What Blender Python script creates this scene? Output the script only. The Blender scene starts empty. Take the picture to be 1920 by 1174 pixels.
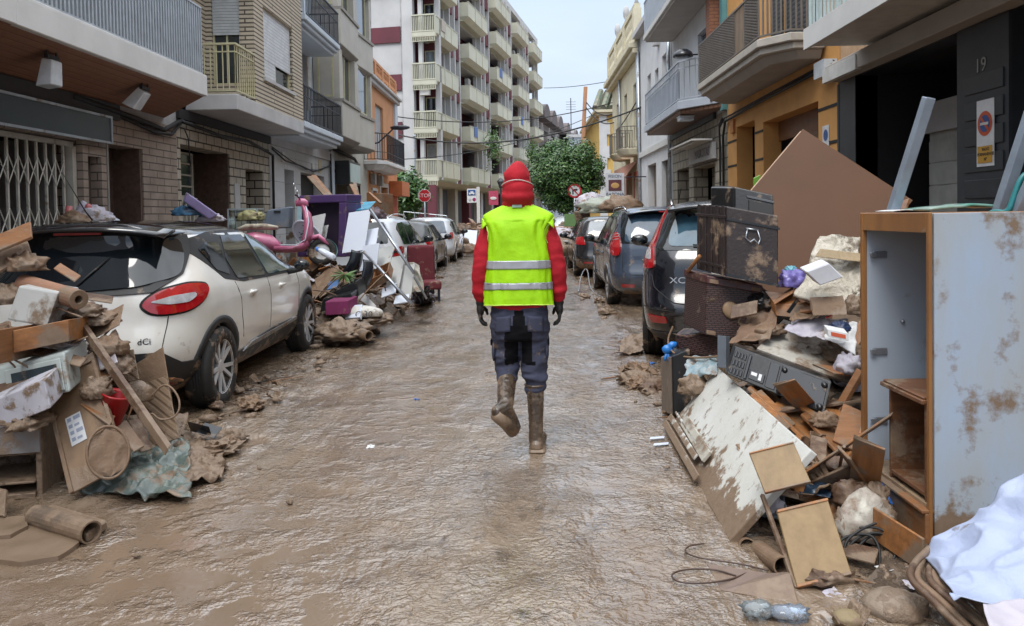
import bpy, bmesh, math, random
from math import pi, sin, cos, radians, sqrt, atan2, exp
from mathutils import Vector, Matrix, noise, Euler
from mathutils.geometry import delaunay_2d_cdt
SC = bpy.context.scene
COL = SC.collection
V = Vector
cam_d = bpy.data.cameras.new("camera"); cam = bpy.data.objects.new("camera", cam_d); COL.objects.link(cam)
SC.camera = cam
CAMROT = (Matrix.Rotation(math.atan(25/1450), 3, 'Z') @ Matrix.Rotation(pi/2 - math.atan(38/1450), 3, 'X')
          @ Matrix.Rotation(-0.017, 3, 'Z'))
CAMLOC = V((0, 0, 1.53))
cam.matrix_world = Matrix.Translation(CAMLOC) @ CAMROT.to_4x4()
cam_d.sensor_width = 36; cam_d.lens = 36*1450/1920; cam_d.shift_y = -144/1920
cam_d.clip_start = 0.05; cam_d.clip_end = 6000
SUN_EL, SUN_AZ = radians(58), radians(205)
world = bpy.data.worlds.new("World"); SC.world = world; world.use_nodes = True
wn, wl = world.node_tree.nodes, world.node_tree.links
bg = wn["Background"]
sky = wn.new("ShaderNodeTexSky"); sky.sky_type = 'NISHITA'; sky.sun_disc = False
sky.sun_elevation = SUN_EL; sky.sun_rotation = SUN_AZ; sky.air_density = 1.0; sky.dust_density = 4.0; sky.ozone_density = 2.0
tc = wn.new("ShaderNodeTexCoord"); sx = wn.new("ShaderNodeSeparateXYZ"); wl.new(tc.outputs["Generated"], sx.inputs[0])
rmp = wn.new("ShaderNodeValToRGB"); wl.new(sx.outputs[2], rmp.inputs[0])
rmp.color_ramp.elements[0].position = 0.0; rmp.color_ramp.elements[0].color = (6.6, 7.3, 8.3, 1)
rmp.color_ramp.elements[1].position = 0.35; rmp.color_ramp.elements[1].color = (5.6, 6.9, 8.9, 1)
e = rmp.color_ramp.elements.new(0.85); e.color = (23, 24, 25, 1)
cn = wn.new("ShaderNodeTexNoise"); cn.inputs["Scale"].default_value = 2.2; cn.inputs["Detail"].default_value = 6
mp = wn.new("ShaderNodeMapping"); mp.inputs["Scale"].default_value = (1, 1, 3.2); wl.new(tc.outputs["Generated"], mp.inputs[0]); wl.new(mp.outputs[0], cn.inputs[0])
cr = wn.new("ShaderNodeMapRange"); cr.inputs[1].default_value = .35; cr.inputs[2].default_value = .7; cr.inputs[3].default_value = .86; cr.inputs[4].default_value = 1.14
wl.new(cn.outputs[0], cr.inputs[0])
mu = wn.new("ShaderNodeVectorMath"); mu.operation = 'SCALE'; wl.new(rmp.outputs[0], mu.inputs[0]); wl.new(cr.outputs[0], mu.inputs["Scale"])
mx = wn.new("ShaderNodeMixRGB"); mx.inputs[0].default_value = 0.85
wl.new(sky.outputs[0], mx.inputs[1]); wl.new(mu.outputs[0], mx.inputs[2]); wl.new(mx.outputs[0], bg.inputs[0])
bg.inputs[1].default_value = 0.1
sun_d = bpy.data.lights.new("sun", 'SUN'); sun = bpy.data.objects.new("sun", sun_d); COL.objects.link(sun)
sun_d.energy = 1.5; sun_d.angle = radians(25); sun_d.color = (1, .96, .9)
sun.rotation_euler = (pi/2 - SUN_EL, 0, pi - SUN_AZ)
SC.view_settings.view_transform = 'Standard'; SC.view_settings.look = 'None'; SC.view_settings.gamma = 1
SC.view_settings.exposure = 0.45
SC.cycles.max_bounces = 7; SC.cycles.diffuse_bounces = 4; SC.cycles.caustics_reflective = False; SC.cycles.caustics_refractive = False
def ray(px, py): return CAMROT @ V(((px-960)/1450, -(py-443)/1450, -1.0))
def P(px, py, Y): d = ray(px, py); return CAMLOC + d*(Y/d.y)
def PX(px, py, X): d = ray(px, py); return CAMLOC + d*(X/d.x)
def G(px, py, z=0.0): d = ray(px, py); return CAMLOC + d*((z-1.53)/d.z)
MATS = {}
MUD = (.17, .115, .075); MUD2 = (.23, .165, .115)
def mat(name, col, rough=.6, metal=0, col2=None, ns=6, mud=0, mudz=0, bump=0, bs=40, coat=0, ms=5, kind=None, stretch=None, spec=.5, alpha=1, trans=0, wave=None, tile=None):
    if name in MATS: return MATS[name]
    m = bpy.data.materials.new(name); m.use_nodes = True; MATS[name] = m
    n, l = m.node_tree.nodes, m.node_tree.links
    b = n["Principled BSDF"]; b.inputs["Roughness"].default_value = rough; b.inputs["Metallic"].default_value = metal
    b.inputs["Coat Weight"].default_value = coat; b.inputs["Coat Roughness"].default_value = .06
    b.inputs["Specular IOR Level"].default_value = spec; b.inputs["Alpha"].default_value = alpha
    b.inputs["Transmission Weight"].default_value = trans
    tcn = n.new("ShaderNodeTexCoord"); geo = n.new("ShaderNodeNewGeometry")
    def noi(scale, detail=6, vec=None, rough_=.6):
        t = n.new("ShaderNodeTexNoise"); t.inputs["Scale"].default_value = scale; t.inputs["Detail"].default_value = detail
        t.inputs["Roughness"].default_value = rough_
        l.new(vec or base, t.inputs["Vector"]); return t.outputs[0]
    def mrange(x, a, bb, c=0, d=1):
        t = n.new("ShaderNodeMapRange"); t.inputs[1].default_value = a; t.inputs[2].default_value = bb
        t.inputs[3].default_value = c; t.inputs[4].default_value = d; l.new(x, t.inputs[0]); return t.outputs[0]
    def mixc(f, a, bb):
        t = n.new("ShaderNodeMixRGB")
        for i, q in ((0, f), (1, a), (2, bb)):
            if isinstance(q, (int, float)): t.inputs[i].default_value = q
            elif isinstance(q, tuple): t.inputs[i].default_value = (*q[:3], 1)
            else: l.new(q, t.inputs[i])
        return t.outputs[0]
    def mth(op, a, bb=None):
        t = n.new("ShaderNodeMath"); t.operation = op
        for i, q in ((0, a), (1, bb)):
            if q is None: continue
            if isinstance(q, (int, float)): t.inputs[i].default_value = q
            else: l.new(q, t.inputs[i])
        return t.outputs[0]
    base = tcn.outputs["Object"]
    if stretch:
        mpn = n.new("ShaderNodeMapping"); mpn.inputs["Scale"].default_value = stretch; l.new(base, mpn.inputs[0]); sv = mpn.outputs[0]
    else: sv = base
    c2 = col2 or tuple(x*.78 for x in col)
    c = mixc(mrange(noi(ns, 8, sv), .33, .68), c2, col)
    hgt = noi(bs, 5, sv) if bump else None
    if tile:   # (mode, width, height, gap, mortar colour, joint)
        mode, tw, th, gap, mc, off = tile
        sp = n.new("ShaderNodeSeparateXYZ"); l.new(base, sp.inputs[0]); cb = n.new("ShaderNodeCombineXYZ")
        ax = {'yz': (1, 2), 'xz': (0, 2), 'xy': (0, 1)}[mode]
        if mode == 'yz':
            l.new(mth('ADD', sp.outputs[0], sp.outputs[1]), cb.inputs[0])
        else: l.new(sp.outputs[ax[0]], cb.inputs[0])
        l.new(sp.outputs[ax[1]], cb.inputs[1])
        br = n.new("ShaderNodeTexBrick"); l.new(cb.outputs[0], br.inputs["Vector"])
        br.inputs["Scale"].default_value = 1; br.inputs["Brick Width"].default_value = tw; br.inputs["Row Height"].default_value = th
        br.inputs["Mortar Size"].default_value = gap; br.inputs["Mortar Smooth"].default_value = .2; br.offset = off
        br.inputs["Color1"].default_value = (0, 0, 0, 1); br.inputs["Color2"].default_value = (1, 1, 1, 1); br.inputs["Mortar"].default_value = (.5, .5, .5, 1)
        c = mixc(mth('MULTIPLY', br.outputs[0], .45), c, tuple(min(1, x*.7) for x in col))
        c = mixc(br.outputs["Fac"], c, mc)
        hgt2 = mth('SUBTRACT', 1.0, br.outputs["Fac"])
        hgt = mth('ADD', mth('MULTIPLY', hgt, .25), hgt2) if hgt else hgt2
        bump = bump or .6
    if wave:   # (direction, scale, colour, width)
        wv = n.new("ShaderNodeTexWave"); wv.bands_direction = wave[0]; wv.inputs["Scale"].default_value = wave[1]
        wv.inputs["Distortion"].default_value = wave[4] if len(wave) > 4 else 0; wv.inputs["Detail"].default_value = 3
        l.new(sv, wv.inputs[0]); f = mrange(wv.outputs["Fac"], 0, wave[3], 1, 0)
        c = mixc(f, c, wave[2])
        hgt = mth('ADD', mth('MULTIPLY', hgt, .3), mth('SUBTRACT', 1.0, f)) if hgt else mth('SUBTRACT', 1.0, f)
        bump = bump or .4
    rsock = None
    if mud or mudz:
        n1 = noi(ms, 10, None, .65)
        parts = []
        if mud: parts.append(mrange(n1, .60-.3*mud, .69-.3*mud))
        if mudz:
            sp2 = n.new("ShaderNodeSeparateXYZ"); l.new(geo.outputs["Position"], sp2.inputs[0])
            q = mth('ADD', mrange(sp2.outputs[2], 0, mudz, 1.0, 0.0), mrange(n1, .3, .7, -.45, .45))
            parts.append(mrange(q, .42, .58))
        f = parts[0] if len(parts) == 1 else mth('MAXIMUM', parts[0], parts[1])
        mc_ = mixc(mrange(noi(ms*4, 5), .3, .7), MUD, MUD2)
        c = mixc(f, c, mc_)
        rsock = mrange(f, 0, 1, rough, .5)
        l.new(rsock, b.inputs["Roughness"])
        if metal: l.new(mrange(f, 0, 1, metal, 0), b.inputs["Metallic"])
        if coat: l.new(mrange(f, 0, 1, coat, 0), b.inputs["Coat Weight"])
        mh = mth('MULTIPLY', f, .6)
        mh = mth('ADD', mh, mth('MULTIPLY', noi(ms*9, 6), mth('MULTIPLY', f, .8)))
        hgt = mth('ADD', hgt, mh) if hgt else mh
        bump = bump or .35
    l.new(c, b.inputs["Base Color"])
    if hgt is not None:
        bp = n.new("ShaderNodeBump"); bp.inputs["Strength"].default_value = min(1, bump); bp.inputs["Distance"].default_value = .012
        l.new(hgt, bp.inputs["Height"]); l.new(bp.outputs[0], b.inputs["Normal"])
    return m
MW = {}      # world matrices of things
def thing(name, label, cat, loc=(0, 0, 0), rotz=0, group=None, rot=None):
    o = bpy.data.objects.new(name, None); COL.objects.link(o); o.empty_display_size = .2
    o.location = loc; o.rotation_euler = rot or (0, 0, rotz)
    o["label"] = label; o["category"] = cat
    if group: o["group"] = group
    MW[o.name] = Matrix.Translation(V(loc)) @ o.rotation_euler.to_matrix().to_4x4()
    return o
class MB:
    def __init__(s, M=None): s.v = []; s.f = []; s.mi = []; s.m = M; s.cur = 0
    def add(s, vs, fs, M=None):
        k = len(s.v); T = s.m @ M if (s.m and M) else (s.m or M)
        s.v += [(T @ V(p)) if T else V(p) for p in vs]
        s.f += [tuple(k+i for i in f) for f in fs]; s.mi += [s.cur]*len(fs)
        return s
    def box(s, x0, x1, y0, y1, z0, z1, M=None):
        vs = [(x, y, z) for z in (z0, z1) for y in (y0, y1) for x in (x0, x1)]
        return s.add(vs, [(0, 2, 3, 1), (4, 5, 7, 6), (0, 1, 5, 4), (2, 6, 7, 3), (0, 4, 6, 2), (1, 3, 7, 5)], M)
    def slab(s, A, B, D, t):
        A, B, D = V(A), V(B), V(D); n = (B-A).cross(D-A).normalized()*t; C = B+(D-A)
        vs = [A, B, C, D, A+n, B+n, C+n, D+n]
        return s.add(vs, [(0, 3, 2, 1), (4, 5, 6, 7), (0, 1, 5, 4), (1, 2, 6, 5), (2, 3, 7, 6), (3, 0, 4, 7)])
    def quad8(s, p): return s.add(p, [(0, 3, 2, 1), (4, 5, 6, 7), (0, 1, 5, 4), (1, 2, 6, 5), (2, 3, 7, 6), (3, 0, 4, 7)])
    def tube(s, pts, r, n=8, cap=True, M=None, r2=None):
        pts = [V(p) for p in pts]; k = len(pts); vs = []; fs = []
        up = V((0, 0, 1)); t0 = (pts[1]-pts[0]).normalized()
        if abs(t0.z) > .95: up = V((1, 0, 0))
        x = t0.cross(up).normalized()
        for i, p in enumerate(pts):
            t = (pts[min(i+1, k-1)]-pts[max(i-1, 0)]).normalized()
            x = (x - t*x.dot(t)); x = x.normalized() if x.length > 1e-6 else t.orthogonal().normalized()
            y = t.cross(x); rr = r(i/(k-1)) if callable(r) else (r if r2 is None else r+(r2-r)*i/(k-1))
            for j in range(n): a = 2*pi*j/n; vs.append(p + x*cos(a)*rr + y*sin(a)*rr)
        for i in range(k-1):
            for j in range(n): fs.append((i*n+j, i*n+(j+1) % n, (i+1)*n+(j+1) % n, (i+1)*n+j))
        if cap: fs.append(tuple(range(n))[::-1]); fs.append(tuple((k-1)*n+j for j in range(n)))
        return s.add(vs, fs, M)
    def pipe(s, p0, p1, r, t=.006, n=20):   # hollow tube
        p0, p1 = V(p0), V(p1); a = (p1-p0).normalized(); x = a.orthogonal().normalized(); y = a.cross(x); vs = []; fs = []
        for p, rr in ((p0, r), (p1, r), (p1, r-t), (p0, r-t)):
            for j in range(n): q = 2*pi*j/n; vs.append(p+x*cos(q)*rr+y*sin(q)*rr)
        for i in range(4):
            for j in range(n): fs.append((i*n+j, i*n+(j+1) % n, ((i+1) % 4)*n+(j+1) % n, ((i+1) % 4)*n+j))
        return s.add(vs, fs)
    def lathe(s, prof, n=24, M=None, close=False, cap=True):   # prof (r,z) about z
        vs = [(r*cos(2*pi*j/n), r*sin(2*pi*j/n), z) for r, z in prof for j in range(n)]; k = len(prof); fs = []
        for i in range(k if close else k-1):
            for j in range(n): fs.append((i*n+j, i*n+(j+1) % n, ((i+1) % k)*n+(j+1) % n, ((i+1) % k)*n+j))
        if not close and cap:
            if prof[0][0] > 1e-5: fs.append(tuple(range(n))[::-1])
            if prof[-1][0] > 1e-5: fs.append(tuple((k-1)*n+j for j in range(n)))
        return s.add(vs, fs, M)
    def prism(s, poly, t0, t1, M=None):   # poly in local xz, extruded along y
        k = len(poly); vs = [(a, t0, b) for a, b in poly]+[(a, t1, b) for a, b in poly]
        fs = [tuple(range(k)), tuple(range(2*k-1, k-1, -1))]+[(i, k+i, k+(i+1) % k, (i+1) % k) for i in range(k)]
        return s.add(vs, fs, M)
    def sheet(s, nx, ny, fn, M=None):
        vs = [fn(i/nx, j/ny) for j in range(ny+1) for i in range(nx+1)]
        fs = [(j*(nx+1)+i, j*(nx+1)+i+1, (j+1)*(nx+1)+i+1, (j+1)*(nx+1)+i) for j in range(ny) for i in range(nx)]
        return s.add(vs, fs, M)
    def ell(s, c, r, n=12, M=None, rot=None, nz=.0, seed=0):
        c = V(c); r = V((r, r, r)) if isinstance(r, (int, float)) else V(r); vs = []; fs = []; k = n//2+1
        for i in range(k):
            th = pi*i/(k-1)
            for j in range(n):
                a = 2*pi*j/n; d = V((sin(th)*cos(a), sin(th)*sin(a), cos(th)))
                q = V((d.x*r.x, d.y*r.y, d.z*r.z))
                if nz: q *= 1+nz*noise.noise(d*1.7+V((seed, 0, 0)))+nz*.5*noise.noise(d*4+V((0, seed, 0)))
                vs.append((rot @ q if rot else q)+c)
        for i in range(k-1):
            for j in range(n): fs.append((i*n+j, (i+1)*n+j, (i+1)*n+(j+1) % n, i*n+(j+1) % n))
        return s.add(vs, fs, M)
    def build(s, name, mats, parent=None, bevel=0, smooth=False, local=False, recenter=None, sub=0, solid=0, seg=1, merge=False, norm=True):
        me = bpy.data.meshes.new(name); mats = mats if isinstance(mats, (list, tuple)) else [mats]
        vs = s.v; T = None; loc = V((0, 0, 0))
        if parent is not None:
            if not local and parent.name in MW: inv = MW[parent.name].inverted(); vs = [inv @ p for p in vs]
        elif recenter is not False:
            lo = V(min(p[i] for p in vs) for i in range(3)); hi = V(max(p[i] for p in vs) for i in range(3))
            loc = V(((lo.x+hi.x)/2, (lo.y+hi.y)/2, lo.z)); vs = [p-loc for p in vs]
        me.from_pydata([tuple(p) for p in vs], [], s.f)
        for m in mats: me.materials.append(m)
        if len(mats) > 1: me.polygons.foreach_set("material_index", s.mi)
        if merge or norm:
            bm = bmesh.new(); bm.from_mesh(me)
            if merge: bmesh.ops.remove_doubles(bm, verts=bm.verts, dist=1e-5)
            if norm: bmesh.ops.recalc_face_normals(bm, faces=bm.faces)
            bm.to_mesh(me); bm.free()
        if smooth: me.polygons.foreach_set("use_smooth", [True]*len(me.polygons))
        o = bpy.data.objects.new(name, me); COL.objects.link(o); o.location = loc
        if parent is not None:
            o.parent = parent; MW[o.name] = MW.get(parent.name, Matrix())
        else: MW[o.name] = Matrix.Translation(loc)
        if solid: md = o.modifiers.new("solid", 'SOLIDIFY'); md.thickness = solid; md.offset = 0
        if bevel:
            md = o.modifiers.new("bevel", 'BEVEL'); md.width = bevel; md.segments = seg; md.limit_method = 'ANGLE'; md.angle_limit = radians(40)
        if sub: md = o.modifiers.new("sub", 'SUBSURF'); md.levels = sub; md.render_levels = sub
        return o
def tag(o, label, cat, group=None, kind=None):
    if label: o["label"] = label
    if cat: o["category"] = cat
    if group: o["group"] = group
    if kind: o["kind"] = kind
    return o
def struct(o, label=None):
    o["kind"] = "structure"
    if label: o["label"] = label
    return o
def copy_tree(o, parent=None, loc=None, rot=None):
    c = o.copy(); COL.objects.link(c); c.parent = parent
    if loc is not None: c.location = loc
    if rot is not None: c.rotation_euler = rot
    for ch in [x for x in ALLCH(o)]: copy_tree(ch, c)
    return c
def ALLCH(o): return [x for x in COL.objects if x.parent == o and x is not o]
def bake(o):      # apply modifiers
    dg = bpy.context.evaluated_depsgraph_get(); me = bpy.data.meshes.new_from_object(o.evaluated_get(dg)); o.modifiers.clear(); o.data = me
    return o
def text(s, M, size, m, parent, name="lettering", ext=.002, align='CENTER', sx=1):
    cu = bpy.data.curves.new(name, 'FONT'); cu.body = s; cu.size = size; cu.extrude = ext; cu.align_x = align; cu.align_y = 'CENTER'; cu.resolution_u = 3
    t = bpy.data.objects.new(name, cu); COL.objects.link(t)
    dg = bpy.context.evaluated_depsgraph_get(); me = bpy.data.meshes.new_from_object(t.evaluated_get(dg))
    bpy.data.objects.remove(t); bpy.data.curves.remove(cu)
    inv = MW[parent.name].inverted(); me.transform(inv @ M @ Matrix.Diagonal((sx, 1, 1, 1)))
    me.materials.clear(); me.materials.append(m)
    o = bpy.data.objects.new(name, me); COL.objects.link(o); o.parent = parent; return o
def frame(o, x, y, z=None):
    x = V(x).normalized(); y = V(y).normalized(); z = V(z).normalized() if z else x.cross(y)
    M = Matrix.Identity(4)
    for i, a in enumerate((x, y, z)):
        for j in range(3): M[j][i] = a[j]
    for j in range(3): M[j][3] = o[j]
    return M
rnd = random.Random(7)
def fbm(p, o=4):
    a = 0; s = 1
    for i in range(o): a += noise.noise(V(p)*2**i)*s; s *= .5
    return a
M_white = mat("white_paint", (.62, .62, .6), .5, bump=.1, col2=(.5, .5, .48))
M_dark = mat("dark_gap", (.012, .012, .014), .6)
M_glass = mat("window_glass", (.03, .045, .055), .06, col2=(.015, .02, .025), ns=2, spec=.8)
M_curt = mat("curtained_glass", (.30, .36, .40), .12, col2=(.16, .2, .23), ns=3, stretch=(9, 9, .6), spec=.8)
M_cream = mat("cream_metal", (.55, .52, .33), .45, col2=(.45, .42, .26))
M_shut = mat("roller_shutter", (.52, .55, .56), .5, wave=('Z', 6.0, (.28, .3, .31), .22))
M_shutw = mat("white_shutter", (.62, .64, .66), .5, wave=('Z', 5.0, (.38, .4, .42), .18))
M_cable = mat("cable_black", (.012, .012, .013), .6)
M_iron = mat("black_iron", (.02, .024, .035), .45)
M_zinc = mat("zinc_steel", (.42, .46, .5), .35, metal=.6, mud=.15)
M_wood = mat("brown_wood", (.30, .14, .06), .5, col2=(.17, .075, .03), ns=3, stretch=(1, 1, 12), mud=.35, bump=.2, ms=3)
def mud_material():
    m = bpy.data.materials.new("wet_mud"); m.use_nodes = True; n, l = m.node_tree.nodes, m.node_tree.links; b = n["Principled BSDF"]
    tcn = n.new("ShaderNodeTexCoord"); at = n.new("ShaderNodeAttribute"); at.attribute_name = "wet"
    def noi(sc, det, scale=(1, 1, 1), ro=.6, dist=0):
        mpn = n.new("ShaderNodeMapping"); mpn.inputs["Scale"].default_value = scale; l.new(tcn.outputs["Object"], mpn.inputs[0])
        t = n.new("ShaderNodeTexNoise"); t.inputs["Scale"].default_value = sc; t.inputs["Detail"].default_value = det; t.inputs["Roughness"].default_value = ro
        t.inputs["Distortion"].default_value = dist
        l.new(mpn.outputs[0], t.inputs[0]); return t.outputs[0]
    def mr(x, a, bb, c=0, d=1):
        t = n.new("ShaderNodeMapRange"); 
        for i, q in ((1, a), (2, bb), (3, c), (4, d)): t.inputs[i].default_value = q
        l.new(x, t.inputs[0]); return t.outputs[0]
    def mth(op, a, bb):
        t = n.new("ShaderNodeMath"); t.operation = op
        for i, q in ((0, a), (1, bb)):
            if isinstance(q, (int, float)): t.inputs[i].default_value = q
            else: l.new(q, t.inputs[i])
        return t.outputs[0]
    def mixc(f, a, bb):
        t = n.new("ShaderNodeMixRGB"); l.new(f, t.inputs[0])
        for i, q in ((1, a), (2, bb)):
            if isinstance(q, tuple): t.inputs[i].default_value = (*q, 1)
            else: l.new(q, t.inputs[i])
        return t.outputs[0]
    c = mixc(mr(noi(1.3, 8), .35, .68), (.15, .105, .070), (.25, .186, .130))
    c = mixc(mr(noi(9, 8, (1, .6, 1)), .56, .72), c, (.075, .05, .035))
    c = mixc(mr(noi(28, 4), .68, .78), c, (.06, .04, .028))
    c = mixc(at.outputs["Fac"], c, (.195, .138, .095))
    l.new(c, b.inputs["Base Color"])
    wet = mth('MULTIPLY', at.outputs["Fac"], mr(noi(4.5, 5, (1, 1, 1), .6), .36, .52))
    film = mr(noi(2.2, 5, (1, .5, 1)), .38, .6)
    r = mth('ADD', mr(noi(7, 6), .35, .65, .11, .34), mth('MULTIPLY', film, -.12))
    r = mth('SUBTRACT', r, mth('MULTIPLY', wet, .2)); r = mth('MAXIMUM', r, .05)
    r = mth('ADD', r, mr(noi(6, 7, (1, .7, 1), .7), .60, .70, 0, .35))
    l.new(r, b.inputs["Roughness"]); b.inputs["Specular IOR Level"].default_value = .7
    l.new(mr(noi(3.1, 6, (1, .7, 1)), .36, .56, .15, 1), b.inputs["Coat Weight"]); b.inputs["Coat Roughness"].default_value = .09; b.inputs["Coat IOR"].default_value = 1.6
    h = mth('ADD', mth('MULTIPLY', noi(11, 3, (1, 1.1, 1), .5, .9), 1.0), mth('MULTIPLY', noi(36, 2, (1, 1.1, 1), .5, .9), .58))
    h = mth('ADD', h, mth('MULTIPLY', noi(80, 2), .09))
    h = mth('MULTIPLY', h, mr(noi(1.7, 5, (1.3, .5, 1), .6), .38, .60, .28, .95))
    h = mth('MULTIPLY', h, mr(wet, 0, 1, 1, .12))
    bp = n.new("ShaderNodeBump"); bp.inputs["Strength"].default_value = 1; bp.inputs["Distance"].default_value = .021
    l.new(h, bp.inputs["Height"]); l.new(bp.outputs[0], b.inputs["Normal"]); l.new(bp.outputs[0], b.inputs["Coat Normal"])
    return m
M_mudroad = mud_material()
def sst(x, a, b):
    t = min(1, max(0, (x-a)/(b-a))); return t*t*(3-2*t)
def wetness(x, y):
    w = 0
    n1 = noise.noise(V((x*.9, y*.55, 3)))*.5+noise.noise(V((x*2.6, y*1.6, 9)))*.22
    d = ((x+1.75)/1.0)**2+((y-3.1)/1.25)**2
    w = max(w, 1-sst(d+n1*1.3, .6, 1.25))
    d = ((x+1.0)/.55)**2+((y-5.6)/2.6)**2; w = max(w, .8*(1-sst(d+n1*2.2, .3, 1.3)))
    d = ((x+.75)/.3)**2+((y-9)/3.0)**2; w = max(w, .5*(1-sst(d+n1*2, .3, 1.0)))
    d = ((x-1.0)/.35)**2+((y-8.4)/1.4)**2; w = max(w, .7*(1-sst(d+n1*1.5, .4, 1.1)))
    d = ((x-.75)/.5)**2+((y-14)/3)**2; w = max(w, .6*(1-sst(d+n1*1.5, .4, 1.1)))
    for xr in (-.78+.1*sin(y*.5), .42+.08*sin(y*.4)): w = max(w, .55*exp(-((x-xr)/.13)**2)*min(1, max(0, .75+n1*2.2)))
    d = ((x+1.95)/.16)**2+((y-5.25)/.14)**2; w = max(w, 1-sst(d+n1*.6, .7, 1.1))
    return w
def ground_h(x, y):
    if y > 60 or abs(x) > 9: return 0.0
    w = wetness(x, y)
    edge = sst(-x, 1.3, 2.5)*.035*(1-sst(y, 30, 45)) + sst(x, .75, 1.3)*.03*(1-sst(y, 30, 45))
    q = abs(noise.noise(V((x*2.2+.4*noise.noise(V((x*3, y*3, 0))), y*1.5, 5))))
    h = .012*noise.noise(V((x*1.1, y*.8, 1))) + .018*(q-.2) + .008*noise.noise(V((x*6, y*5, 2))) + .0045*(.3-abs(noise.noise(V((x*9+noise.noise(V((x*4, y*4, 8))), y*12, 7)))))
    rut = .012*(exp(-((x+.9+.1*sin(y*.5))/.2)**2)+exp(-((x-.55+.08*sin(y*.4))/.2)**2))
    rough = edge*(.55+.9*abs(noise.noise(V((x*5, y*4, 11))))+.5*abs(noise.noise(V((x*13, y*11, 4)))))
    return (h-rut)*(1-w*.96)+rough*(1-w)
def build_ground():
    xs = [-3000, -400, -60, -20, -9]; x = -6.0
    while x < 5.2: xs.append(x); x += .028 if -3.2 < x < 2.2 else .09
    xs += [5.3, 9, 20, 60, 400, 3000]
    ys = [-60, -10, -2, 1.0]; y = 2.2
    while y < 60: ys.append(y); y += max(.026, y*.0085)
    ys += [60.5, 80, 130, 260, 600, 3000]
    me = bpy.data.meshes.new("ground"); nx = len(xs)
    vs = [(x, y, ground_h(x, y)) for y in ys for x in xs]
    me.from_pydata(vs, [], [(j*nx+i, j*nx+i+1, (j+1)*nx+i+1, (j+1)*nx+i) for j in range(len(ys)-1) for i in range(nx-1)])
    a = me.attributes.new("wet", 'FLOAT', 'POINT'); a.data.foreach_set("value", [wetness(p[0], p[1]) if (p[1] < 30 and abs(p[0]) < 4) else 0 for p in vs])
    me.polygons.foreach_set("use_smooth", [True]*len(me.polygons)); me.materials.append(M_mudroad)
    o = bpy.data.objects.new("ground", me); COL.objects.link(o); struct(o)
build_ground()
M_pave = mat("muddy_pavement", (.2, .17, .14), .5, mud=.9, bump=.5, ms=3)
for (x0, x1, y0, y1) in ((-5.6, -4.55, -3, 34), (3.45, 4.7, -3, 41), (-9, -5.4, 45.6, 47.4)):
    mb = MB(); mb.box(x0, x1, y0, y1, -.1, .13); struct(mb.build("pavement", M_pave, bevel=.02))
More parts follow.
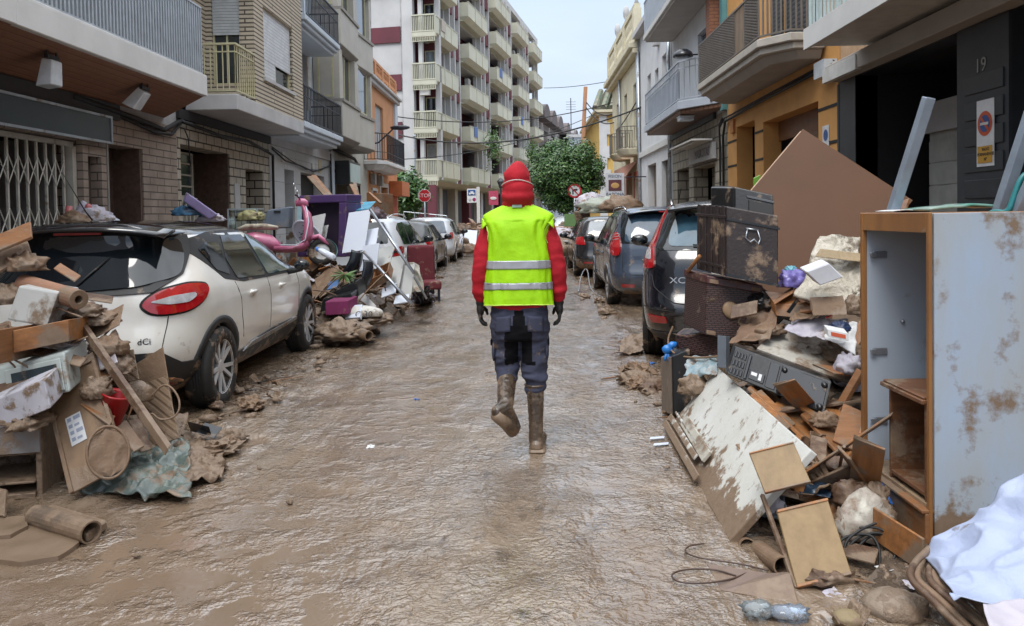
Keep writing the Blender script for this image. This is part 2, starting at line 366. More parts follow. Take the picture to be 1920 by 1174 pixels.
class Fac:
    """facade frame: u along the wall, n outwards, z up"""
    def __init__(s, name, label, o, u=(0, 1, 0), n=(1, 0, 0), cat="building", group=None):
        s.root = thing(name, label, cat, o, group=group); s.o = V(o); s.u = V(u).normalized(); s.n = V(n).normalized()
        s.M = frame(s.o, s.u, s.n, (0, 0, 1))
    def mb(s): return MB(s.M)
    def wall(s, name, m, u0, u1, z0, z1, n=0, ops=(), depth=.2, parent=None, bev=0):
        mb = s.mb(); us = sorted({u0, u1, *[a for o in ops for a in o[:2]]}); zs = sorted({z0, z1, *[a for o in ops for a in o[2:4]]})
        us = [a for a in us if u0 <= a <= u1]; zs = [a for a in zs if z0 <= a <= z1]
        for i in range(len(us)-1):
            for j in range(len(zs)-1):
                cu, cz = (us[i]+us[i+1])/2, (zs[j]+zs[j+1])/2
                if any(o[0] < cu < o[1] and o[2] < cz < o[3] for o in ops): continue
                mb.box(us[i], us[i+1], n-depth, n, zs[j], zs[j+1])
        o_ = mb.build(name, m, parent or s.root, norm=False)
        bm = bmesh.new(); bm.from_mesh(o_.data); bmesh.ops.remove_doubles(bm, verts=bm.verts, dist=1e-4)
        seen = {}
        for f in bm.faces:
            seen.setdefault(tuple(sorted(v.index for v in f.verts)), []).append(f)
        bmesh.ops.delete(bm, geom=[f for fs in seen.values() if len(fs) > 1 for f in fs], context='FACES')
        bmesh.ops.recalc_face_normals(bm, faces=bm.faces); bm.to_mesh(o_.data); bm.free()
        return o_
    def box(s, name, m, b, parent=None, bevel=0): return s.mb().box(*b).build(name, m, parent or s.root, bevel=bevel)
    def window(s, u0, u1, z0, z1, n=-.12, fm=None, gm=None, cols=2, rows=0, shut=0, sm=None, w=.05, box=None):
        fm = fm or M_cream; gm = gm or M_glass
        mb = s.mb()
        mb.box(u0, u0+w, n-.05, n, z0, z1); mb.box(u1-w, u1, n-.05, n, z0, z1)
        mb.box(u0+w, u1-w, n-.05, n, z0, z0+w); mb.box(u0+w, u1-w, n-.05, n, z1-w, z1)
        for k in range(1, cols): q = u0+(u1-u0)*k/cols; mb.box(q-w*.45, q+w*.45, n-.047, n-.003, z0+w, z1-w)
        for k in range(1, rows+1): q = z0+(z1-z0)*k/(rows+1); mb.box(u0+w, u1-w, n-.044, n-.006, q-w*.35, q+w*.35)
        wn_ = mb.build("window", fm, s.root)
        s.mb().box(u0+w*.6, u1-w*.6, n-.035, n-.028, z0+w*.6, z1-w*.6).build("pane", gm, wn_)
        if shut: s.mb().box(u0+.01, u1-.01, n+.005, n+.025, z1-(z1-z0)*shut, z1).build("shutter", sm or M_shut, wn_)
        return wn_
    def door(s, u0, u1, z0, z1, n=-.25, m=None, glass=None):
        m = m or M_wood; mb = s.mb(); mb.box(u0, u1, n-.05, n, z0, z1)
        k = 2 if u1-u0 > 1.1 else 1; w = (u1-u0)/k
        for i in range(k):
            for (a, b_) in ((.08, .42), (.48, .93)):
                mb.box(u0+i*w+.1, u0+(i+1)*w-.1, n, n+.015, z0+(z1-z0)*a, z0+(z1-z0)*b_)
        d = mb.build("door", m, s.root, bevel=.006)
        hb = s.mb(); hb.tube([(u0+w-.07, n+.0, z0+1.0), (u0+w-.07, n+.06, z0+1.0), (u0+w-.07, n+.06, z0+1.12)], .012, 6); hb.build("handle", M_zinc, d)
        if glass: s.mb().box(u0+.12, u1-.12, n+.016, n+.02, z0+(z1-z0)*.5, z0+(z1-z0)*.9).build("pane", M_glass, d)
        return d
    def railing(s, path, z0, z1, sp=.11, r=.008, m=None, top=.022, flat=None, name="railing", mid=None, parent=None, closed=False):
        mb = s.mb(); m = m or M_iron
        for (a, b_) in zip(path[:-1], path[1:]):
            a, b_ = V((*a, 0)), V((*b_, 0)); L = (b_-a).length; d = (b_-a)/L; k = max(1, round(L/sp)); pn = V((-d.y, d.x, 0))
            for zz, tt in ((z1, top), (z0+.05, top*.8)) + (((mid, top*.6),) if mid else ()):
                A = a+V((0, 0, zz)); B = b_+V((0, 0, zz))
                o = pn*tt; u_ = V((0, 0, tt*.7)); e = d*tt*.5
                mb.quad8([A-o-u_-e, B-o-u_+e, B+o-u_+e, A+o-u_-e, A-o+u_-e, B-o+u_+e, B+o+u_+e, A+o+u_-e])
            for i in range(k+1):
                p = a+d*(L*i/k)
                if flat:
                    f = flat; o = d*f/2; q = pn*r
                    zz0, zz1 = z0+.05, z1-.01
                    mb.quad8([p-o-q+V((0, 0, zz0)), p+o-q+V((0, 0, zz0)), p+o+q+V((0, 0, zz0)), p-o+q+V((0, 0, zz0)), p-o-q+V((0, 0, zz1)), p+o-q+V((0, 0, zz1)), p+o+q+V((0, 0, zz1)), p-o+q+V((0, 0, zz1))])
                else: mb.tube([p+V((0, 0, z0+.05)), p+V((0, 0, z1-.01))], r, 4, cap=False)
        return mb.build(name, m, parent or s.root)
    def balcony(s, poly, z0, z1, m, name="balcony", parent=None, taper=0, bevel=.012):
        """poly in (u,n), slab from z0 to z1; taper draws the lower outline in towards the wall"""
        k = len(poly); cu = sum(p[0] for p in poly)/k
        lo = [(p[0]+(cu-p[0])*taper*.25, p[1]*(1-taper) if p[1] > .05 else p[1]) for p in poly]
        mb = s.mb(); vs = [(a, b_, z0) for a, b_ in lo]+[(a, b_, z1) for a, b_ in poly]
        mb.add(vs, [tuple(range(k)), tuple(range(2*k-1, k-1, -1))]+[(i, k+i, k+(i+1) % k, (i+1) % k) for i in range(k)])
        return mb.build(name, m, parent or s.root, bevel=bevel)
M_marb = mat("brown_marble", (.13, .085, .065), .3, col2=(.07, .045, .035), ns=14, mudz=1.6)
M_fascia = mat("white_fascia", (.66, .66, .65), .55, col2=(.57, .57, .56), ns=2, bump=.1, mud=-.5)
M_soffit = mat("brown_soffit", (.27, .13, .075), .6, wave=('X', 3.2, (.2, .08, .04), .12))
M_splitst = mat("split_stone", (.36, .29, .24), .8, col2=(.22, .17, .14), ns=3, tile=('yz', .46, .11, .009, (.09, .075, .06), .5), mudz=1.7, bump=.7, bs=22)
M_tilest = mat("cream_stone_cladding", (.47, .43, .35), .75, col2=(.34, .3, .24), tile=('yz', .34, .17, .014, (.035, .03, .025), .35), mudz=1.7, bump=.6)
M_brick = mat("pale_brick", (.58, .50, .39), .8, col2=(.46, .4, .3), tile=('yz', 2.4, .075, .014, (.10, .085, .07), .5), bump=.8)
M_conc = mat("grey_concrete", (.5, .5, .5), .8, col2=(.4, .4, .405), ns=2, bump=.2)
M_concd = mat("brown_grey_concrete", (.27, .25, .23), .8, col2=(.2, .19, .175), ns=3, bump=.3)
M_bluew = mat("blue_white_plaster", (.52, .58, .64), .7, col2=(.44, .5, .57), ns=1.5, bump=.1, mudz=1.5)
M_slabst = mat("pale_stone_panels", (.54, .55, .56), .6, col2=(.46, .47, .48), tile=('yz', .9, .6, .006, (.2, .2, .2), 0), mudz=1.6, bump=.3)
M_bay = mat("beige_grey_render", (.47, .45, .40), .75, col2=(.4, .38, .34), ns=2, bump=.15, mudz=1.5)
M_bayd = mat("dark_beige_trim", (.3, .28, .25), .7)
M_orangew = mat("orange_render", (.56, .27, .13), .75, col2=(.48, .22, .1), ns=2, bump=.15, mudz=1.6)
M_ply = mat("black_cable_bundle", (.02, .02, .022), .7, bump=.5, bs=9)
M_lat = mat("beige_lattice_metal", (.52, .5, .44), .5, mudz=1.4, mud=.05)
M_lamp = mat("floodlight_glass", (.62, .66, .7), .15, spec=.8)
M_sheet = mat("pale_sheet_metal", (.6, .66, .72), .35, metal=.25)
def close(f, u0, u1, top, nb=-2.6):
    mb = f.mb(); mb.box(u0, u1, nb-.1, nb, 0, top); mb.box(u0, u0+.03, nb, -.42, 0, top); mb.box(u1-.03, u1, nb, -.42, 0, top); mb.box(u0+.03, u1-.03, nb, -.05, top-.05, top)
    mb.box(u0+.03, u1-.03, nb, -.42, 3.5, 3.6)
    mb.build("backing_box", mat("dim_interior", (.05, .05, .05), .9), f.root)  # dark box added behind the front to stop light leaking through openings
def pipes(f, pts, r=.02, m=None, name="cable", n=6, nrm=None):
    mb = f.mb(); mb.tube(pts, r, n); return mb.build(name, m or M_cable, f.root, smooth=True)
XL = -5.6
f = Fac("shop_building", "brown stone shop building with a long white balcony above a folding lattice gate", (XL, 0, 0))
close(f, -4, 12.42, 10)
OPS = [(6.2, 9.75, 0, 2.58), (9.86, 10.18, .2, 2.4), (10.34, 11.3, .0, 2.6)]
f.wall("stone_wall", M_splitst, -4, 12.42, 0, 3.05, 0, OPS, .35)
f.wall("upper_wall", mat("grey_plaster", (.4, .4, .41), .8), -4, 12.42, 3.05, 10, 0, [(8, 9.6, 4, 6.2), (5, 6.8, 4, 6.2)], .3)
f.window(8, 9.6, 4, 6.2, n=-.15, cols=2); f.window(5, 6.8, 4, 6.2, n=-.15, cols=2)
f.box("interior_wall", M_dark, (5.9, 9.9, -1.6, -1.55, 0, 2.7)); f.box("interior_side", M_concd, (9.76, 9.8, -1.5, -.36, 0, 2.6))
f.box("marble_reveal", M_marb, (10.34, 11.3, -.5, -.42, 0, 2.6)); f.box("marble_jamb", M_marb, (11.24, 11.3, -.42, -.02, 0, 2.6))
f.box("dark_door_jamb", mat("dark_brown_stone", (.1, .075, .06), .7, mudz=1.4), (9.86, 10.2, -.2, -.15, .0, 2.4))
f.box("beam", mat("dark_beam", (.035, .035, .04), .6), (6, 10.6, 0, .05, 2.93, 3.14))
mb = f.mb(); a0, a1, e = 5.2, 11.62, .85
mb.box(6.6, a1, .55, e, 3.41, 3.72)
mb.box(7.24, a1, e-.1, e+.003, 3.405, 3.70)
mb.build("balcony_fascia", M_fascia, f.root, bevel=.01)
mb = f.mb()
mb.add([(5.0, e-.02, 3.42), (a1-.02, e-.02, 3.42), (12.0, 0.01, 3.15), (5.0, 0.01, 3.15), (5.0, e-.02, 3.5), (a1-.02, e-.02, 3.5), (12.0, .01, 3.5), (5.0, .01, 3.5)],
       [(0, 1, 2, 3), (4, 7, 6, 5), (0, 4, 5, 1), (1, 5, 6, 2), (2, 6, 7, 3), (3, 7, 4, 0)])
mb.build("balcony_soffit", M_soffit, f.root)
f.railing([(5, e-.03), (a1-.12, e-.03), (a1-.5, .05)], 3.68, 4.70, .075, .012, mat("galvanised_bars", (.5, .54, .58), .4, metal=.4), top=.02, flat=.03)
f.box("privacy_sheet", M_sheet, (5, a1-.15, e-.09, e-.08, 3.78, 4.62))
for (uu, tilt) in ((8.15, .15), (10.15, .75)):
    base = V((uu, .62, 3.36)); mb = f.mb()
    mb.tube([base+V((-.08, 0, .03)), base+V((-.08, 0, -.06))], .012, 6); mb.tube([base+V((.08, 0, .03)), base+V((.08, 0, -.06))], .012, 6)
    mb.box(-.1, .1, -.02, .02, -.02, .02, Matrix.Translation(base+V((0, 0, -.07))))
    fl = mb.build("floodlight_bracket", M_iron, f.root)
    R = Matrix.Translation(base+V((0, 0, -.1))) @ Matrix.Rotation(-tilt, 4, 'X')
    mb = f.mb(); mb.add([(-.09, -.06, 0), (.09, -.06, 0), (.09, .06, 0), (-.09, .06, 0), (-.12, -.07, -.3), (.12, -.07, -.3), (.1, .09, -.26), (-.1, .09, -.26)],
                        [(0, 3, 2, 1), (4, 5, 6, 7), (0, 1, 5, 4), (1, 2, 6, 5), (2, 3, 7, 6), (3, 0, 4, 7)], R)
    mb.build("floodlight", M_lamp, fl, bevel=.01)
pipes(f, [(9.5, .05, 3.1), (11, .06, 3.02), (11.9, .05, 2.95), (12.3, .05, 3.1), (12.55, .04, 3.18)], .035, M_ply)
pipes(f, [(10.6, .04, 3.0), (11.6, .05, 2.88), (12.1, .07, 2.9), (12.5, .04, 3.12)], .025)
f.box("door_trim", M_concd, (10.3, 10.34, -.02, .012, 0, 2.64))
mb = f.mb()
for i in range(19):
    u = 6.4+i*.175; mb.box(u-.014, u+.014, -.15, -.125, .15, 2.5)
for i in range(18):
    u = 6.4+i*.175
    for zc in (.35, .95, 1.55, 2.15):
        for sgn in (1, -1):
            mb.tube([(u, -.12, zc-sgn*.16), (u+.175, -.12, zc+sgn*.16)], .008, 4)
mb.box(6.3, 9.72, -.16, -.1, 2.5, 2.56)
mb.box(9.66, 9.74, -.2, -.08, .1, 2.5)
g = mb.build("folding_gate", M_lat, None, bevel=0); tag(g, "pale folding lattice gate closing the shop below the dark sign", "gate")
mb = f.mb(); mb.box(6.2, 10.22, .02, .11, 2.60, 2.92); sgn_ = mb.build("shop_sign", mat("dark_sign_panel", (.022, .03, .035), .3, col2=(.03, .045, .05), ns=2, spec=.5), bevel=.004)
tag(sgn_, "long blank dark shop sign above the folding lattice gate", "sign")
mb = f.mb()
for b_ in ((6.15, 10.26, .1, .125, 2.915, 2.945), (6.15, 10.26, .1, .125, 2.575, 2.605), (10.225, 10.26, .1, .125, 2.605, 2.915)): mb.box(*b_)
mb.build("sign_trim", M_zinc, sgn_)
f = Fac("brick_building", "pale brick building with a jutting bay and cream balcony rail above cladded doors", (XL, 0, 0))
close(f, 12.42, 16.95, 10)
D2 = [(12.55, 14.65, 0, 2.8), (15.47, 16.5, 0, 2.58)]
f.wall("clad_wall", M_tilest, 12.42, 16.95, 0, 3.2, 0, D2, .4)
f.box("lintel_beam", mat("black_beam", (.02, .02, .022), .7), (12.42, 16.9, .0, .06, 3.2, 3.36))
f.box("marble_jamb", M_marb, (13.85, 14.64, -.7, -.65, 0, 2.8)); f.box("marble_jamb", M_marb, (14.6, 14.65, -.65, -.02, 0, 2.8))
f.box("marble_jamb", M_marb, (15.47, 16.5, -.42, -.36, 0, 2.58))
f.window(12.6, 13.9, 1.95, 2.75, n=-.38, fm=mat("beige_frame", (.45, .43, .36), .5), cols=1, rows=3, w=.04)
mb = f.mb()
for i in range(8): mb.box(12.65+i*.16, 12.69+i*.16, -.36, -.33, .1, 1.86)
mb.box(12.6, 13.9, -.42, -.32, 1.86, 1.95); mb.box(12.6, 12.64, -.42, -.3, 0, 1.86); mb.box(13.84, 13.9, -.42, -.3, 0, 1.86)
mb.box(12.64, 13.84, -.5, -.45, 0, 1.86)
mb.build("door", M_lat, f.root)
f.balcony([(12.78, 0), (12.78, .87), (16.65, .87), (16.65, 0)], 3.37, 3.63, M_conc)
f.wall("brick_bay", M_brick, 13.7, 16.66, 3.63, 10, .86, [(14.2, 15.98, 4.15, 5.46), (14.2, 15.98, 7.15, 8.5)], .12)
f.window(14.2, 15.98, 4.15, 5.46, n=.78, shut=.72, sm=M_shutw, cols=2); f.window(14.2, 15.98, 7.15, 8.5, n=.78, shut=.5, sm=M_shutw)
f.mb().box(14.22, 15.0, .785, .80, 4.17, 5.44).build("shutter", M_shutw, f.root)
f.box("window_sill", M_conc, (14.14, 16.04, .75, .9, 4.09, 4.148))
sd = Fac("tmp", "x", (XL, 13.7, 0), u=(1, 0, 0), n=(0, -1, 0)); bpy.data.objects.remove(sd.root); sd.root = f.root
sd.wall("brick_side", M_brick, 0, .742, 3.63, 10, .001, [(.1, .6, 3.95, 5.9), (.1, .6, 7.0, 8.9)], .12)
sd.window(.1, .6, 3.95, 5.9, n=-.06, shut=.55, cols=2, w=.03); sd.window(.1, .6, 7, 8.9, n=-.06, shut=.45, cols=2, w=.03)
f.wall("recess_wall", M_brick, 12.42, 13.7, 3.63, 10, 0, (), .2)
f.wall("rear_wall", M_conc, 12.42, 16.66, 3.2, 10, -.42, (), .1)
f.railing([(12.8, .02), (12.8, .84), (13.69, .84)], 3.64, 4.46, .1, .011, M_cream, mid=4.33)
f.balcony([(12.78, 0), (12.78, .87), (13.6, .87), (13.6, 0)], 6.45, 6.7, M_conc)
pipes(f, [(12.5, .07, 3.15), (14, .08, 3.08), (15.5, .07, 3.12), (16.6, .08, 3.0), (16.95, .08, 2.95), (17.0, .06, 2.5), (17.0, .05, .3)], .03)
pipes(f, [(12.6, .05, 3.05), (12.75, .05, 2.9), (12.78, .05, 2.6), (12.8, .05, 2.45)], .012)
f.box("door_bell_panel", M_conc, (14.83, 15.1, 0, .02, 1.75, 2.25))
f = Fac("pale_blue_house", "pale blue house with two black iron balconies and a boarded garage door", (XL, 0, 0))
close(f, 16.95, 22.2, 10.5)
f.wall("stone_wall", M_slabst, 16.95, 22.2, 0, 3.2, 0, [(18.0, 18.75, 0, 2.72), (19.3, 21.6, 0, 2.72)], .35)
f.box("cornice", M_conc, (16.95, 22.2, 0, .06, 3.2, 3.45)); f.box("side_panel", M_concd, (18.0, 18.75, -.36, -.3, 0, 2.72))
f.door(19.35, 21.55, 0, 2.1, n=-.28, m=mat("orange_wood", (.5, .22, .06), .5, col2=(.4, .17, .05), stretch=(1, 1, 8)))
f.box("transom", M_dark, (19.35, 21.55, -.36, -.3, 2.1, 2.72))
f.wall("plaster_wall", M_bluew, 16.95, 22.2, 3.45, 10.5, 0, [(18.7, 20.0, 3.8, 5.95), (18.7, 20.0, 6.9, 9)], .3)
for z in (3.8, 6.9):
    mb = f.mb()
    for s_ in (0, 1):
        for k in range(4):   # stepped surround
            w0 = .14+.05*k; za, zb = z+.55+.28*k, z+.83+.28*k
            if s_ == 0: mb.box(18.7-w0, 18.7, -.02, .06, za, zb)
            else: mb.box(20.0, 20.0+w0, -.02, .06, za, zb)
    mb.box(18.36, 20.34, -.02, .07, z+1.67, z+2.35) if False else mb.box(18.42, 20.28, .0, .08, z+2.15, z+2.33)
    mb.box(18.42, 18.7, 0, .05, z+1.67, z+2.15); mb.box(20.0, 20.28, 0, .05, z+1.67, z+2.15)
    mb.build("window_surround", M_white, f.root, bevel=.01)
    f.mb().box(18.72, 19.98, -.2, -.15, z, z+2.13).build("louvred_door", mat("brown_louvre", (.28, .16, .09), .6, wave=('Z', 5, (.1, .06, .03), .3)), f.root)
for z, ua, ub in ((3.62, 16.75, 20.3), (6.0, 17.0, 20.2)):
    mb = f.mb(); mb.box(ua, ub, 0, .86, z-.08, z+.05); mb.box(ua+.04, ub-.04, 0, .8, z-.17, z-.081); mb.box(ua+.1, ub-.1, 0, .72, z-.26, z-.171)
    mb.build("balcony", M_bluew, f.root, bevel=.015)
    r_ = f.railing([(ua+.05, .03), (ua+.05, .82), (ub-.05, .82), (ub-.05, .03)], z+.05, z+.85, .12, .011, M_iron, mid=z+.62)
mb = f.mb(); mb.box(17.0, 17.08, .8, .84, 6.05, 6.95); mb.build("glass_panel", M_sheet, f.root)
pipes(f, [(17.0, .05, 3.1), (17.9, .06, 2.9), (19.2, .06, 2.86), (20.3, .06, 2.78), (21.6, .06, 2.98), (22.2, .06, 3.05)], .018)
pipes(f, [(17.0, .05, 3.14), (18.2, .06, 2.95), (19.6, .06, 2.8), (21.0, .06, 2.86), (22.2, .06, 3.1)], .012)
pipes(f, [(22.1, .06, 3.4), (22.15, .06, 2), (22.15, .05, .2)], .03)
pipes(f, [(16.95, .06, 10), (16.98, .06, 3.9)], .025, M_bluew, "downpipe")
f.box("alarm_box", M_white, (17.75, 17.9, 0, .05, 2.86, 3.1))
f.box("meter_box", M_white, (20.3, 20.5, 0, .03, 2.75, 3.0))
mb = f.mb(); mb.box(21.0, 21.25, 0.002, .012, 2.8, 3.15)
o = mb.build("wall_sign", mat("cream_sign", (.6, .5, .3), .5)); tag(o, "small cream sign plate right of the boarded garage door", "sign")
f = Fac("bay_window_building", "grey beige building with two storeys of faceted bay windows over an arched porch", (XL, 0, 0))
close(f, 22.2, 27.6, 12.4)
f.wall("lower_wall", M_bay, 22.2, 27.6, 0, 3.7, 0, [(22.7, 26.2, 0, 3.1)], .4)
f.box("porch_back", M_bayd, (22.7, 26.2, -1.3, -1.25, 0, 3.1)); f.box("porch_side", M_bay, (26.2, 26.3, -1.3, -.4, 0, 3.1))
mb = f.mb(); arc = [(26.2, 3.1)]+[(26.2-1.9*(1-cos(t))*1.0, 1.3+1.8*sin(t)) for t in [i*pi/2/8 for i in range(9)]]
mb.prism([(u, z) for u, z in arc], -.3, .03); mb.build("porch_arch", M_bay, f.root)
f.wall("upper_wall", M_bay, 20.62, 27.6, 3.7, 12.5, 0, (), .3)
f.box("pillar_white", M_bluew, (22.2, 22.6, 0, .05, 0, 3.5))
def bayunit(z0, z1, ua, ub):
    nn = .78
    poly = [(ua, 0), (ua, nn), (ua+.05, nn), ((ua+ub)/2-.15, nn), ((ua+ub)/2+.15, nn-.22), (ub, nn-.05), (ub, 0)]
    f.balcony(poly, z0-.42, z0-.3, M_bayd, "bay_base", taper=.2)
    f.balcony(poly, z0-.3, z0+.62, M_bay, "bay_apron", bevel=.01)
    f.balcony([(p[0], p[1]+.04 if p[1] else 0) for p in poly], z0+.62, z0+.70, M_bayd, "bay_sill", bevel=0)
    top = z1
    f.balcony([(ua+.02, 0), (ua+.02, nn-.07), (ua+.35, nn-.07), (ua+.35, 0)], z0+.7, top, M_bay, "bay_pier", bevel=0)
    f.balcony([(ua+.35, 0), (ua+.35, nn-.2), (ub-.2, nn-.3), (ub-.2, 0)], z0+.7, top, M_bay, "bay_body", bevel=0)
    f.balcony([((ua+ub)/2-.5, .2), ((ua+ub)/2-.5, nn-.05), ((ua+ub)/2+.2, nn-.1), ((ua+ub)/2+.2, .2)], z0+.7, top, M_bay, "bay_pier", bevel=0)
    f.window(ua+.5, (ua+ub)/2-.55, z0+.75, z0+2.15, n=nn-.19, cols=2)
    f.window((ua+ub)/2+.4, ub-.4, z0+.75, z0+2.15, n=nn-.2, cols=1)
    f.balcony([(ub-.2, 0), (ub-.2, nn-.12), (ub, nn-.12), (ub, 0)], z0+.7, top, M_bay, "bay_pier", bevel=0)
    sd = Fac("tmp", "x", (XL, ua, 0), u=(1, 0, 0), n=(0, -1, 0)); bpy.data.objects.remove(sd.root); sd.root = f.root
    sd.window(.12, .55, z0+.75, z0+2.1, n=.0, cols=1, shut=.0, gm=M_curt)
bayunit(4.05, 6.1, 20.66, 25.3); bayunit(6.5, 8.6, 20.66, 25.3); bayunit(8.95, 12, 20.66, 25.3)
pipes(f, [(22.3, .12, 3.55), (23.5, .15, 3.5), (25, .12, 3.45), (25.6, .1, 3.3), (25.65, .1, 2.2)], .05, M_ply)
mb = f.mb(); mb.box(22.75, 24.3, .03, .45, 2.55, 3.25)
sg = mb.build("box_sign", mat("black_sign_case", (.02, .022, .025), .4), bevel=.01); tag(sg, "black box sign with a faded green panel hanging at the arched porch", "sign")
mb = f.mb(); mb.box(22.85, 24.25, .451, .456, 2.62, 3.18); mb.build("sign_panel", mat("faded_green_panel", (.35, .5, .45), .3, col2=(.5, .58, .62), ns=2.5), sg)
f = Fac("orange_house", "small orange house with an open parapet and a curled iron balcony", (XL, 0, 0))
close(f, 27.6, 34, 6.55)
f.wall("orange_wall", M_orangew, 27.6, 34, 0, 6.6, 0, [(28.3, 29.1, 1, 2.55), (29.9, 31.4, 0, 2.75), (29.3, 30.9, 3.75, 5.9), (32.4, 33.1, 1.2, 2.3)], .3)
f.window(28.3, 29.1, 1, 2.55, fm=M_white, cols=1); f.door(29.95, 31.35, 0, 2.6, m=M_white); f.window(32.4, 33.1, 1.2, 2.3, fm=M_white, cols=1)
mb = f.mb()
for b_ in ((29.75, 29.9, 0, .05, 0, 2.9), (31.4, 31.55, 0, .05, 0, 2.9), (29.9, 31.4, 0, .05, 2.75, 2.9), (28.2, 28.3, 0, .05, .9, 2.65), (29.1, 29.2, 0, .05, .9, 2.65), (28.3, 29.1, 0, .05, 2.55, 2.65)): mb.box(*b_)
mb.build("white_surround", M_white, f.root)
f.mb().box(29.32, 30.88, -.15, -.1, 3.75, 5.88).build("louvred_door", mat("grey_blind", (.4, .42, .45), .6, wave=('Z', 5, (.2, .2, .2), .3)), f.root)
mb = f.mb(); mb.box(27.5, 34.1, 0, .28, 6.6, 6.72); mb.box(27.5, 34.1, 0, .18, 6.45, 6.6); mb.build("cornice", M_conc, f.root, bevel=.02)
mb = f.mb(); mb.box(27.6, 34, -.1, .05, 6.72, 6.85); mb.box(27.6, 34, -.1, .05, 7.4, 7.5)
for u in (27.7, 29.2, 30.7, 32.2, 33.8): mb.box(u-.15, u+.15, -.12, .07, 6.85, 7.4)
for i in range(16):
    u = 28+i*.37; mb.lathe([(.05, 6.85), (.1, 7.0), (.04, 7.15), (.09, 7.3), (.05, 7.4)], 6, Matrix.Translation((u, -.02, 0)))
mb.build("parapet", M_orangew, f.root)
f.balcony([(26.9, 0), (26.9, .5), (27.3, .8), (31.3, .8), (31.7, .5), (31.7, 0)], 3.42, 3.55, M_fascia, taper=0)
f.balcony([(27.1, 0), (27.1, .4), (27.5, .65), (31.1, .65), (31.5, .4), (31.5, 0)], 3.25, 3.419, M_fascia, "balcony_base", taper=.3)
f.railing([(26.95, .03), (26.95, .5), (27.35, .76), (31.25, .76), (31.65, .5), (31.65, .03)], 3.55, 4.5, .13, .01, M_iron, mid=3.85)
f.box("white_pilaster", M_bluew, (33.3, 33.9, 0, .1, 3.6, 6.45)); f.box("red_panel", mat("coral_red", (.6, .13, .08), .6, mudz=1.3), (32.3, 34, .0, .02, 0, 2.5))
f.box("orange_awning_box", mat("orange_box", (.6, .17, .06), .5), (31.9, 33.9, .02, .55, 2.45, 3.05))
for u in (28.0, 29.4):
    mb = f.mb(); mb.box(u-.12, u+.12, .05, .22, 2.75, 3.15); mb.tube([(u, .05, 3.25), (u, .15, 3.2), (u, .15, 3.1)], .02, 5)
    mb.build("wall_lantern", mat("grey_lantern", (.3, .3, .28), .5), f.root, bevel=.02)
mb = f.mb(); mb.tube([(27.9, 0, 4.2), (27.9, .35, 4.25), (27.9, .75, 4.6), (27.9, .9, 4.75)], .03, 6); mb.ell((27.9, 1.15, 4.78), (.16, .38, .09), 10)
o = mb.build("wall_lamp", M_iron, smooth=True); tag(o, "black curved wall lamp beside the orange house's balcony", "street lamp")
XR = 4.7
MR = dict(u=(0, 1, 0), n=(-1, 0, 0))
M_blk = mat("black_tile", (.018, .021, .026), .35, col2=(.03, .034, .04), ns=2, bump=.1, spec=.45)
M_blkg = mat("black_cladding", (.022, .026, .032), .45, col2=(.035, .04, .047), ns=3)
M_soff = mat("grey_soffit", (.40, .37, .34), .8, col2=(.33, .31, .28), ns=2)
M_ow = mat("ochre_render", (.62, .32, .10), .7, col2=(.52, .26, .08), ns=2, bump=.1, mudz=1.0)
M_cr = mat("cream_render", (.62, .57, .42), .75, col2=(.5, .46, .34), ns=1.6, bump=.2, mudz=1.2)
M_wh = mat("white_render", (.6, .61, .62), .7, col2=(.5, .51, .52), ns=1.6, bump=.1, mudz=1.2)
f = Fac("black_clad_building", "black clad ground floor numbered 19 under a pale beam and balcony", (XR, 0, 0), **MR)
close(f, -3, 11.62, 9.5)
f.wall("black_wall", M_blk, -3, 11.62, 0, 3.5, 0, [(8.45, 11.05, 0, 3.42), (4.2, 7.55, 0, 3.42)], .3)
f.box("left_jamb", M_blkg, (11.05, 11.6, -.299, .012, 0, 3.42))
f.box("pillar_cladding", M_blkg, (7.55, 8.44, 0, .03, 0, 3.42))
mb = f.mb()
for i in range(9):
    z = .55+i*.27; mb.box(7.62, 8.28, .03, .045, z, z+.19)
mb.build("pillar_boards", mat("black_boards", (.03, .036, .043), .4, col2=(.022, .026, .03)), f.root, bevel=.004)
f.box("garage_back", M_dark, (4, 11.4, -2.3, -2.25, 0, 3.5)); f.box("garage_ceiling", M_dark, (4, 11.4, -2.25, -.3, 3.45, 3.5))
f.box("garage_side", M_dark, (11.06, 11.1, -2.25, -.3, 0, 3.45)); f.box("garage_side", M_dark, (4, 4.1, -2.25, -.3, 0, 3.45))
mb = f.mb(); mb.box(9.75, 10.6, -.9, -.8, 0, 2.55)
for i in range(8): mb.box(9.75, 10.6, -.8, -.79, .05+i*.3, .335+i*.3)
mb.build("roller_door", mat("grey_white_boards", (.42, .43, .4), .6, mudz=1.2), f.root); f.box("door_header", M_conc, (9.7, 10.7, -1, -.75, 2.55, 2.95))
f.box("beam", M_soff, (-3, 11.62, -.3, .22, 3.43, 3.66), bevel=.01); f.box("beam_lip", M_white, (10.5, 11.65, .16, .24, 3.42, 3.62))
f.balcony([(-3, 0), (-3, .92), (10.45, .92), (10.45, 0)], 3.72, 3.9, M_white, "balcony"); f.box("balcony_band", M_fascia, (-3, 10.47, .9, .94, 3.68, 3.95))
f.railing([(-3, .87), (10.4, .87), (10.4, .05)], 3.9, 4.95, .12, .01, mat("teal_bars", (.5, .62, .64), .4), flat=.04)
f.wall("upper_wall", mat("warm_render", (.5, .33, .2), .8), -3, 11.62, 3.66, 9.5, -.02, [(8.8, 10, 3.95, 6.2), (5.5, 7, 3.95, 6.2)], .28); f.window(8.8, 10, 3.95, 6.2, cols=2); f.window(5.5, 7, 3.95, 6.2, cols=2)
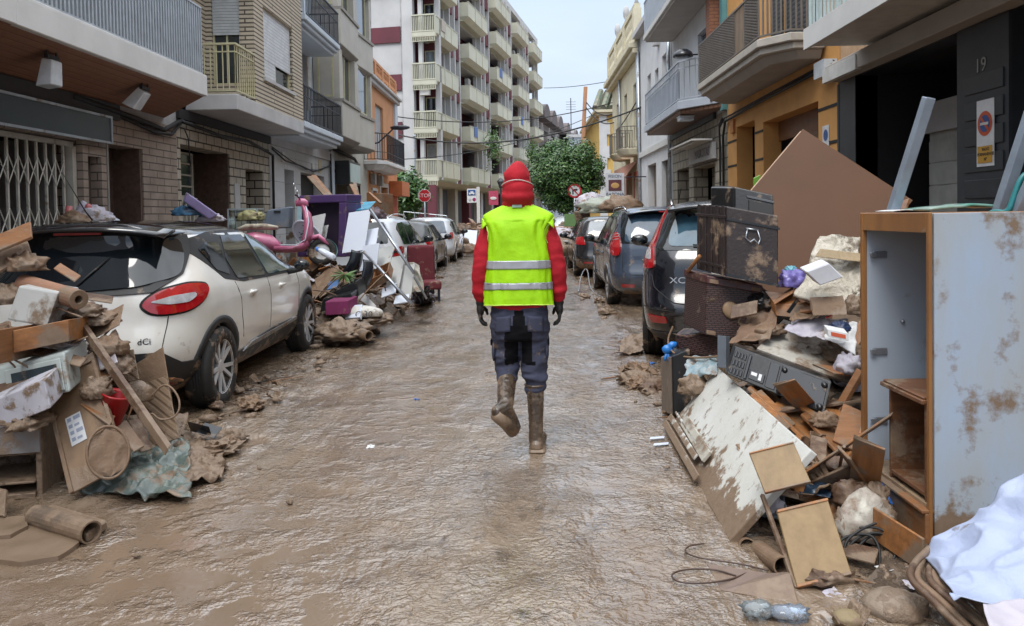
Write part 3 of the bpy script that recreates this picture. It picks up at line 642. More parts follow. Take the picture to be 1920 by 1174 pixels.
f.box("neighbour_pier", M_blkg, (11.6, 11.66, -.25, .02, 0, 3.4))
MTx = lambda u, n, z: frame(f.M @ V((u, n, z)), (0, -1, 0), (0, 0, 1))   # text facing the street on a right-hand wall
M_nickel = mat("dull_nickel", (.35, .35, .33), .4, metal=.3)
o = text("19", MTx(8.0, .035, 2.98), .2, M_nickel, f.root, "house_number")
mb = f.mb(); mb.box(7.75, 8.04, .046, .052, 1.95, 2.62); sg = mb.build("no_parking_sign", mat("white_enamel", (.7, .72, .74), .35)); tag(sg, "white sign with a red and blue no parking disc on the black pillar", "sign")
def disc(mb, c, r, z, n=28, M=None):
    k = [(r*cos(2*pi*i/n), r*sin(2*pi*i/n), z) for i in range(n)]; mb.add(k, [tuple(range(n))], M)
M_sred = mat("sign_red", (.55, .09, .03), .35); M_sblue = mat("sign_blue", (.03, .09, .28), .35); M_samb = mat("sign_amber", (.55, .3, .04), .4)
T = MTx(7.895, .0555, 2.38)
mb = MB(T); disc(mb, 0, .125, 0); mb.build("red_ring", M_sred, sg, norm=False)
mb = MB(T); disc(mb, 0, .085, .002); mb.build("blue_disc", M_sblue, sg, norm=False)
mb = MB(T @ Matrix.Rotation(-.8, 4, 'Z')); mb.box(-.09, .09, -.014, .014, .003, .005); mb.build("slash", M_sred, sg)
mb = MB(T); mb.box(-.07, .07, -.015, .012, .0055, .007); mb.build("white_bar", M_white, sg)
mb = MB(MTx(7.895, .0555, 2.07)); mb.box(-.125, .125, -.085, .085, 0, .002); mb.build("amber_plate", M_samb, sg)
for k in range(3): text(("VADO", "PERMANENTE", "Nº")[k], MTx(7.88, .058, 2.12-.05*k), .045, M_iron, sg)
f = Fac("ochre_building", "ochre orange building with a big louvred balcony and two dark doorways", (XR, 0, 0), **MR)
close(f, 11.66, 17.95, 9.8)
f.wall("ochre_wall", M_ow, 11.66, 17.95, 0, 3.75, 0, [(12.45, 15.3, 0, 3.28), (15.86, 17.2, 0, 3.4)], .35)
mb = f.mb()
for i in range(5):
    z = .9+i*.55
    for (a, b_) in ((11.67, 12.44), (15.31, 15.85), (17.21, 17.94)): mb.box(a, b_, .0, .012, z, z+.045)
mb.build("rustication_groove", M_dark, f.root)
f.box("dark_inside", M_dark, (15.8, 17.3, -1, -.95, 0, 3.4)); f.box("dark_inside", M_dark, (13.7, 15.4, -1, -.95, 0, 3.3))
f.door(12.5, 13.75, 0, 2.9, n=-.3, m=mat("dark_brown_door", (.16, .07, .035), .4, stretch=(1, 1, 8)), glass=True)
mb = f.mb(); mb.box(12.45, 15.3, -.36, -.3, 2.9, 3.28); mb.build("door_header", mat("brown_frame", (.2, .09, .04), .5), f.root)
poly = [(12.1, 0), (12.1, .55), (12.6, .92), (16.9, .92), (17.5, .45), (17.5, 0)]
f.balcony([(p[0], p[1]) for p in poly], 4.17, 4.3, mat("stone_moulding", (.46, .43, .38), .7), "balcony_top")
f.balcony([(p[0]+(14.7-p[0])*.02, max(0, p[1]-.06)) for p in poly], 4.06, 4.169, MATS["stone_moulding"], "balcony_moulding")
f.balcony([(p[0]+(14.7-p[0])*.05, max(0, p[1]-.14)) for p in poly], 3.92, 4.059, M_soff, "balcony", taper=.15)
M_bar = mat("grey_brown_bars", (.2, .18, .16), .5, metal=.3)
rp = [(12.15, .03), (12.15, .53), (12.63, .88), (16.88, .88), (17.45, .44), (17.45, .03)]
f.railing(rp, 4.3, 5.12, .085, .006, M_bar, flat=.03)
for (ua, ub) in ((12.63, 13.45), (14.0, 16.88)):
    mb = f.mb(); k = int((ub-ua)/.085)
    for i in range(k):
        for j in range(15):
            z = 4.38+j*.048+(i % 2)*.024; u = ua+i*.085; mb.box(u, u+.085, .885, .897, z, z+.022)
    mb.build("woven_screen", M_bar, f.root)
f.wall("ochre_upper", M_ow, 11.66, 17.95, 3.75, 9.8, -.02, [(13, 14.1, 4.3, 6.5), (15.6, 16.7, 4.3, 6.5)], .3)
M_louv = mat("dark_louvre", (.035, .035, .04), .5, wave=('Z', 4, (.005, .005, .006), .5), bump=.5)
for a, b_ in ((13, 14.1), (15.6, 16.7)): f.box("louvred_shutter", M_louv, (a, b_, -.1, -.03, 4.3, 6.5))
f.box("louvred_shutter", M_louv, (12.35, 13.0, -.018, .03, 4.3, 6.5)); f.box("louvred_shutter", M_louv, (14.1, 14.7, -.018, .03, 4.3, 6.5))
f.box("white_gutter_box", M_sheet, (11.7, 12.1, .0, .2, 3.55, 3.8))
pipes(f, [(11.7, .07, 3.72), (14, .09, 3.68), (16, .08, 3.66), (17.9, .07, 3.62), (18.1, .07, 3.3), (18.12, .06, .4)], .028)
pipes(f, [(11.7, .05, 3.78), (14.5, .06, 3.75), (17.9, .06, 3.7)], .02)
f.box("letter_box", mat("rust_box", (.45, .18, .05), .6), (17.3, 17.55, 0, .05, 3.3, 3.6))
mb = f.mb(); mb.box(12.0, 12.25, .008, .014, 2.45, 2.85); sg = mb.build("notice_plate", MATS["white_enamel"]); tag(sg, "small blue and white notice plate on the ochre wall beside the doorway", "sign")
mb = MB(MTx(12.12, .016, 2.7)); disc(mb, 0, .09, 0); mb.build("blue_disc", M_sblue, sg, norm=False)
f = Fac("silver_balcony_building", "white building with silver railed balconies above a rough stone shop front", (XR, 0, 0), **MR)
close(f, 17.95, 24.6, 10)
M_rub = mat("rubble_stone", (.38, .34, .27), .85, col2=(.22, .2, .16), ns=3, bump=1, bs=8, tile=('yz', .42, .28, .02, (.1, .09, .07), .4), mudz=1.2)
f.wall("rubble_wall", M_rub, 17.95, 24.6, 0, 3.9, 0, [(19.2, 21.6, 0, 2.75), (22.2, 23.9, 0, 2.85)], .4)
f.box("dark_inside", M_dark, (19.2, 24, -1.3, -1.25, 0, 3)); f.box("stone_jamb", M_rub, (20.8, 21.55, -1.2, -.5, 0, 2.75)); f.box("grey_shutter", mat("brown_grey", (.12, .11, .1), .7), (22.2, 23.9, -.45, -.4, 0, 2.85))
f.wall("upper_wall", M_wh, 17.95, 24.6, 3.9, 10, -.02, [(19.3, 21, 4.2, 6.3)], .3); f.window(19.3, 21, 4.2, 6.3, fm=M_zinc)
f.box("terracotta_pilaster", mat("terracotta_brick", (.3, .12, .06), .7, tile=('yz', .2, .08, .01, (.12, .05, .03), .5)), (18.3, 18.7, -.01, .3, 4.15, 7)); f.box("teal_strip", mat("teal_pipe", (.1, .28, .3), .6), (17.96, 18.2, -.01, .1, 3.9, 10))
M_silv = mat("silver_grey_paint", (.42, .46, .52), .5, col2=(.36, .4, .46), ns=3)
f.balcony([(17.96, 0), (19.2, .9), (24.5, .9), (24.5, 0)], 4.08, 4.28, M_silv, "balcony")
f.balcony([(17.99, 0), (19.25, .82), (24.45, .82), (24.45, 0)], 3.98, 4.079, mat("wood_soffit", (.2, .1, .06), .5, wave=('Y', 2.5, (.08, .04, .02), .2)), "balcony_soffit")
f.railing([(18.0, .03), (19.22, .86), (24.45, .86), (24.45, .03)], 4.28, 5.25, .18, .011, M_silv, mid=5.08)
f.box("rail_sheet", mat("smoked_panel", (.16, .2, .26), .25), (19.4, 24.3, .8, .81, 4.35, 5.05))
f.balcony([(17.96, 0), (17.96, .9), (24.5, .9), (24.5, 0)], 6.95, 7.12, M_white, "upper_balcony")
f.railing([(18, .03), (18, .86), (24.45, .86)], 7.12, 8.1, .12, .011, M_silv); f.box("rail_sheet", M_sheet, (18.1, 24.4, .8, .81, 7.2, 8.0))
f.balcony([(17.99, 0), (17.99, .84), (24.4, .84), (24.4, 0)], 6.88, 6.949, M_soff, "balcony_soffit")
f.mb().lathe([(.05, 0), (.09, -.1), (.06, -.16)], 10, Matrix.Translation((18.9, .35, 6.88))).build("soffit_lamp", M_lamp, f.root)
f.box("cable_box", M_iron, (19.0, 24.6, 0, .07, 3.82, 3.97))
mb = f.mb(); mb.box(19.4, 19.75, .45, .8, 3.84, 3.93); mb.box(19.38, 19.77, .43, .82, 3.93, 3.96); mb.build("soffit_floodlight", M_sheet, f.root, bevel=.01)
mb = f.mb(); mb.box(18.9, 21.65, .03, .12, 2.85, 3.25); sg = mb.build("shop_sign", mat("worn_grey_sign", (.4, .41, .42), .5, col2=(.3, .3, .3), ns=4)); tag(sg, "worn white and grey shop sign above the rough stone doorway", "sign")
text("MASKOTAS", MTx(20.05, .125, 3.05), .32, mat("sign_letters", (.1, .1, .13), .5), sg)
mb = f.mb(); mb.box(19.0, 21.9, .1, .6, 3.3, 3.34); mb.box(19.2, 21.7, .5, .53, 3.24, 3.27); mb.build("awning_cassette", M_white, f.root)
for dz, dn in ((0, .0), (.05, .05), (.1, .02)): pipes(f, [(17.9+dz, .08+dn, 3.7), (18.25, .12, 3.5+dz), (18.2+dz, .1, 2.9), (18.35, .08, 2.2), (18.15, .06, .5)], .022)
mb = f.mb(); mb.tube([(18.7, .5, 5.32), (18.7, .75, 5.32)], .02, 5)
mb.lathe([(.0, .16), (.12, .14), (.21, .07), (.24, 0), (.24, -.03), (.12, -.05)], 16, Matrix.Translation((18.7, .85, 5.3)))
o = mb.build("balcony_lamp", mat("black_lamp", (.015, .018, .025), .25), smooth=True); tag(o, "black round lamp at the corner of the silver railed balcony", "street lamp")
f = Fac("white_house", "plain white house with small upper windows and two tall brown doors", (XR, 0, 0), **MR)
close(f, 24.6, 31.2, 8.5)
f.wall("white_wall", M_wh, 24.6, 31.2, 0, 8.5, 0, [(25.3, 26.6, 0, 3.3), (27.7, 29.6, 0, 3.35), (25.5, 26.3, 5.6, 6.8), (28.6, 29.4, 5.6, 6.7), (27, 27.7, 5.7, 6.6)], .3)
f.box("louvred_door", mat("dark_brown_louvre", (.1, .08, .07), .5, wave=('Z', 4, (.02, .02, .02), .4)), (25.3, 26.6, -.2, -.15, 0, 3.3)); f.box("brown_door", mat("mid_brown", (.2, .14, .1), .6), (27.7, 29.6, -.3, -.25, 0, 3.35))
for a, b_ in ((25.5, 26.3), (28.6, 29.4), (27, 27.7)): f.window(a, b_, 5.6, 6.7, cols=1, fm=M_white)
f.box("eaves", M_conc, (24.6, 31.2, 0, .3, 8.5, 8.7)); f.box("string_course", M_white, (24.6, 31.2, 0, .1, 3.75, 3.95))
for u in (24.7, 31.15): pipes(f, [(u, .08, 8.4), (u, .08, 3.9), (u, .08, .2)], .06, M_zinc, "downpipe")
mb = f.mb(); mb.box(26.7, 27.0, .0, .2, 7.3, 7.8); mb.build("air_vent", M_conc, f.root)
f.box("utility_box", M_iron, (28.0, 28.3, 0, .1, 5.0, 5.5)) if False else None
f = Fac("cream_balustrade_building", "old cream building with a stone balustrade on its roof and slim balconies", (XR, 0, 0), **MR)
close(f, 31.2, 41, 8.0)
M_rust = mat("rust_red_render", (.4, .12, .08), .7, mudz=1)
f.wall("cream_wall", M_cr, 31.2, 41, 0, 8.0, 0, [(32, 33, 0, 3), (34.2, 35.5, 0, 3.1), (36.5, 38, 0, 3), (32.2, 33.2, 4.6, 7), (35.2, 36.2, 4.6, 7), (38.2, 39.2, 4.6, 7)], .3)
for a in (32.2, 35.2, 38.2): f.box("tall_shutter", mat("grey_green_shutter", (.3, .3, .26), .7, wave=('Z', 4, (.15, .15, .13), .4)), (a, a+1, -.15, -.1, 4.6, 7))
for a, b_ in ((32, 33), (34.2, 35.5), (36.5, 38)): f.box("doorway", mat("brown_door_far", (.16, .08, .05), .7), (a, b_, -.25, -.2, 0, 3.1))
mb = f.mb()
for a, b_ in ((31.8, 32), (33, 33.2), (34, 34.2), (35.5, 35.7), (36.3, 36.5), (38, 38.2)): mb.box(a, b_, 0, .03, 0, 3.3)
for a, b_ in ((32, 33), (34.2, 35.5), (36.5, 38)): mb.box(a, b_, 0, .03, 3.05, 3.3)
mb.build("red_surround", M_rust, f.root)
mb = f.mb(); mb.box(31.1, 41.1, 0, .45, 8.15, 8.4); mb.box(31.1, 41.1, 0, .3, 7.95, 8.15); mb.build("cornice", M_cr, f.root, bevel=.03)
mb = f.mb(); mb.box(31.2, 41, -.05, .2, 8.4, 8.75); mb.box(31.2, 41, -.05, .2, 9.75, 9.95)
for u in (31.4, 34.5, 37.7, 40.8): mb.box(u-.25, u+.25, -.08, .24, 8.75, 9.75)
for i in range(30):
    u = 31.8+i*.31; mb.lathe([(.06, 8.75), (.11, 9.0), (.05, 9.25), (.1, 9.5), (.06, 9.75)], 7, Matrix.Translation((u, .08, 0)))
mb.build("balustrade", M_cr, f.root)
for u in (31.4, 34.5, 37.7): f.mb().lathe([(.12, 9.95), (.06, 10.1), (.13, 10.25), (.15, 10.45), (.1, 10.65), (0, 10.75)], 10, Matrix.Translation((u, .08, 0))).build("stone_finial", M_conc, f.root, smooth=True)
for (a, b_) in ((31.6, 33.4), (34.3, 36.0)):
    f.balcony([(a, 0), (a, .5), (a+.3, .8), (b_-.3, .8), (b_, .5), (b_, 0)], 3.95, 4.2, M_cr, taper=.25)
    f.railing([(a+.05, .03), (a+.05, .48), (a+.32, .76), (b_-.32, .76), (b_-.05, .48), (b_-.05, .03)], 4.2, 5.1, .14, .012, M_bar)
for u in (31.25, 37.1): pipes(f, [(u, .1, 7.9), (u, .1, 4)], .06, M_zinc, "downpipe")
mb = f.mb(); mb.add([(32.4, .0, 3.75), (35.4, .0, 3.75), (35.4, .6, 3.5), (32.4, .6, 3.5), (32.4, .0, 3.7), (35.4, 0, 3.7), (35.4, .58, 3.0), (32.4, .58, 3.0)], [(0, 1, 2, 3), (4, 5, 6, 7), (2, 3, 7, 6), (0, 3, 7, 4), (1, 2, 6, 5)])
o = mb.build("awning", mat("salmon_canvas", (.6, .26, .18), .8, wave=('Y', .8, (.62, .5, .42), .4))); tag(o, "faded salmon awning hanging under the far cream balcony", "awning")
mb = MB(); c0 = P(1153, 348, 30); mb.box(c0.x-.36, c0.x+.36, 30-.03, 30+.03, c0.z-.48, c0.z+.48); sg = mb.build("hanging_sign", mat("pale_grey_sign", (.6, .62, .66), .5)); tag(sg, "pale hanging shop sign with a dark picture panel, right of the yellow corner", "sign")
mb = MB(); mb.box(c0.x-.25, c0.x+.25, 29.955, 29.968, c0.z-.2, c0.z+.22); mb.build("picture_panel", mat("maroon_panel", (.12, .04, .05), .5), sg)
mb = MB(); mb.ell((c0.x, 29.95, c0.z), (.16, .01, .11), 14); mb.build("orange_emblem", mat("emblem_amber", (.55, .33, .12), .5), sg)
TF = lambda x, y, z: frame((x, y, z), (1, 0, 0), (0, 0, 1))
text("FISION", TF(c0.x, 29.965, c0.z+.35), .17, mat("navy_letters", (.04, .05, .12), .5), sg); text("BARONA", TF(c0.x, 29.965, c0.z-.34), .17, MATS["navy_letters"], sg)
mb = MB(); mb.box(c0.x+.36, 4.7, 29.98, 30.02, c0.z+.3, c0.z+.34); mb.build("sign_arm", M_iron, sg)
M_yel = mat("yellow_render", (.62, .42, .13), .75, col2=(.54, .36, .1), ns=1.5)
mb = MB(); yx = 4.55
mb.box(yx, 13, 46.5, 58, 0, 7.6); yr = thing("yellow_corner_house", "yellow house with white corner stones and a tiled roof edge", "building", (yx, 46.5, 0)); mb.build("wall", M_yel, yr)
mb = MB()
for i in range(11):
    w = .62 if i % 2 else .42; mb.box(yx-.03, yx+w, 46.4, 46.497, i*.7, (i+1)*.7)
mb.build("corner_stones", M_wh, yr)
mb = MB(); mb.box(yx-.35, 13.3, 46.1, 58.3, 7.6, 7.75); mb.box(yx-.2, 13.2, 46.25, 58.2, 7.45, 7.6); mb.build("eaves", M_cr, yr)
mb = MB()
for i in range(18):
    x = yx-.3+i*.5; mb.tube([(x, 46.1, 7.85), (x+.6, 48.5, 9.2)], .18, 6)
mb.box(yx+.6, 12, 48.5, 56, 7.75, 9.3); mb.build("roof", mat("old_roof_tiles", (.22, .2, .15), .85, col2=(.1, .14, .1), ns=2), yr)
mb = MB(); mb.box(5.6, 8, 47.5, 51, 9.3, 11.2); mb.build("roof_box", M_conc, yr)
th = radians(10.7); ud = V((sin(th), cos(th), 0)); nd = V((cos(th), -sin(th), 0))
f = Fac("apartment_block", "tall white apartment block with burgundy panels and rows of cream balconies", (-5.35, 48.6, 0), ud, nd)
M_apw = mat("apartment_white", (.54, .545, .55), .75, col2=(.43, .435, .44), ns=.5)
M_burg = mat("burgundy_panel", (.13, .028, .042), .7, col2=(.1, .022, .034), ns=1)
M_apc = mat("apartment_cream", (.55, .55, .44), .6, col2=(.47, .47, .38), ns=1)
M_win_t = [M_glass, M_curt, mat("blind_window", (.42, .42, .4), .4, col2=(.3, .3, .3))]
TOP = 21.6
NB = -.95    # wall plane behind the balcony fronts
bays = [(0, 5), (8.0, 14.0), (17.2, 23.2), (26.6, 32.4), (35.6, 41)]
ops = []
for a, b_ in bays:
    for k in range(6): ops.append((a+.3, b_-.3, 4.1+3*k, 6.75+3*k))
f.wall("side_wall", M_apw, 0, 43, 3.9, TOP, NB, ops, .25)
f.box("recess_wall", M_burg, (0.3, 42.5, NB-1.3, NB-1.2, 4, TOP-.3))
for z in range(7): f.box("floor_slab", M_apw, (0.0, 42.8, NB-1.2, NB-.255, 3.85+3*z, 4.08+3*z))
q = random.Random(3)
for bi, (a, b_) in enumerate(bays):
    for k in range(6):
        z = 4.1+3*k; mb = f.mb()
        mb.add([(a, NB, z-.3), (b_, NB, z-.3), (b_-.5, NB+.55, z-.3), (a+.15 if bi else a, NB+.55, z-.3), (a, NB, z-.05), (b_, NB, z-.05), (b_, 0, z-.02), (a, 0, z-.02)],
               [(0, 3, 2, 1), (4, 5, 6, 7), (0, 1, 5, 4), (1, 2, 6, 5), (2, 3, 7, 6), (3, 0, 4, 7)])
        mb.box(a, b_, -.05, 0, z-.019, z+1.0); mb.box(b_-.05, b_, NB, -.051, z-.019, z+1.0)
        if bi: mb.box(a, a+.05, NB, -.051, z-.019, z+1.0)
        mb.box(a-.02, b_+.02, -.08, .03, z+1.0, z+1.05)
        for t in (.35, .68): mb.box(a+(b_-a)*t-.06, a+(b_-a)*t+.06, .0, .04, z, z+1.0)
        bo = mb.build("balcony", M_apc, f.root)
        w = 1.1; u = a+.8+q.random()*1.2
        f.window(u, u+1.3, z+.02, z+2.3, n=NB-1.14, gm=q.choice(M_win_t), cols=1, w=.07)
        if b_-a > 4: f.window(u+2.0, u+3.1, z+.9, z+2.2, n=NB-1.14, gm=q.choice(M_win_t), cols=1, w=.07)
        if q.random() < .3:
            f.mb().box(b_-1.6, b_-.9, NB-.6, NB-.3, z+1.7, z+2.3).build("air_conditioner", M_white, bo)
        if q.random() < .22:
            c = q.choice([(.55, .58, .62), (.12, .2, .45), (.5, .45, .4)])
            f.mb().box(a+1, a+2, .035, .05, z+.35, z+1.1).build("hung_cloth", mat("cloth_%d" % (int(c[0]*100)), c, .9), bo)
for (a, b_) in [(5, 8), (14, 17.2), (23.2, 26.6), (32.4, 35.6)]:
    for k in range(6):
        z = 4.1+3*k
        for s_, w in ((a+.15, .95), (b_-1.15, .95)):
            f.box("burgundy_spandrel", M_burg, (s_, s_+w, NB+.0, NB+.28, z-.35, z+.85))
            f.window(s_, s_+w, z+.9, z+2.25, n=NB+.05, gm=q.choice(M_win_t), cols=1, w=.06)
for u in (5.05, 6.35, 7.6, 14.05, 15.4, 17.0, 23.25, 24.7, 26.4, 32.5, 33.8, 35.4, 41.2): f.box("pilaster", M_apw, (u, u+.22, NB+.001, NB+.33, 3.9, TOP))
f.box("parapet", M_apw, (0, 43, NB-.3, NB+.1, TOP, TOP+.5)); f.box("roof_hut", M_apw, (20, 30, NB-6, NB-1.5, TOP, TOP+2))
f.box("core", M_apw, (.0, 43, NB-12, NB-1.31, 3.9, TOP))
mb = f.mb(); mb.add([(-.2, NB-9, 3.55), (42, NB-9, 3.55), (42, NB+.4, 3.55), (-.0, NB+.4, 3.55), (-.2, NB-9, 3.78), (42, NB-9, 3.78), (42, .1, 3.78), (-.2, .1, 3.78)],
                  [(0, 3, 2, 1), (4, 5, 6, 7), (0, 1, 5, 4), (1, 2, 6, 5), (2, 3, 7, 6), (3, 0, 4, 7)]); mb.build("canopy_slab", M_apc, f.root)
f.box("canopy_edge", M_apc, (5, 42, NB+.2, -.0, 3.78, 4.5)) if False else None
f.box("shop_back", mat("dark_shop", (.05, .045, .045), .5), (.4, 42, NB-1.6, NB-1.5, 0, 3.6)); 
for i in range(11):
    u = .2+i*3.9; m = (M_burg, M_apw, M_bay)[i % 3]
    f.box("column", m, (u, u+.7, NB-.9, NB-.3, 0, 3.56))
    f.box("column_side", M_apw, (u+.72, u+.85, NB-.9, NB-.35, 0, 3.56))
g = Fac("tmp", "x", f.M @ V((0, 0, 0)), u=-nd, n=-ud); bpy.data.objects.remove(g.root); g.root = f.root
g.wall("front_wall", M_apw, 1.5, 12, 3.9, TOP, .0, [(2.35, 4.3, 4.6+3*k, 6.5+3*k) for k in range(6)], .25)
g.box("front_pillar", M_apw, (.0, .3, -.95, -.6, 3.9, TOP)); g.box("corner_back", M_burg, (.3, 2, -1.6, -1.5, 3.9, TOP)); g.box("pillar", M_apw, (1.5, 2.2, .001, .2, 3.9, TOP))
for k in range(6):
    z = 4.1+3*k
    g.window(2.35, 4.3, z+.75, z+2.4, n=-.05, gm=M_curt if k % 3 == 1 else q.choice(M_win_t), cols=2, rows=1 if k % 2 else 0, shut=.45 if k == 3 else 0, sm=M_white, w=.08)
    g.box("burgundy_spandrel", M_burg, (2.35, 4.3, .0, .12, z-.5, z+.49))
    r_ = g.railing([(.04, .3), (1.5, .3)], z, z+1.05, .11, .03, M_apc, top=.06, name="front_railing")
    g.railing([(.04, .3), (1.5, .3)], z-.62, z-.28, .11, .03, M_apc, top=.03, name="slat_fringe"); g.box("balcony_floor", M_apc, (0, 1.5, -.0, .33, z-.28, z-.0))
    g.box("balcony_return", M_apc, (.0, .04, 0, .27, z, z+1.0))
    g.window(.55, 1.25, z+.02, z+2.2, n=-1.45, gm=q.choice(M_win_t), cols=1, w=.07)
    g.box("side_wall_recess", M_burg, (1.5, 1.55, -1.5, -.26, z, z+2.7)) if False else None
g.wall("ground_front", M_bay, 1.5, 12, 0, 3.55, -.4, [(2.4, 3.3, 0, 2.6), (5, 7, .8, 2.6)], .3); g.box("brown_door", mat("mid_brown", (.2, .14, .1), .6), (2.4, 3.3, -.6, -.55, 0, 2.6))
g.box("front_canopy", M_apc, (1.5, 12, -.3, .9, 3.56, 3.9))
for u, m in ((.1, M_burg), (1.7, M_bay), (4.2, M_apw)): g.box("column", m, (u, u+.55, .1, .5, 0, 3.55))
g.mb().box(.5, 1.1, -.1, .2, 9.2, 9.6).build("air_conditioner", M_white, f.root)
f = Fac("far_dark_building", "far grey building with curved roof gables beyond the apartment block", f.M @ V((43.5, -.6, 0)), ud, nd)
M_far = mat("far_grey_render", (.28, .26, .25), .8, col2=(.22, .2, .2), ns=.4); M_fard = mat("far_dark_roof", (.12, .1, .1), .8)
f.wall("facade", M_far, 0, 50, 0, 13.2, -1, [(a, a+3, 4.2+3*k, 6.4+3*k) for a in (2, 8, 14, 22, 32, 42) for k in range(3)], .5)
f.box("core", M_fard, (0, 50, -12, -1.6, 0, 12.5))
for a in (1.5, 7.5, 13.5, 21.5, 31.5, 41.5):
    for k in range(3): f.box("balcony", M_apc if k == 0 else M_far, (a, a+4.2, -1, .4, 3.9+3*k, 5.1+3*k))
    mb = f.mb(); mb.prism([(a-.3, 13.2)]+[(a+2-2.4*cos(t), 13.4+1.7*sin(t)) for t in [i*pi/8 for i in range(9)]]+[(a+4.3, 13.2)], -1.6, .2); mb.build("gable", M_fard, f.root)
for i, (px0, px1, py, Y, c, nm, lb) in enumerate([
        (1044, 1072, 250, 118, (.5, .53, .55), "far_house", "far pale house left of the pole with flat roof behind the tree"),
        (1066, 1122, 258, 112, (.5, .56, .64), "far_house", "far pale blue block with a blue door box behind the pole"),
        (1085, 1135, 275, 100, (.5, .47, .38), "far_house", "far cream house with a round balcony beside the yellow corner house"),
        (1020, 1066, 300, 125, (.4, .42, .44), "far_house", "far grey house half hidden behind the round tree")]):
    a, b_ = P(px0, py, Y), P(px1, py, Y); m = mat("far_paint_%s" % "abcd"[i], c, .8, col2=tuple(x*.85 for x in c), ns=.3)
    t = thing(nm, lb, "house", (a.x, Y, 0)); mb = MB(); mb.box(a.x, b_.x, Y, Y+12, 0, a.z); mb.build("wall", m, t)
    mb = MB(); mb.box(a.x-.3, b_.x+.3, Y-.4, Y+12.3, a.z, a.z+.4); mb.build("roof", M_conc, t)
    n = max(2, int((b_.x-a.x)/2.2))
    for k in range(n):
        for z in (1.2, 4.4, 7.6):
            if z+2 > a.z: continue
            x = a.x+(k+.3)*(b_.x-a.x)/n; mb = MB(); mb.box(x, x+1, Y-.06, Y-.01, z, z+1.5); mb.build("window", M_glass, t)
mb = MB(); mb.box(-14, 40, 150, 162, 0, 9); tt = thing("far_terrace", "far pale terrace closing the end of the street", "house", (0, 150, 0)); mb.build("wall", mat("far_paint_e", (.45, .46, .47), .8), tt)
mb = MB()
for k in range(14): mb.box(-12+k*3.6, -10.8+k*3.6, 149.9, 149.99, 4.5, 6.3)
mb.build("window", M_glass, tt)
mb = MB(); c = P(1071, 245, 110); mb.tube([c, c+V((0, 0, 4.6))], .06, 4); 
for k in range(4): mb.tube([c+V((-.7, 0, 3+k*.35)), c+V((.7, 0, 3+k*.35))], .03, 3)
o = mb.build("roof_antenna", M_iron); tag(o, "thin television antenna on the far roof left of the pole", "antenna")
mb = MB(); mb.box(1.6, 6.2, 74, 78, .4, 2.9); mb.box(1.2, 1.6, 74.2, 77.8, .4, 1.8)
o = mb.build("parked_truck", mat("pale_blue_truck", (.42, .5, .6), .5), bevel=.15); tag(o, "pale blue truck box parked far behind the round tree", "truck")
M_bark = mat("bark", (.09, .07, .055), .85, bump=.5, bs=14)
def leaf_mat(name, c, c2):
    m = mat(name, c, .35, col2=c2, ns=2.2, spec=.5); return m
def tree(name, label, base, h, r, rz, cz, n, m1, m2, seed, leaf=.11):
    q = random.Random(seed); t = thing(name, label, "tree", base)
    mb = MB(); B = V(base)
    mb.tube([B, B+V((.03, 0, cz*.35)), B+V((-.04, .03, cz*.7)), B+V((0, 0, cz))], .1, 8, r2=.06)
    limbs = []
    for i in range(9):
        a = i*2.4; z0 = cz*(.55+.04*i); d = V((cos(a), sin(a), .75+.35*q.random())).normalized(); e = B+V((0, 0, z0))+d*r*(.55+.35*q.random())
        mid = (B+V((0, 0, z0))+e)/2+V((0, 0, -.12)); mb.tube([B+V((0, 0, z0)), mid, e], .045, 6, r2=.012); limbs.append(e)
    mb.build("trunk", M_bark, t, smooth=True)
    clumps = []
    for i in range(130):
        while True:
            d = V((q.uniform(-1, 1), q.uniform(-1, 1), q.uniform(-1, 1)))
            if .25 < d.length < 1: break
        d = d.normalized()*(.4+.52*q.random()**.5)
        bump = 1+.10*noise.noise(d*2+V((seed, 0, 0)))
        clumps.append((B+V((d.x*r*bump, d.y*r*bump, cz+rz*.55+d.z*rz*bump)), .2*r+.14*r*q.random()))
    for mi, mm in enumerate((m1, m2)):
        mb = MB(); vs = []; fs = []
        for i in range(n):
            c, cr_ = q.choice(clumps); d = V((q.gauss(0, 1), q.gauss(0, 1), q.gauss(0, .8))); d = d.normalized()*cr_*(.4+.7*q.random())
            p = c+d; nrm = (d.normalized()+V((0, 0, .6))+V((q.gauss(0, .4), q.gauss(0, .4), q.gauss(0, .4)))).normalized()
            a = nrm.orthogonal().normalized(); a = Matrix.Rotation(q.random()*6.3, 3, nrm) @ a; b_ = nrm.cross(a); L = leaf*(.7+.7*q.random()); w = L*.42
            k = len(vs); vs += [p-a*L, p+b_*w-nrm*.01, p+a*L, p-b_*w-nrm*.01]; fs.append((k, k+1, k+2, k+3))
        mb.v = vs; mb.f = fs; mb.mi = [0]*len(fs)
        mb.build("crown" if mi == 0 else "crown_fresh_leaves", mm, t, norm=False)  # second set: paler leaves scattered at random through the crown
    return t
L1 = leaf_mat("orange_tree_leaf", (.06, .14, .04), (.03, .08, .03)); L2 = leaf_mat("fresh_leaf", (.10, .19, .045), (.06, .13, .03))
tb = P(1064, 430, 35); tree("street_tree", "round dark green tree in the middle distance behind the no turning sign", (tb.x, 35, 0), 5, 1.62, 1.62, 2.45, 22000, L1, L2, 5, .07)
tb = P(770, 420, 41); tree("street_tree", "dark green tree behind the stop sign at the left corner", (tb.x-.5, 41, 0), 4.5, 1.5, 1.3, 2.0, 5000, L1, L2, 9, .12)
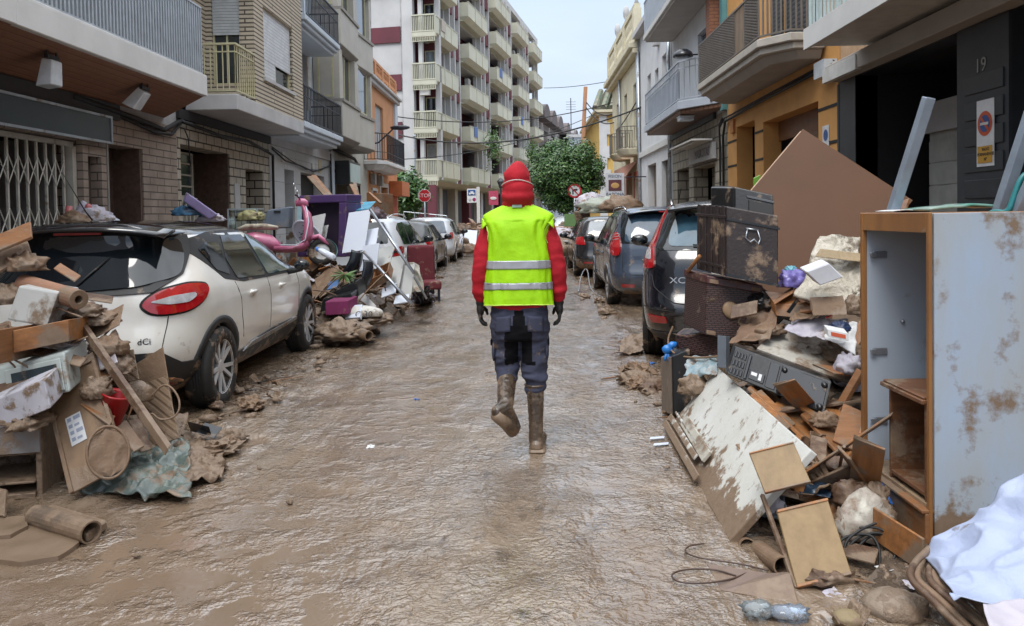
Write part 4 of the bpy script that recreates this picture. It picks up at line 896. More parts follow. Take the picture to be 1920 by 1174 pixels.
for (px, py, Y, lb) in ((926, 275, 60, "leafy plant spilling over an apartment balcony rail"), (998, 288, 75, "small leafy plant on the far apartment balcony")):
    c = P(px, py, Y); q = random.Random(px); vs = []; fs = []
    for i in range(500):
        p = c+V((q.gauss(0, .3), q.gauss(0, .3), q.gauss(0, .55))); a = V((q.gauss(0, 1), q.gauss(0, 1), q.gauss(0, 1))).normalized(); b_ = a.orthogonal().normalized()
        k = len(vs); vs += [p-a*.14, p+b_*.06, p+a*.14, p-b_*.06]; fs.append((k, k+1, k+2, k+3))
    mb = MB(); mb.v = vs; mb.f = fs; mb.mi = [0]*500; o = mb.build("balcony_plant", L2, norm=False); tag(o, lb, "plant")
a = P(1098, 163, 43); b_ = P(1087, 392, 43); mb = MB(); mb.tube([V((b_.x-.02, 43, 0)), V((b_.x, 43, b_.z)), a], .13, 10, r2=.11)
o = mb.build("wooden_pole", mat("orange_wood_pole", (.32, .16, .08), .8, col2=(.22, .1, .05), stretch=(6, 6, .6)), smooth=True); tag(o, "leaning wooden utility pole rising behind the round tree", "utility pole")
def signpost(c, r, label, kind, h_extra=0.0):
    t = thing("road_sign", label, "road sign", (c.x, c.y, 0))
    mb = MB(); mb.tube([(c.x, c.y+.03, 0), (c.x, c.y+.03, c.z+r)], .035, 8); mb.build("post", M_zinc, t, smooth=True)
    T = frame((c.x, c.y, c.z), (1, 0, 0), (0, 0, 1))
    def poly(n, rr, z0, z1, m, nm, off=0):
        k = [(rr*cos(2*pi*(i+off)/n), rr*sin(2*pi*(i+off)/n)) for i in range(n)]; mb = MB(T)
        mb.add([(x, y, z0) for x, y in k]+[(x, y, z1) for x, y in k], [tuple(range(n)), tuple(range(2*n-1, n-1, -1))]+[(i, n+i, n+(i+1) % n, (i+1) % n) for i in range(n)])
        return mb.build(nm, m, t)
    RED = mat("road_sign_red", (.5, .015, .025), .4); WH = mat("road_sign_white", (.75, .76, .78), .4)
    if kind == 'stop':
        poly(8, r, .0, .012, WH, "rim", .5); poly(8, r*.93, .012, .016, RED, "face", .5); text("STOP", T @ Matrix.Translation((0, 0, .018)), r*.82, WH, t)
    else:
        poly(36, r, .0, .012, RED, "rim"); poly(36, r*.76, .012, .016, WH, "face")
        mb = MB(T @ Matrix.Translation((0, 0, .019))); w = r*.1
        mb.box(-r*.22-w, -r*.22+w, -r*.5, r*.05, 0, .004); mb.box(-r*.22-w, r*.2, r*.05, r*.05+2*w, .0005, .0045)
        mb.add([(r*.18, r*.38, 0), (r*.18, -r*.08, 0), (r*.52, r*.15, 0)], [(0, 1, 2)]); mb.build("arrow", M_iron, t)
        mb = MB(T @ Matrix.Translation((0, 0, .026)) @ Matrix.Rotation(-pi/4, 4, 'Z')); mb.box(-r*.85, r*.85, -r*.07, r*.07, 0, .003); mb.build("slash", RED, t)
    return t
signpost(P(796, 367, 36), .31, "red octagonal stop sign at the left corner", 'stop')
signpost(P(1077, 358, 33.5), .3, "round no right turn sign in front of the round tree", 'turn')
c = P(885, 367, 44); t = thing("parking_sign", "white and blue parking notice on a pale post under the apartment block", "road sign", (c.x+.35, 44, 0))
mb = MB(); mb.box(c.x+.26, c.x+.44, 44, 44.1, 0, c.z+.5); mb.build("post", M_white, t); mb = MB(); mb.box(c.x-.28, c.x+.25, 44, 44.05, c.z-.4, c.z+.4); mb.build("panel", MATS["white_enamel"], t)
mb = MB(); mb.box(c.x-.22, c.x+.2, 43.985, 43.998, c.z+.02, c.z+.33); mb.build("blue_panel", M_sblue, t)
mb = MB(); mb.box(c.x-.17, c.x+.15, 43.972, 43.984, c.z+.1, c.z+.17); mb.ell((c.x-.12, 43.98, c.z+.1), (.05, .01, .05), 8); mb.ell((c.x+.1, 43.98, c.z+.1), (.05, .01, .05), 8); mb.box(c.x-.08, c.x+.08, 43.972, 43.984, c.z+.17, c.z+.25); mb.build("car_symbol", MATS["white_enamel"], t)
mb = MB(); mb.ell((c.x+.12, 43.99, c.z-.22), (.1, .012, .1), 14); mb.build("red_disc", mat("plum_disc", (.3, .03, .12), .4), t)
mb = MB(); mb.ell((c.x-.12, 43.99, c.z-.22), (.09, .012, .09), 14); mb.build("grey_disc", M_conc, t)
c = P(925, 372, 47); mb = MB(); mb.box(c.x-.28, c.x+.3, 47, 47.06, c.z-.4, c.z+.45); o = mb.build("banner_sign", mat("pink_banner", (.45, .06, .12), .5)); tag(o, "dark pink hanging sign left of the red hood", "sign")
mb = MB(); mb.ell((c.x, 46.98, c.z), (.2, .015, .1), 10); mb.build("white_emblem", M_white, o)
c = P(939, 345, 46); t = thing("street_lantern", "black lantern street lamp partly behind the red hood", "street lamp", (c.x, 46, 0))
mb = MB(); mb.tube([(c.x, 46, 0), (c.x, 46, c.z-.2)], .05, 8); mb.build("post", M_iron, t)
mb = MB(); mb.lathe([(.1, -.25), (.2, .1), (.24, .14), (.1, .3), (.0, .38)], 6, Matrix.Translation((c.x, 46, c.z))); mb.build("lantern", M_iron, t); 
mb = MB(); mb.lathe([(.08, -.2), (.17, .1), (.0, .12)], 6, Matrix.Translation((c.x, 45.9, c.z))); mb.build("lantern_glass", M_glass, t)
c = P(777, 255, 44); mb = MB(); mb.tube([(c.x, 44, 0), (c.x, 44, c.z)], .05, 8); mb.ell((c.x, 44, c.z), (.09, .09, .09), 8); o = mb.build("metal_pole", M_zinc); tag(o, "slim grey metal pole in front of the apartment block windows", "pole")
def wire(a, b_, sag, r, lb, nm="overhead_cable"):
    mb = MB(); mb.tube([a.lerp(b_, i/16)-V((0, 0, sag*4*(i/16)*(1-i/16))) for i in range(17)], r, 5, cap=False); o = mb.build(nm, M_cable, norm=False); tag(o, lb, "cable")
wire(P(700, 212, 36), P(1150, 192, 41), .7, .025, "upper black cable crossing from the orange house to the cream house")
wire(P(735, 250, 38), P(1205, 200, 31), .9, .035, "thick black cable sagging across the street below the others")
wire(P(720, 300, 34), P(1113, 215, 46), .6, .02, "thin black cable rising to the yellow house eaves")
wire(P(1020, 165, 58), P(1145, 152, 42), .1, .02, "highest thin cable in front of the open sky")
wire(P(1098, 190, 43), P(1150, 213, 41), .35, .03, "short cable loop from the pole to the cream house")
wire(P(1098, 200, 43), P(1160, 225, 40), .5, .03, "lower slack cable from the pole to the cream house")
wire(P(1165, 235, 36), P(1250, 82, 27), .15, .025, "black cable climbing along the white house wall")
mb = MB(); a = P(757, 397, 37); b_ = P(838, 405, 37)
mb.tube([a, b_], .025, 6); mb.tube([a-V((0, 0, .45)), b_-V((0, 0, .45))], .02, 6)
for t_ in (0, .25, .5, .75, 1): p = a.lerp(b_, t_); mb.tube([p, V((p.x, p.y, 0))], .025, 6)
o = mb.build("guard_rail", M_zinc); tag(o, "low grey guard rail behind the far parked cars on the left", "railing")
mb = MB(); pts = [P(825, 418, 35), P(850, 426, 35), P(890, 423, 35), P(925, 424, 35)]
mb.sheet(24, 1, lambda u, v: pts[0].lerp(pts[-1], u)+V((0, 0, -.22*4*u*(1-u)+.06*v)))
o = mb.build("barrier_tape", mat("red_white_tape", (.6, .1, .1), .5, wave=('X', .5, (.65, .65, .65), .5))); tag(o, "red and white barrier tape strung across the crossing", "barrier tape")
M_tyre = mat("tyre_rubber", (.018, .017, .016), .8, mud=.22, ms=7, bump=.4, bs=30)
M_rimm = mat("alloy_rim", (.62, .62, .63), .35, metal=.3, mud=.0, ms=9)
M_rimd = mat("dark_rim_back", (.02, .02, .02), .6, mud=.3)
M_plast = mat("black_cladding_plastic", (.02, .021, .023), .55, mudz=.55, mud=.05, ms=6, bump=.1)
M_cglass = mat("car_glass", (.008, .012, .016), .04, col2=(.005, .008, .011), spec=.6, coat=.2, mud=-.35, ms=4)
M_cglt = mat("teal_reflection_glass", (.035, .085, .09), .04, col2=(.02, .05, .055), ns=1.5, spec=1, coat=1, mud=-.2, ms=3)  # teal reflections put into the glass colour
M_tail = mat("tail_lamp_red", (.42, .012, .015), .1, coat=1, col2=(.3, .006, .01), ns=9)
M_tailw = mat("tail_lamp_clear", (.55, .56, .58), .12, coat=1, col2=(.3, .3, .32), ns=14)
M_chrome = mat("chrome", (.65, .66, .68), .12, metal=1)
M_seam = mat("panel_gap", (.01, .01, .01), .7)
def lerpt(tab, z):
    if z <= tab[0][0]: return tab[0][1:]
    for i in range(len(tab)-1):
        a, b = tab[i], tab[i+1]
        if z <= b[0]:
            t = (z-a[0])/(b[0]-a[0]);  # Catmull-Rom in value
            p0 = tab[max(i-1, 0)]; p3 = tab[min(i+2, len(tab)-1)]; out = []
            for k in range(1, len(a)):
                d1 = (b[k]-p0[k])/max(1e-6, b[0]-p0[0])*(b[0]-a[0]); d2 = (p3[k]-a[k])/max(1e-6, p3[0]-a[0])*(b[0]-a[0])
                s_ = b[k]-a[k]
                d1 = 0 if d1*s_ <= 0 else (min(abs(d1), 3*abs(s_))*(1 if s_ > 0 else -1)); d2 = 0 if d2*s_ <= 0 else (min(abs(d2), 3*abs(s_))*(1 if s_ > 0 else -1))
                h = t*t*t; q = t*t
                out.append((2*h-3*q+1)*a[k]+(h-2*q+t)*d1+(-2*h+3*q)*b[k]+(h-q)*d2)
            return out
    return tab[-1][1:]
class Car:
    def __init__(s, name, label, loc, rotz, prof, L, axles, wr, wx, paint, roof=None, group=None, rr=.5, bow=.12, rf=.55, top_black=False, seed=0, tw=.21, spokes=5, det=1):
        """prof rows (z, y_rear, y_front, half_width)"""
        s.root = thing(name, label, "car", loc, rotz, group or "cars parked along the street"); s.prof = prof; s.L = L; s.rr = rr; s.bow = bow; s.rf = rf; s.cache = {}
        s.paint = paint; s.det = det
        s.body(axles, wr, wx, roof)
        for i, ay in enumerate(axles):
            for sd in (1, -1): s.wheel(sd, ay, wr, wx, tw, spokes)
    def outl(s, z):
        k = round(z, 3)
        if k in s.cache: return s.cache[k]
        yr, yf, w = lerpt(s.prof, z); L = max(.05, yf-yr); rr = min(s.rr, w*.8, L*.35); rf = min(s.rf, w*.8, L*.35); bow = s.bow*min(1, L/2); pts = []
        xr = w-rr*.75
        for i in range(9): x = xr*i/8; pts.append((x, yr+bow*(x/w)**2))
        y0 = pts[-1][1]; p = 2.3
        for i in range(1, 13):
            a = pi/2*i/12; pts.append((xr+(w-xr)*sin(a)**(2/p), y0+rr*(1-cos(a)**(2/p))))
        ys = y0+rr; bf = .18*min(1, L/2); xf = w-rf*.8; ye = yf-bf*(xf/w)**2-rf
        ym = (yr+yf)/2
        for i in range(1, 25): y = ys+(ye-ys)*i/24; pts.append((w, y))
        for i in range(1, 13):
            a = pi/2*i/12; pts.append((xf+(w-xf)*cos(a)**(2/p), ye+rf*(1-(1-sin(a)**(2/p)))))
        yk = pts[-1][1]
        for i in range(1, 9): x = xf*(1-i/8); pts.append((x, yf-bf*(x/w)**2))
        pts[-1] = (0, yf)
        Lh = s.L/2; q = []
        for x, y in pts: t = abs(y-Lh*1.0)/Lh; q.append((x*(1-.055*min(1.2, t)**3), y))
        cum = [0]
        for a, b in zip(q[:-1], q[1:]): cum.append(cum[-1]+math.hypot(b[0]-a[0], b[1]-a[1]))
        s.cache[k] = (q, cum); return s.cache[k]
    def pt(s, mode, v, z, side=1):
        q, cum = s.outl(z)
        if mode == 's':
            i = 0
            for i in range(len(cum)-1):
                if cum[i+1] >= abs(v): break
            t = (abs(v)-cum[i])/max(1e-6, cum[i+1]-cum[i]); sg = side if v >= 0 else -side
        elif mode == 'x':
            i = 0; sg = 1 if v >= 0 else -1
            for i in range(len(q)-1):
                if q[i+1][0] >= abs(v) or i > 19: break
            t = min(1, (abs(v)-q[i][0])/max(1e-6, q[i+1][0]-q[i][0]))
        else:
            sg = side
            for i in range(8, len(q)-1):
                if q[i+1][1] >= v: break
            t = (v-q[i][1])/max(1e-6, q[i+1][1]-q[i][1]); t = max(0, min(1, t))
        a, b = q[i], q[i+1]; return V(((a[0]+(b[0]-a[0])*t)*sg, a[1]+(b[1]-a[1])*t, z))
    def nrm(s, mode, v, z, side):
        e = .02; a = s.pt(mode, v+e, z, side)-s.pt(mode, v-e, z, side); b = s.pt(mode, v, z+e, side)-s.pt(mode, v, z-e, side)
        n = a.cross(b); n = n.normalized() if n.length > 1e-9 else V((0, -1, 0))
        c = s.pt(mode, v, z, side)-V((0, s.L/2, z-.2)); 
        return n if n.dot(c) > 0 else -n
    def body(s, axles, wr, wx, roof):
        zs = sorted({r[0] for r in s.prof}); Z = []
        for a, b in zip(zs[:-1], zs[1:]):
            k = max(1, int((b-a)/.04)); Z += [a+(b-a)*i/k for i in range(k)]
        Z.append(zs[-1]); vs = []; fs = []; n = None
        for z in Z:
            q, cum = s.outl(z); full = q+[(-x, y) for x, y in q[-2:0:-1]]; n = len(full); vs += [(x, y, z) for x, y in full]
        for i in range(len(Z)-1):
            for j in range(n): fs.append((i*n+j, i*n+(j+1) % n, (i+1)*n+(j+1) % n, (i+1)*n+j))
        for base, flip in ((0, True), ((len(Z)-1)*n, False)):
            h = n//2
            for j in range(h):
                a, b = base+j, base+(j+1); c, d = base+(n-j-1) % n, base+(n-j) % n
                f = []
                for v_ in (a, b, c, d):
                    if v_ not in f: f.append(v_)
                if len(f) > 2: fs.append(tuple(f[::-1] if flip else f))
        mb = MB(); mb.v = [V(p) for p in vs]; mb.f = fs; mb.mi = [0]*len(fs)
        o = mb.build("body", [s.paint, M_plast], s.root, local=True, smooth=True)
        if s.det:
            for ay in axles:
                for sd in (1, -1):
                    cb = MB(frame((sd*wx, ay, wr-.0), (0, 0, 1), (0, 1, 0), (1, 0, 0))); cb.lathe([(wr+.045, -.3), (wr+.045, .3)], 40)
                    c = cb.build("cut", M_plast, None, recenter=False); md = o.modifiers.new("b", 'BOOLEAN'); md.object = c; md.operation = 'DIFFERENCE'; md.solver = 'EXACT'
                    s.cuts = getattr(s, 'cuts', [])+[c]
            bpy.context.view_layer.update()
            par = o.parent; o.parent = None; bpy.context.view_layer.update(); bake(o); o.parent = par
            for c in s.cuts: bpy.data.objects.remove(c)
            o.data.polygons.foreach_set("use_smooth", [True]*len(o.data.polygons))
        s.o = o
    def panel(s, name, poly, m, mode='y', side=1, off=.004, cell=.07, parent=None, r=.0, dz=0):
        """poly in (v, z): v = y on the side, x across the tail or arc length from the tail centre"""
        if r: poly = rndpoly(poly, r)
        dens = []
        for i in range(len(poly)):
            a, b = V(poly[i]), V(poly[(i+1) % len(poly)]); k = max(1, int((b-a).length/cell)); dens += [a.lerp(b, j/k) for j in range(k)]
        lo = [min(p[i] for p in dens) for i in (0, 1)]; hi = [max(p[i] for p in dens) for i in (0, 1)]; pts = [V((p[0], p[1])) for p in dens]; nb = len(pts)
        x = lo[0]+cell/2
        while x < hi[0]:
            z = lo[1]+cell/2
            while z < hi[1]:
                if inpoly(x, z, dens) and min((V((x, z))-p).length for p in pts[:nb]) > cell*.4: pts.append(V((x, z)))
                z += cell
            x += cell
        vv, _, ff, _, _, _ = delaunay_2d_cdt(pts, [], [list(range(nb))], 1, 1e-5)
        mb = MB(); top = [s.pt(mode, p[0], p[1], side)+s.nrm(mode, p[0], p[1], side)*off for p in vv]; bot = [s.pt(mode, p[0], p[1], side)-s.nrm(mode, p[0], p[1], side)*.01 for p in vv[:nb]]
        mb.add(top, [tuple(f) for f in ff]); k = len(top)
        mb.add(top[:nb]+bot, [(i, (i+1) % nb, nb+(i+1) % nb, nb+i) for i in range(nb)])
        o = mb.build(name, m, parent or s.root, local=True, smooth=False, norm=True)
        o.data.polygons.foreach_set("use_smooth", [i < len(ff) for i in range(len(o.data.polygons))])
        return o
    def seam(s, pts, mode='y', side=1, r=.0035, m=None, name="panel_gap", off=.0, sub=.08):
        P_ = []
        for a, b in zip(pts[:-1], pts[1:]):
            k = max(1, int(math.hypot(b[0]-a[0], b[1]-a[1])/sub)); P_ += [(a[0]+(b[0]-a[0])*i/k, a[1]+(b[1]-a[1])*i/k) for i in range(k)]
        P_.append(pts[-1]); mb = MB(); mb.tube([s.pt(mode, v, z, side)+s.nrm(mode, v, z, side)*off for v, z in P_], r, 5)
        return mb.build(name, m or M_seam, s.root, local=True, smooth=True)
    def arch(s, side, ay, wr, z0=.22, w=.055, m=None):
        R0 = wr+.03; out = []; a0 = math.asin(max(-.9, (z0-wr)/R0))
        k = 22; A = [a0+(pi-2*a0)*i/k for i in range(k+1)]
        poly = [(ay+cos(a)*R0, wr+sin(a)*R0) for a in A]+[(ay+cos(a)*(R0+w), wr+sin(a)*(R0+w)) for a in A[::-1]]
        mb = MB(); n = k+1
        T = lambda v, z, o_: s.pt('y', v, z, side)+V((side*o_, 0, 0))
        i_ = [T(*p, .014) for p in poly[:n]]; o1 = [T(*p, .012) for p in poly[n:][::-1]]; i2 = [T(*p, -.08) for p in poly[:n]]; o2 = [T(*p, -.01) for p in poly[n:][::-1]]
        vs = i_+o1+i2+o2; fs = []
        for j in range(k): fs += [(j, j+1, n+j+1, n+j), (j, 2*n+j, 2*n+j+1, j+1), (n+j, n+j+1, 3*n+j+1, 3*n+j)]
        mb.add(vs, fs); return mb.build("wheel_arch", m or M_plast, s.root, local=True, smooth=True)
    def wheel(s, sd, ay, wr, wx, tw, spokes):
        T = frame((sd*wx, ay, wr), (0, 1, 0), (0, 0, 1), (sd, 0, 0))     # local z points outwards
        mb = MB(T); h = tw/2
        pr = [(wr*.66, -h), (wr*.93, -h), (wr*.99, -h*.75), (wr, -h*.4)]
        for k in range(4): z = -h*.3+k*h*.2; pr += [(wr, z), (wr-.012, z+.006), (wr-.012, z+.016), (wr, z+.02)]
        pr += [(wr, h*.45), (wr*.99, h*.75), (wr*.93, h), (wr*.80, h*1.04), (wr*.66, h)]
        mb.lathe(pr, 36, close=True); w = mb.build("wheel", M_tyre, s.root, local=True, smooth=True)
        mb = MB(T); mb.lathe([(wr*.67, h*.95), (wr*.63, h*.9), (wr*.6, 0), (0, -.01)], 32, cap=False); mb.build("rim_barrel", M_rimd, w, local=True, smooth=True)
        mb = MB(T); mb.lathe([(wr*.62, h*.86), (wr*.67, h*.98), (wr*.69, h*.9), (wr*.65, h*.8)], 32, close=True)
        for i in range(spokes):
            a = 2*pi*i/spokes+.3
            for da in (-.17, .17) if s.det else (0,):
                R1 = Matrix.Rotation(a, 4, 'Z'); y0, y1 = da*.25*wr*1.2, da*wr*1.5; t = .016 if s.det else .03
                mb.add([(.03, y0-t, h*.55), (wr*.64, y1-t, h*.82), (wr*.64, y1+t, h*.82), (.03, y0+t, h*.55), (.03, y0-t, h*.75), (wr*.64, y1-t, h*.95), (wr*.64, y1+t, h*.95), (.03, y0+t, h*.75)],
                       [(0, 3, 2, 1), (4, 5, 6, 7), (0, 1, 5, 4), (1, 2, 6, 5), (2, 3, 7, 6), (3, 0, 4, 7)], R1)
        mb.lathe([(.0, h*.8), (.05, h*.8), (.06, h*.7), (.06, h*.4)], 14)
        mb.build("rim", M_rimm, w, local=True)
    def handle(s, side, y, z, m=None):
        mb = MB(); p = s.pt('y', y, z, side)+V((side*.02, 0, 0)); mb.ell(p, (.016, .095, .017), 10); mb.ell(s.pt('y', y-.02, z-.012, side), (.012, .055, .035), 10)
        return mb.build("door_handle", m or s.paint, s.root, local=True, smooth=True)
    def mirror(s, side, y, z, m=None, sc=1):
        p = s.pt('y', y, z, side); mb = MB(); c = p+V((side*.16, -.02, .06)); mb.ell(c, (.10*sc, .05*sc, .068*sc), 14); mb.tube([p-V((side*.02, 0, .02)), p+V((side*.08, 0, 0)), c-V((0, 0, .04))], .03, 8)
        o = mb.build("wing_mirror", m or M_plast, s.root, local=True, smooth=True)
        mb = MB(); mb.ell(c+V((0, -.032*sc, 0)), (.08*sc, .022*sc, .052*sc), 12); mb.build("mirror_glass", M_cglass, o, local=True, smooth=True)
    def rail(s, y0, y1, x, zf, m=None, lift=.035):
        for sd in (1, -1):
            mb = MB(); n = 12; mb.tube([V((sd*x, y0+(y1-y0)*i/n, zf(y0+(y1-y0)*i/n)+lift*min(1, 6*min(i/n, 1-i/n)))) for i in range(n+1)], .016, 6)
            mb.build("roof_rail", m or M_chrome, s.root, local=True, smooth=True)
    def topz(s, y, x=0):
        zt = s.prof[-1][0]; z = zt
        while z > .5:
            q, _ = s.outl(z); yr, yf, w = lerpt(s.prof, z)
            if yr < y < yf and w > abs(x): return z
            z -= .01
        return z
def inpoly(x, y, p):
    c = False; j = len(p)-1
    for i in range(len(p)):
        if (p[i][1] > y) != (p[j][1] > y) and x < (p[j][0]-p[i][0])*(y-p[i][1])/(p[j][1]-p[i][1])+p[i][0]: c = not c
        j = i
    return c
def rndpoly(poly, r, n=4):
    out = []; k = len(poly)
    for i in range(k):
        a, b, c = V(poly[i-1]), V(poly[i]), V(poly[(i+1) % k]); d1 = (a-b); d2 = (c-b); r1 = min(r, d1.length*.45); r2 = min(r, d2.length*.45)
        p, q = b+d1.normalized()*r1, b+d2.normalized()*r2
        for j in range(n+1): t = j/n; out.append(tuple(p*(1-t)**2+b*2*t*(1-t)+q*t*t))
    return out
def rear_wiper(c, x0, z0, x1, z1):
    mb = MB(); a = c.pt('x', x0, z0)+c.nrm('x', x0, z0, 1)*.03; b = c.pt('x', x1, z1)+c.nrm('x', x1, z1, 1)*.025; mb.tube([a, (a+b)/2+V((0, -.01, 0)), b], .008, 6); mb.ell(a, .02, 8); mb.build("rear_wiper", M_plast, c.root, local=True, smooth=True)
def plate(c, z, x=0, w=.52):
    mb = MB(); p = c.pt('x', x, z)+V((0, -.012, 0)); mb.box(p.x-w/2, p.x+w/2, p.y-.006, p.y+.004, z-.055, z+.055); return mb.build("number_plate", M_white, c.root, local=True, bevel=.004)
PW = mat("cream_white_paint", (.76, .76, .75), .22, coat=.8, col2=(.64, .62, .56), ns=1.2, mudz=.5, ms=7, mud=-.13, bump=.05)
prof = [(.24, .22, 3.95, .74), (.3, .12, 4.05, .81), (.42, .045, 4.1, .86), (.55, .02, 4.12, .885), (.66, .05, 4.1, .89), (.78, .10, 4.06, .892), (.88, .115, 3.98, .888), (.96, .13, 3.80, .872), (1.02, .155, 3.35, .85),
        (1.08, .20, 3.10, .822), (1.18, .285, 2.95, .775), (1.28, .36, 2.76, .73), (1.36, .40, 2.55, .69), (1.42, .40, 2.36, .655), (1.46, .43, 2.14, .61), (1.49, .55, 1.95, .54), (1.515, .8, 1.7, .42), (1.53, 1.05, 1.45, .2)]
g = G(385, 765)
c = Car("parked_car", "cream white crossover car with black roof, nearest car on the left", (-3.38, 5.48, .0), radians(.6), prof, 4.12, (.80, 3.41), .335, .79, PW, rr=.62, bow=.17)
for sd in (1, -1):
    for ay in (.80, 3.41): c.arch(sd, ay, .335)
    c.panel("sill_cladding", [(1.2, .23), (3.02, .23), (3.02, .47), (2.2, .47), (1.72, .44), (1.55, .385), (1.2, .385)], M_plast, 'y', sd, .012)
    c.panel("sill_chrome", rndpoly([(1.33, .37), (1.5, .385), (2.95, .44), (2.95, .475), (1.55, .43)], .02), MATS["chrome"] if 0 else mat("satin_trim", (.3, .31, .32), .4, metal=.5, mud=.3), 'y', sd, .02)
    c.panel("glasshouse_band", [(.83, 1.02), (1.0, 1.0), (1.4, .985), (2.1, .975), (3.02, .97), (2.98, 1.03), (2.62, 1.32), (2.3, 1.44), (1.7, 1.46), (1.1, 1.44), (.78, 1.40), (.66, 1.30)] if 0 else
            [(1.02, 1.04), (1.4, .985), (2.1, .975), (3.05, .97), (2.92, 1.09), (2.66, 1.27), (2.40, 1.385), (2.1, 1.43), (1.6, 1.447), (1.1, 1.435), (.72, 1.39), (.60, 1.33)], M_plast, 'y', sd, .004, r=.02)
    c.panel("rear_side_window", [(.93, 1.12), (1.16, 1.06), (1.22, 1.34), (.98, 1.355), (.80, 1.30)], M_cglass, 'y', sd, .010, r=.03)
    c.panel("rear_door_window", [(1.27, 1.02), (1.98, 1.0), (1.87, 1.395), (1.36, 1.40), (1.22, 1.2)], M_cglass, 'y', sd, .010, r=.03)
    c.panel("front_door_window", [(2.06, 1.0), (2.82, .995), (2.60, 1.22), (2.36, 1.345), (2.1, 1.39), (1.95, 1.395)], M_cglt, 'y', sd, .010, r=.03)
    c.panel("quarter_window", [(2.85, .995), (2.99, .99), (2.88, 1.08), (2.76, 1.16)], M_cglt, 'y', sd, .010, r=.01)
    c.seam([(1.2, 1.0), (1.26, .85), (1.27, .7), (1.32, .5)], side=sd); c.seam([(2.02, .98), (2.06, .8), (2.05, .48)], side=sd); c.seam([(3.0, .97), (3.06, .8), (3.02, .5)], side=sd)
    c.handle(sd, 1.55, .88); c.handle(sd, 2.4, .87); c.mirror(sd, 2.72, 0.99, M_plast, .85)
    c.panel("tail_lamp_surround", rndpoly([(.50, 0.920), (.62, 1.025), (.85, 1.065), (1.08, 1.045), (1.14, 0.990), (1.06, 0.900), (.90, 0.835), (.70, 0.820), (.58, 0.835)], .08), M_seam, 's', sd, .003, cell=.05)
    tl = c.panel("tail_lamp", rndpoly([(.525, 0.915), (.63, 1.005), (.85, 1.045), (1.06, 1.028), (1.115, 0.985), (1.04, 0.910), (.89, 0.850), (.70, 0.835), (.60, 0.850)], .08), M_tail, 's', sd, .02, cell=.04)
    c.panel("tail_lamp_lens", rndpoly([(.585, 0.930), (.74, 0.965), (.93, 0.975), (.95, 0.950), (.88, 0.910), (.72, 0.905)], .03), M_tailw, 's', sd, .026, parent=tl, cell=.04)
    c.seam([(.74, 1.03), (.735, .9), (.72, .75), (.70, .5)], 's', sd, r=.004)
    c.panel("rear_reflector", [(.55, .30), (.78, .30), (.78, .34), (.55, .34)], mat("dull_red_reflector", (.25, .01, .01), .3, mud=.4), 's', sd, .016, cell=.05)
c.panel("rear_window", [(-.70, 1.10), (-.5, 1.04), (0, 1.01), (.5, 1.04), (.70, 1.10), (.665, 1.25), (.60, 1.40), (.3, 1.425), (-.3, 1.425), (-.60, 1.40), (-.665, 1.25)], M_cglass, 'x', 1, .022, cell=.06, r=.05)
c.panel("tailgate_band", [(-.80, 1.12), (-.6, 1.0), (0, .975), (.6, 1.0), (.80, 1.12), (.82, 1.28), (.80, 1.42), (.4, 1.45), (-.4, 1.45), (-.80, 1.42), (-.82, 1.28)], M_plast, 's', 1, .013, cell=.06)
c.panel("rear_bumper", [(-1.02, .24), (1.02, .24), (1.06, .46), (.86, .47), (.70, .57), (0, .57), (-.70, .57), (-.86, .47), (-1.06, .46)], M_plast, 's', 1, .014, cell=.08)
for p in c.o.data.polygons:
    if p.center.z > 1.405 and p.center.y < 2.75: p.material_index = 1
c.o.data.materials[1] = mat("black_roof_gloss", (.012, .012, .014), .12, coat=1, mud=-.1, ms=3)
mb = MB(); M_roofb = mat("black_roof_gloss", (.012, .012, .014), .12, coat=1, mud=-.1, ms=3)
def rooff(u, v):
    y = .36+u*2.0; w = .62-.04*abs(u-.4); x = (v*2-1)*w
    return V((x, y, 1.543-.10*abs(v*2-1)**3.2-.11*max(0, u-.45)**2*2.2-.035*max(0, .35-u)*2))
mb.sheet(24, 16, rooff); c_ = mb.build("roof_skin", M_roofb, c.root, local=True, smooth=True, solid=.012)
mb = MB(); mb.sheet(4, 16, lambda u, v: V(((v*2-1)*.64, .24+u*.2+.10*abs(v*2-1)**2, 1.475+.048*u-.06*abs(v*2-1)**2.6))); mb.build("spoiler", M_roofb, c.root, local=True, smooth=True, solid=.03)
mb = MB(); mb.box(-.18, .18, .30, .32, 1.44, 1.458); mb.build("brake_light", M_tail, c.root, local=True)
mb = MB(); mb.tube([(0, .55, 1.53), (-.03, .48, 1.62), (-.1, .3, 1.92)], .007, 5, r2=.003); mb.ell((0, .55, 1.535), (.03, .05, .02), 8); mb.build("antenna", M_cable, c.root, local=True, smooth=True)
rear_wiper(c, .05, 1.03, .22, 1.25)
mb = MB(); mb.box(-.3, .3, -.0, .04, .68, .70)
mb.ell(c.pt('x', -.25, .72)+V((0, -.01, 0)), (.06, .02, .05), 10); mb.build("tailgate_badge", M_chrome, c.root, local=True, smooth=True)
T = MW[c.root.name] @ frame(c.pt('s', .58, .65)+c.nrm('s', .58, .65, 1)*.006, c.pt('s', .62, .65)-c.pt('s', .54, .65), (0, 0, 1)); text("dCi", T, .065, M_plast, c.root, ext=.003)
PB = mat("black_blue_paint", (.007, .008, .012), .15, coat=.8, col2=(.005, .006, .01), ns=.6, mudz=.5, ms=5, mud=-.12, bump=.04)
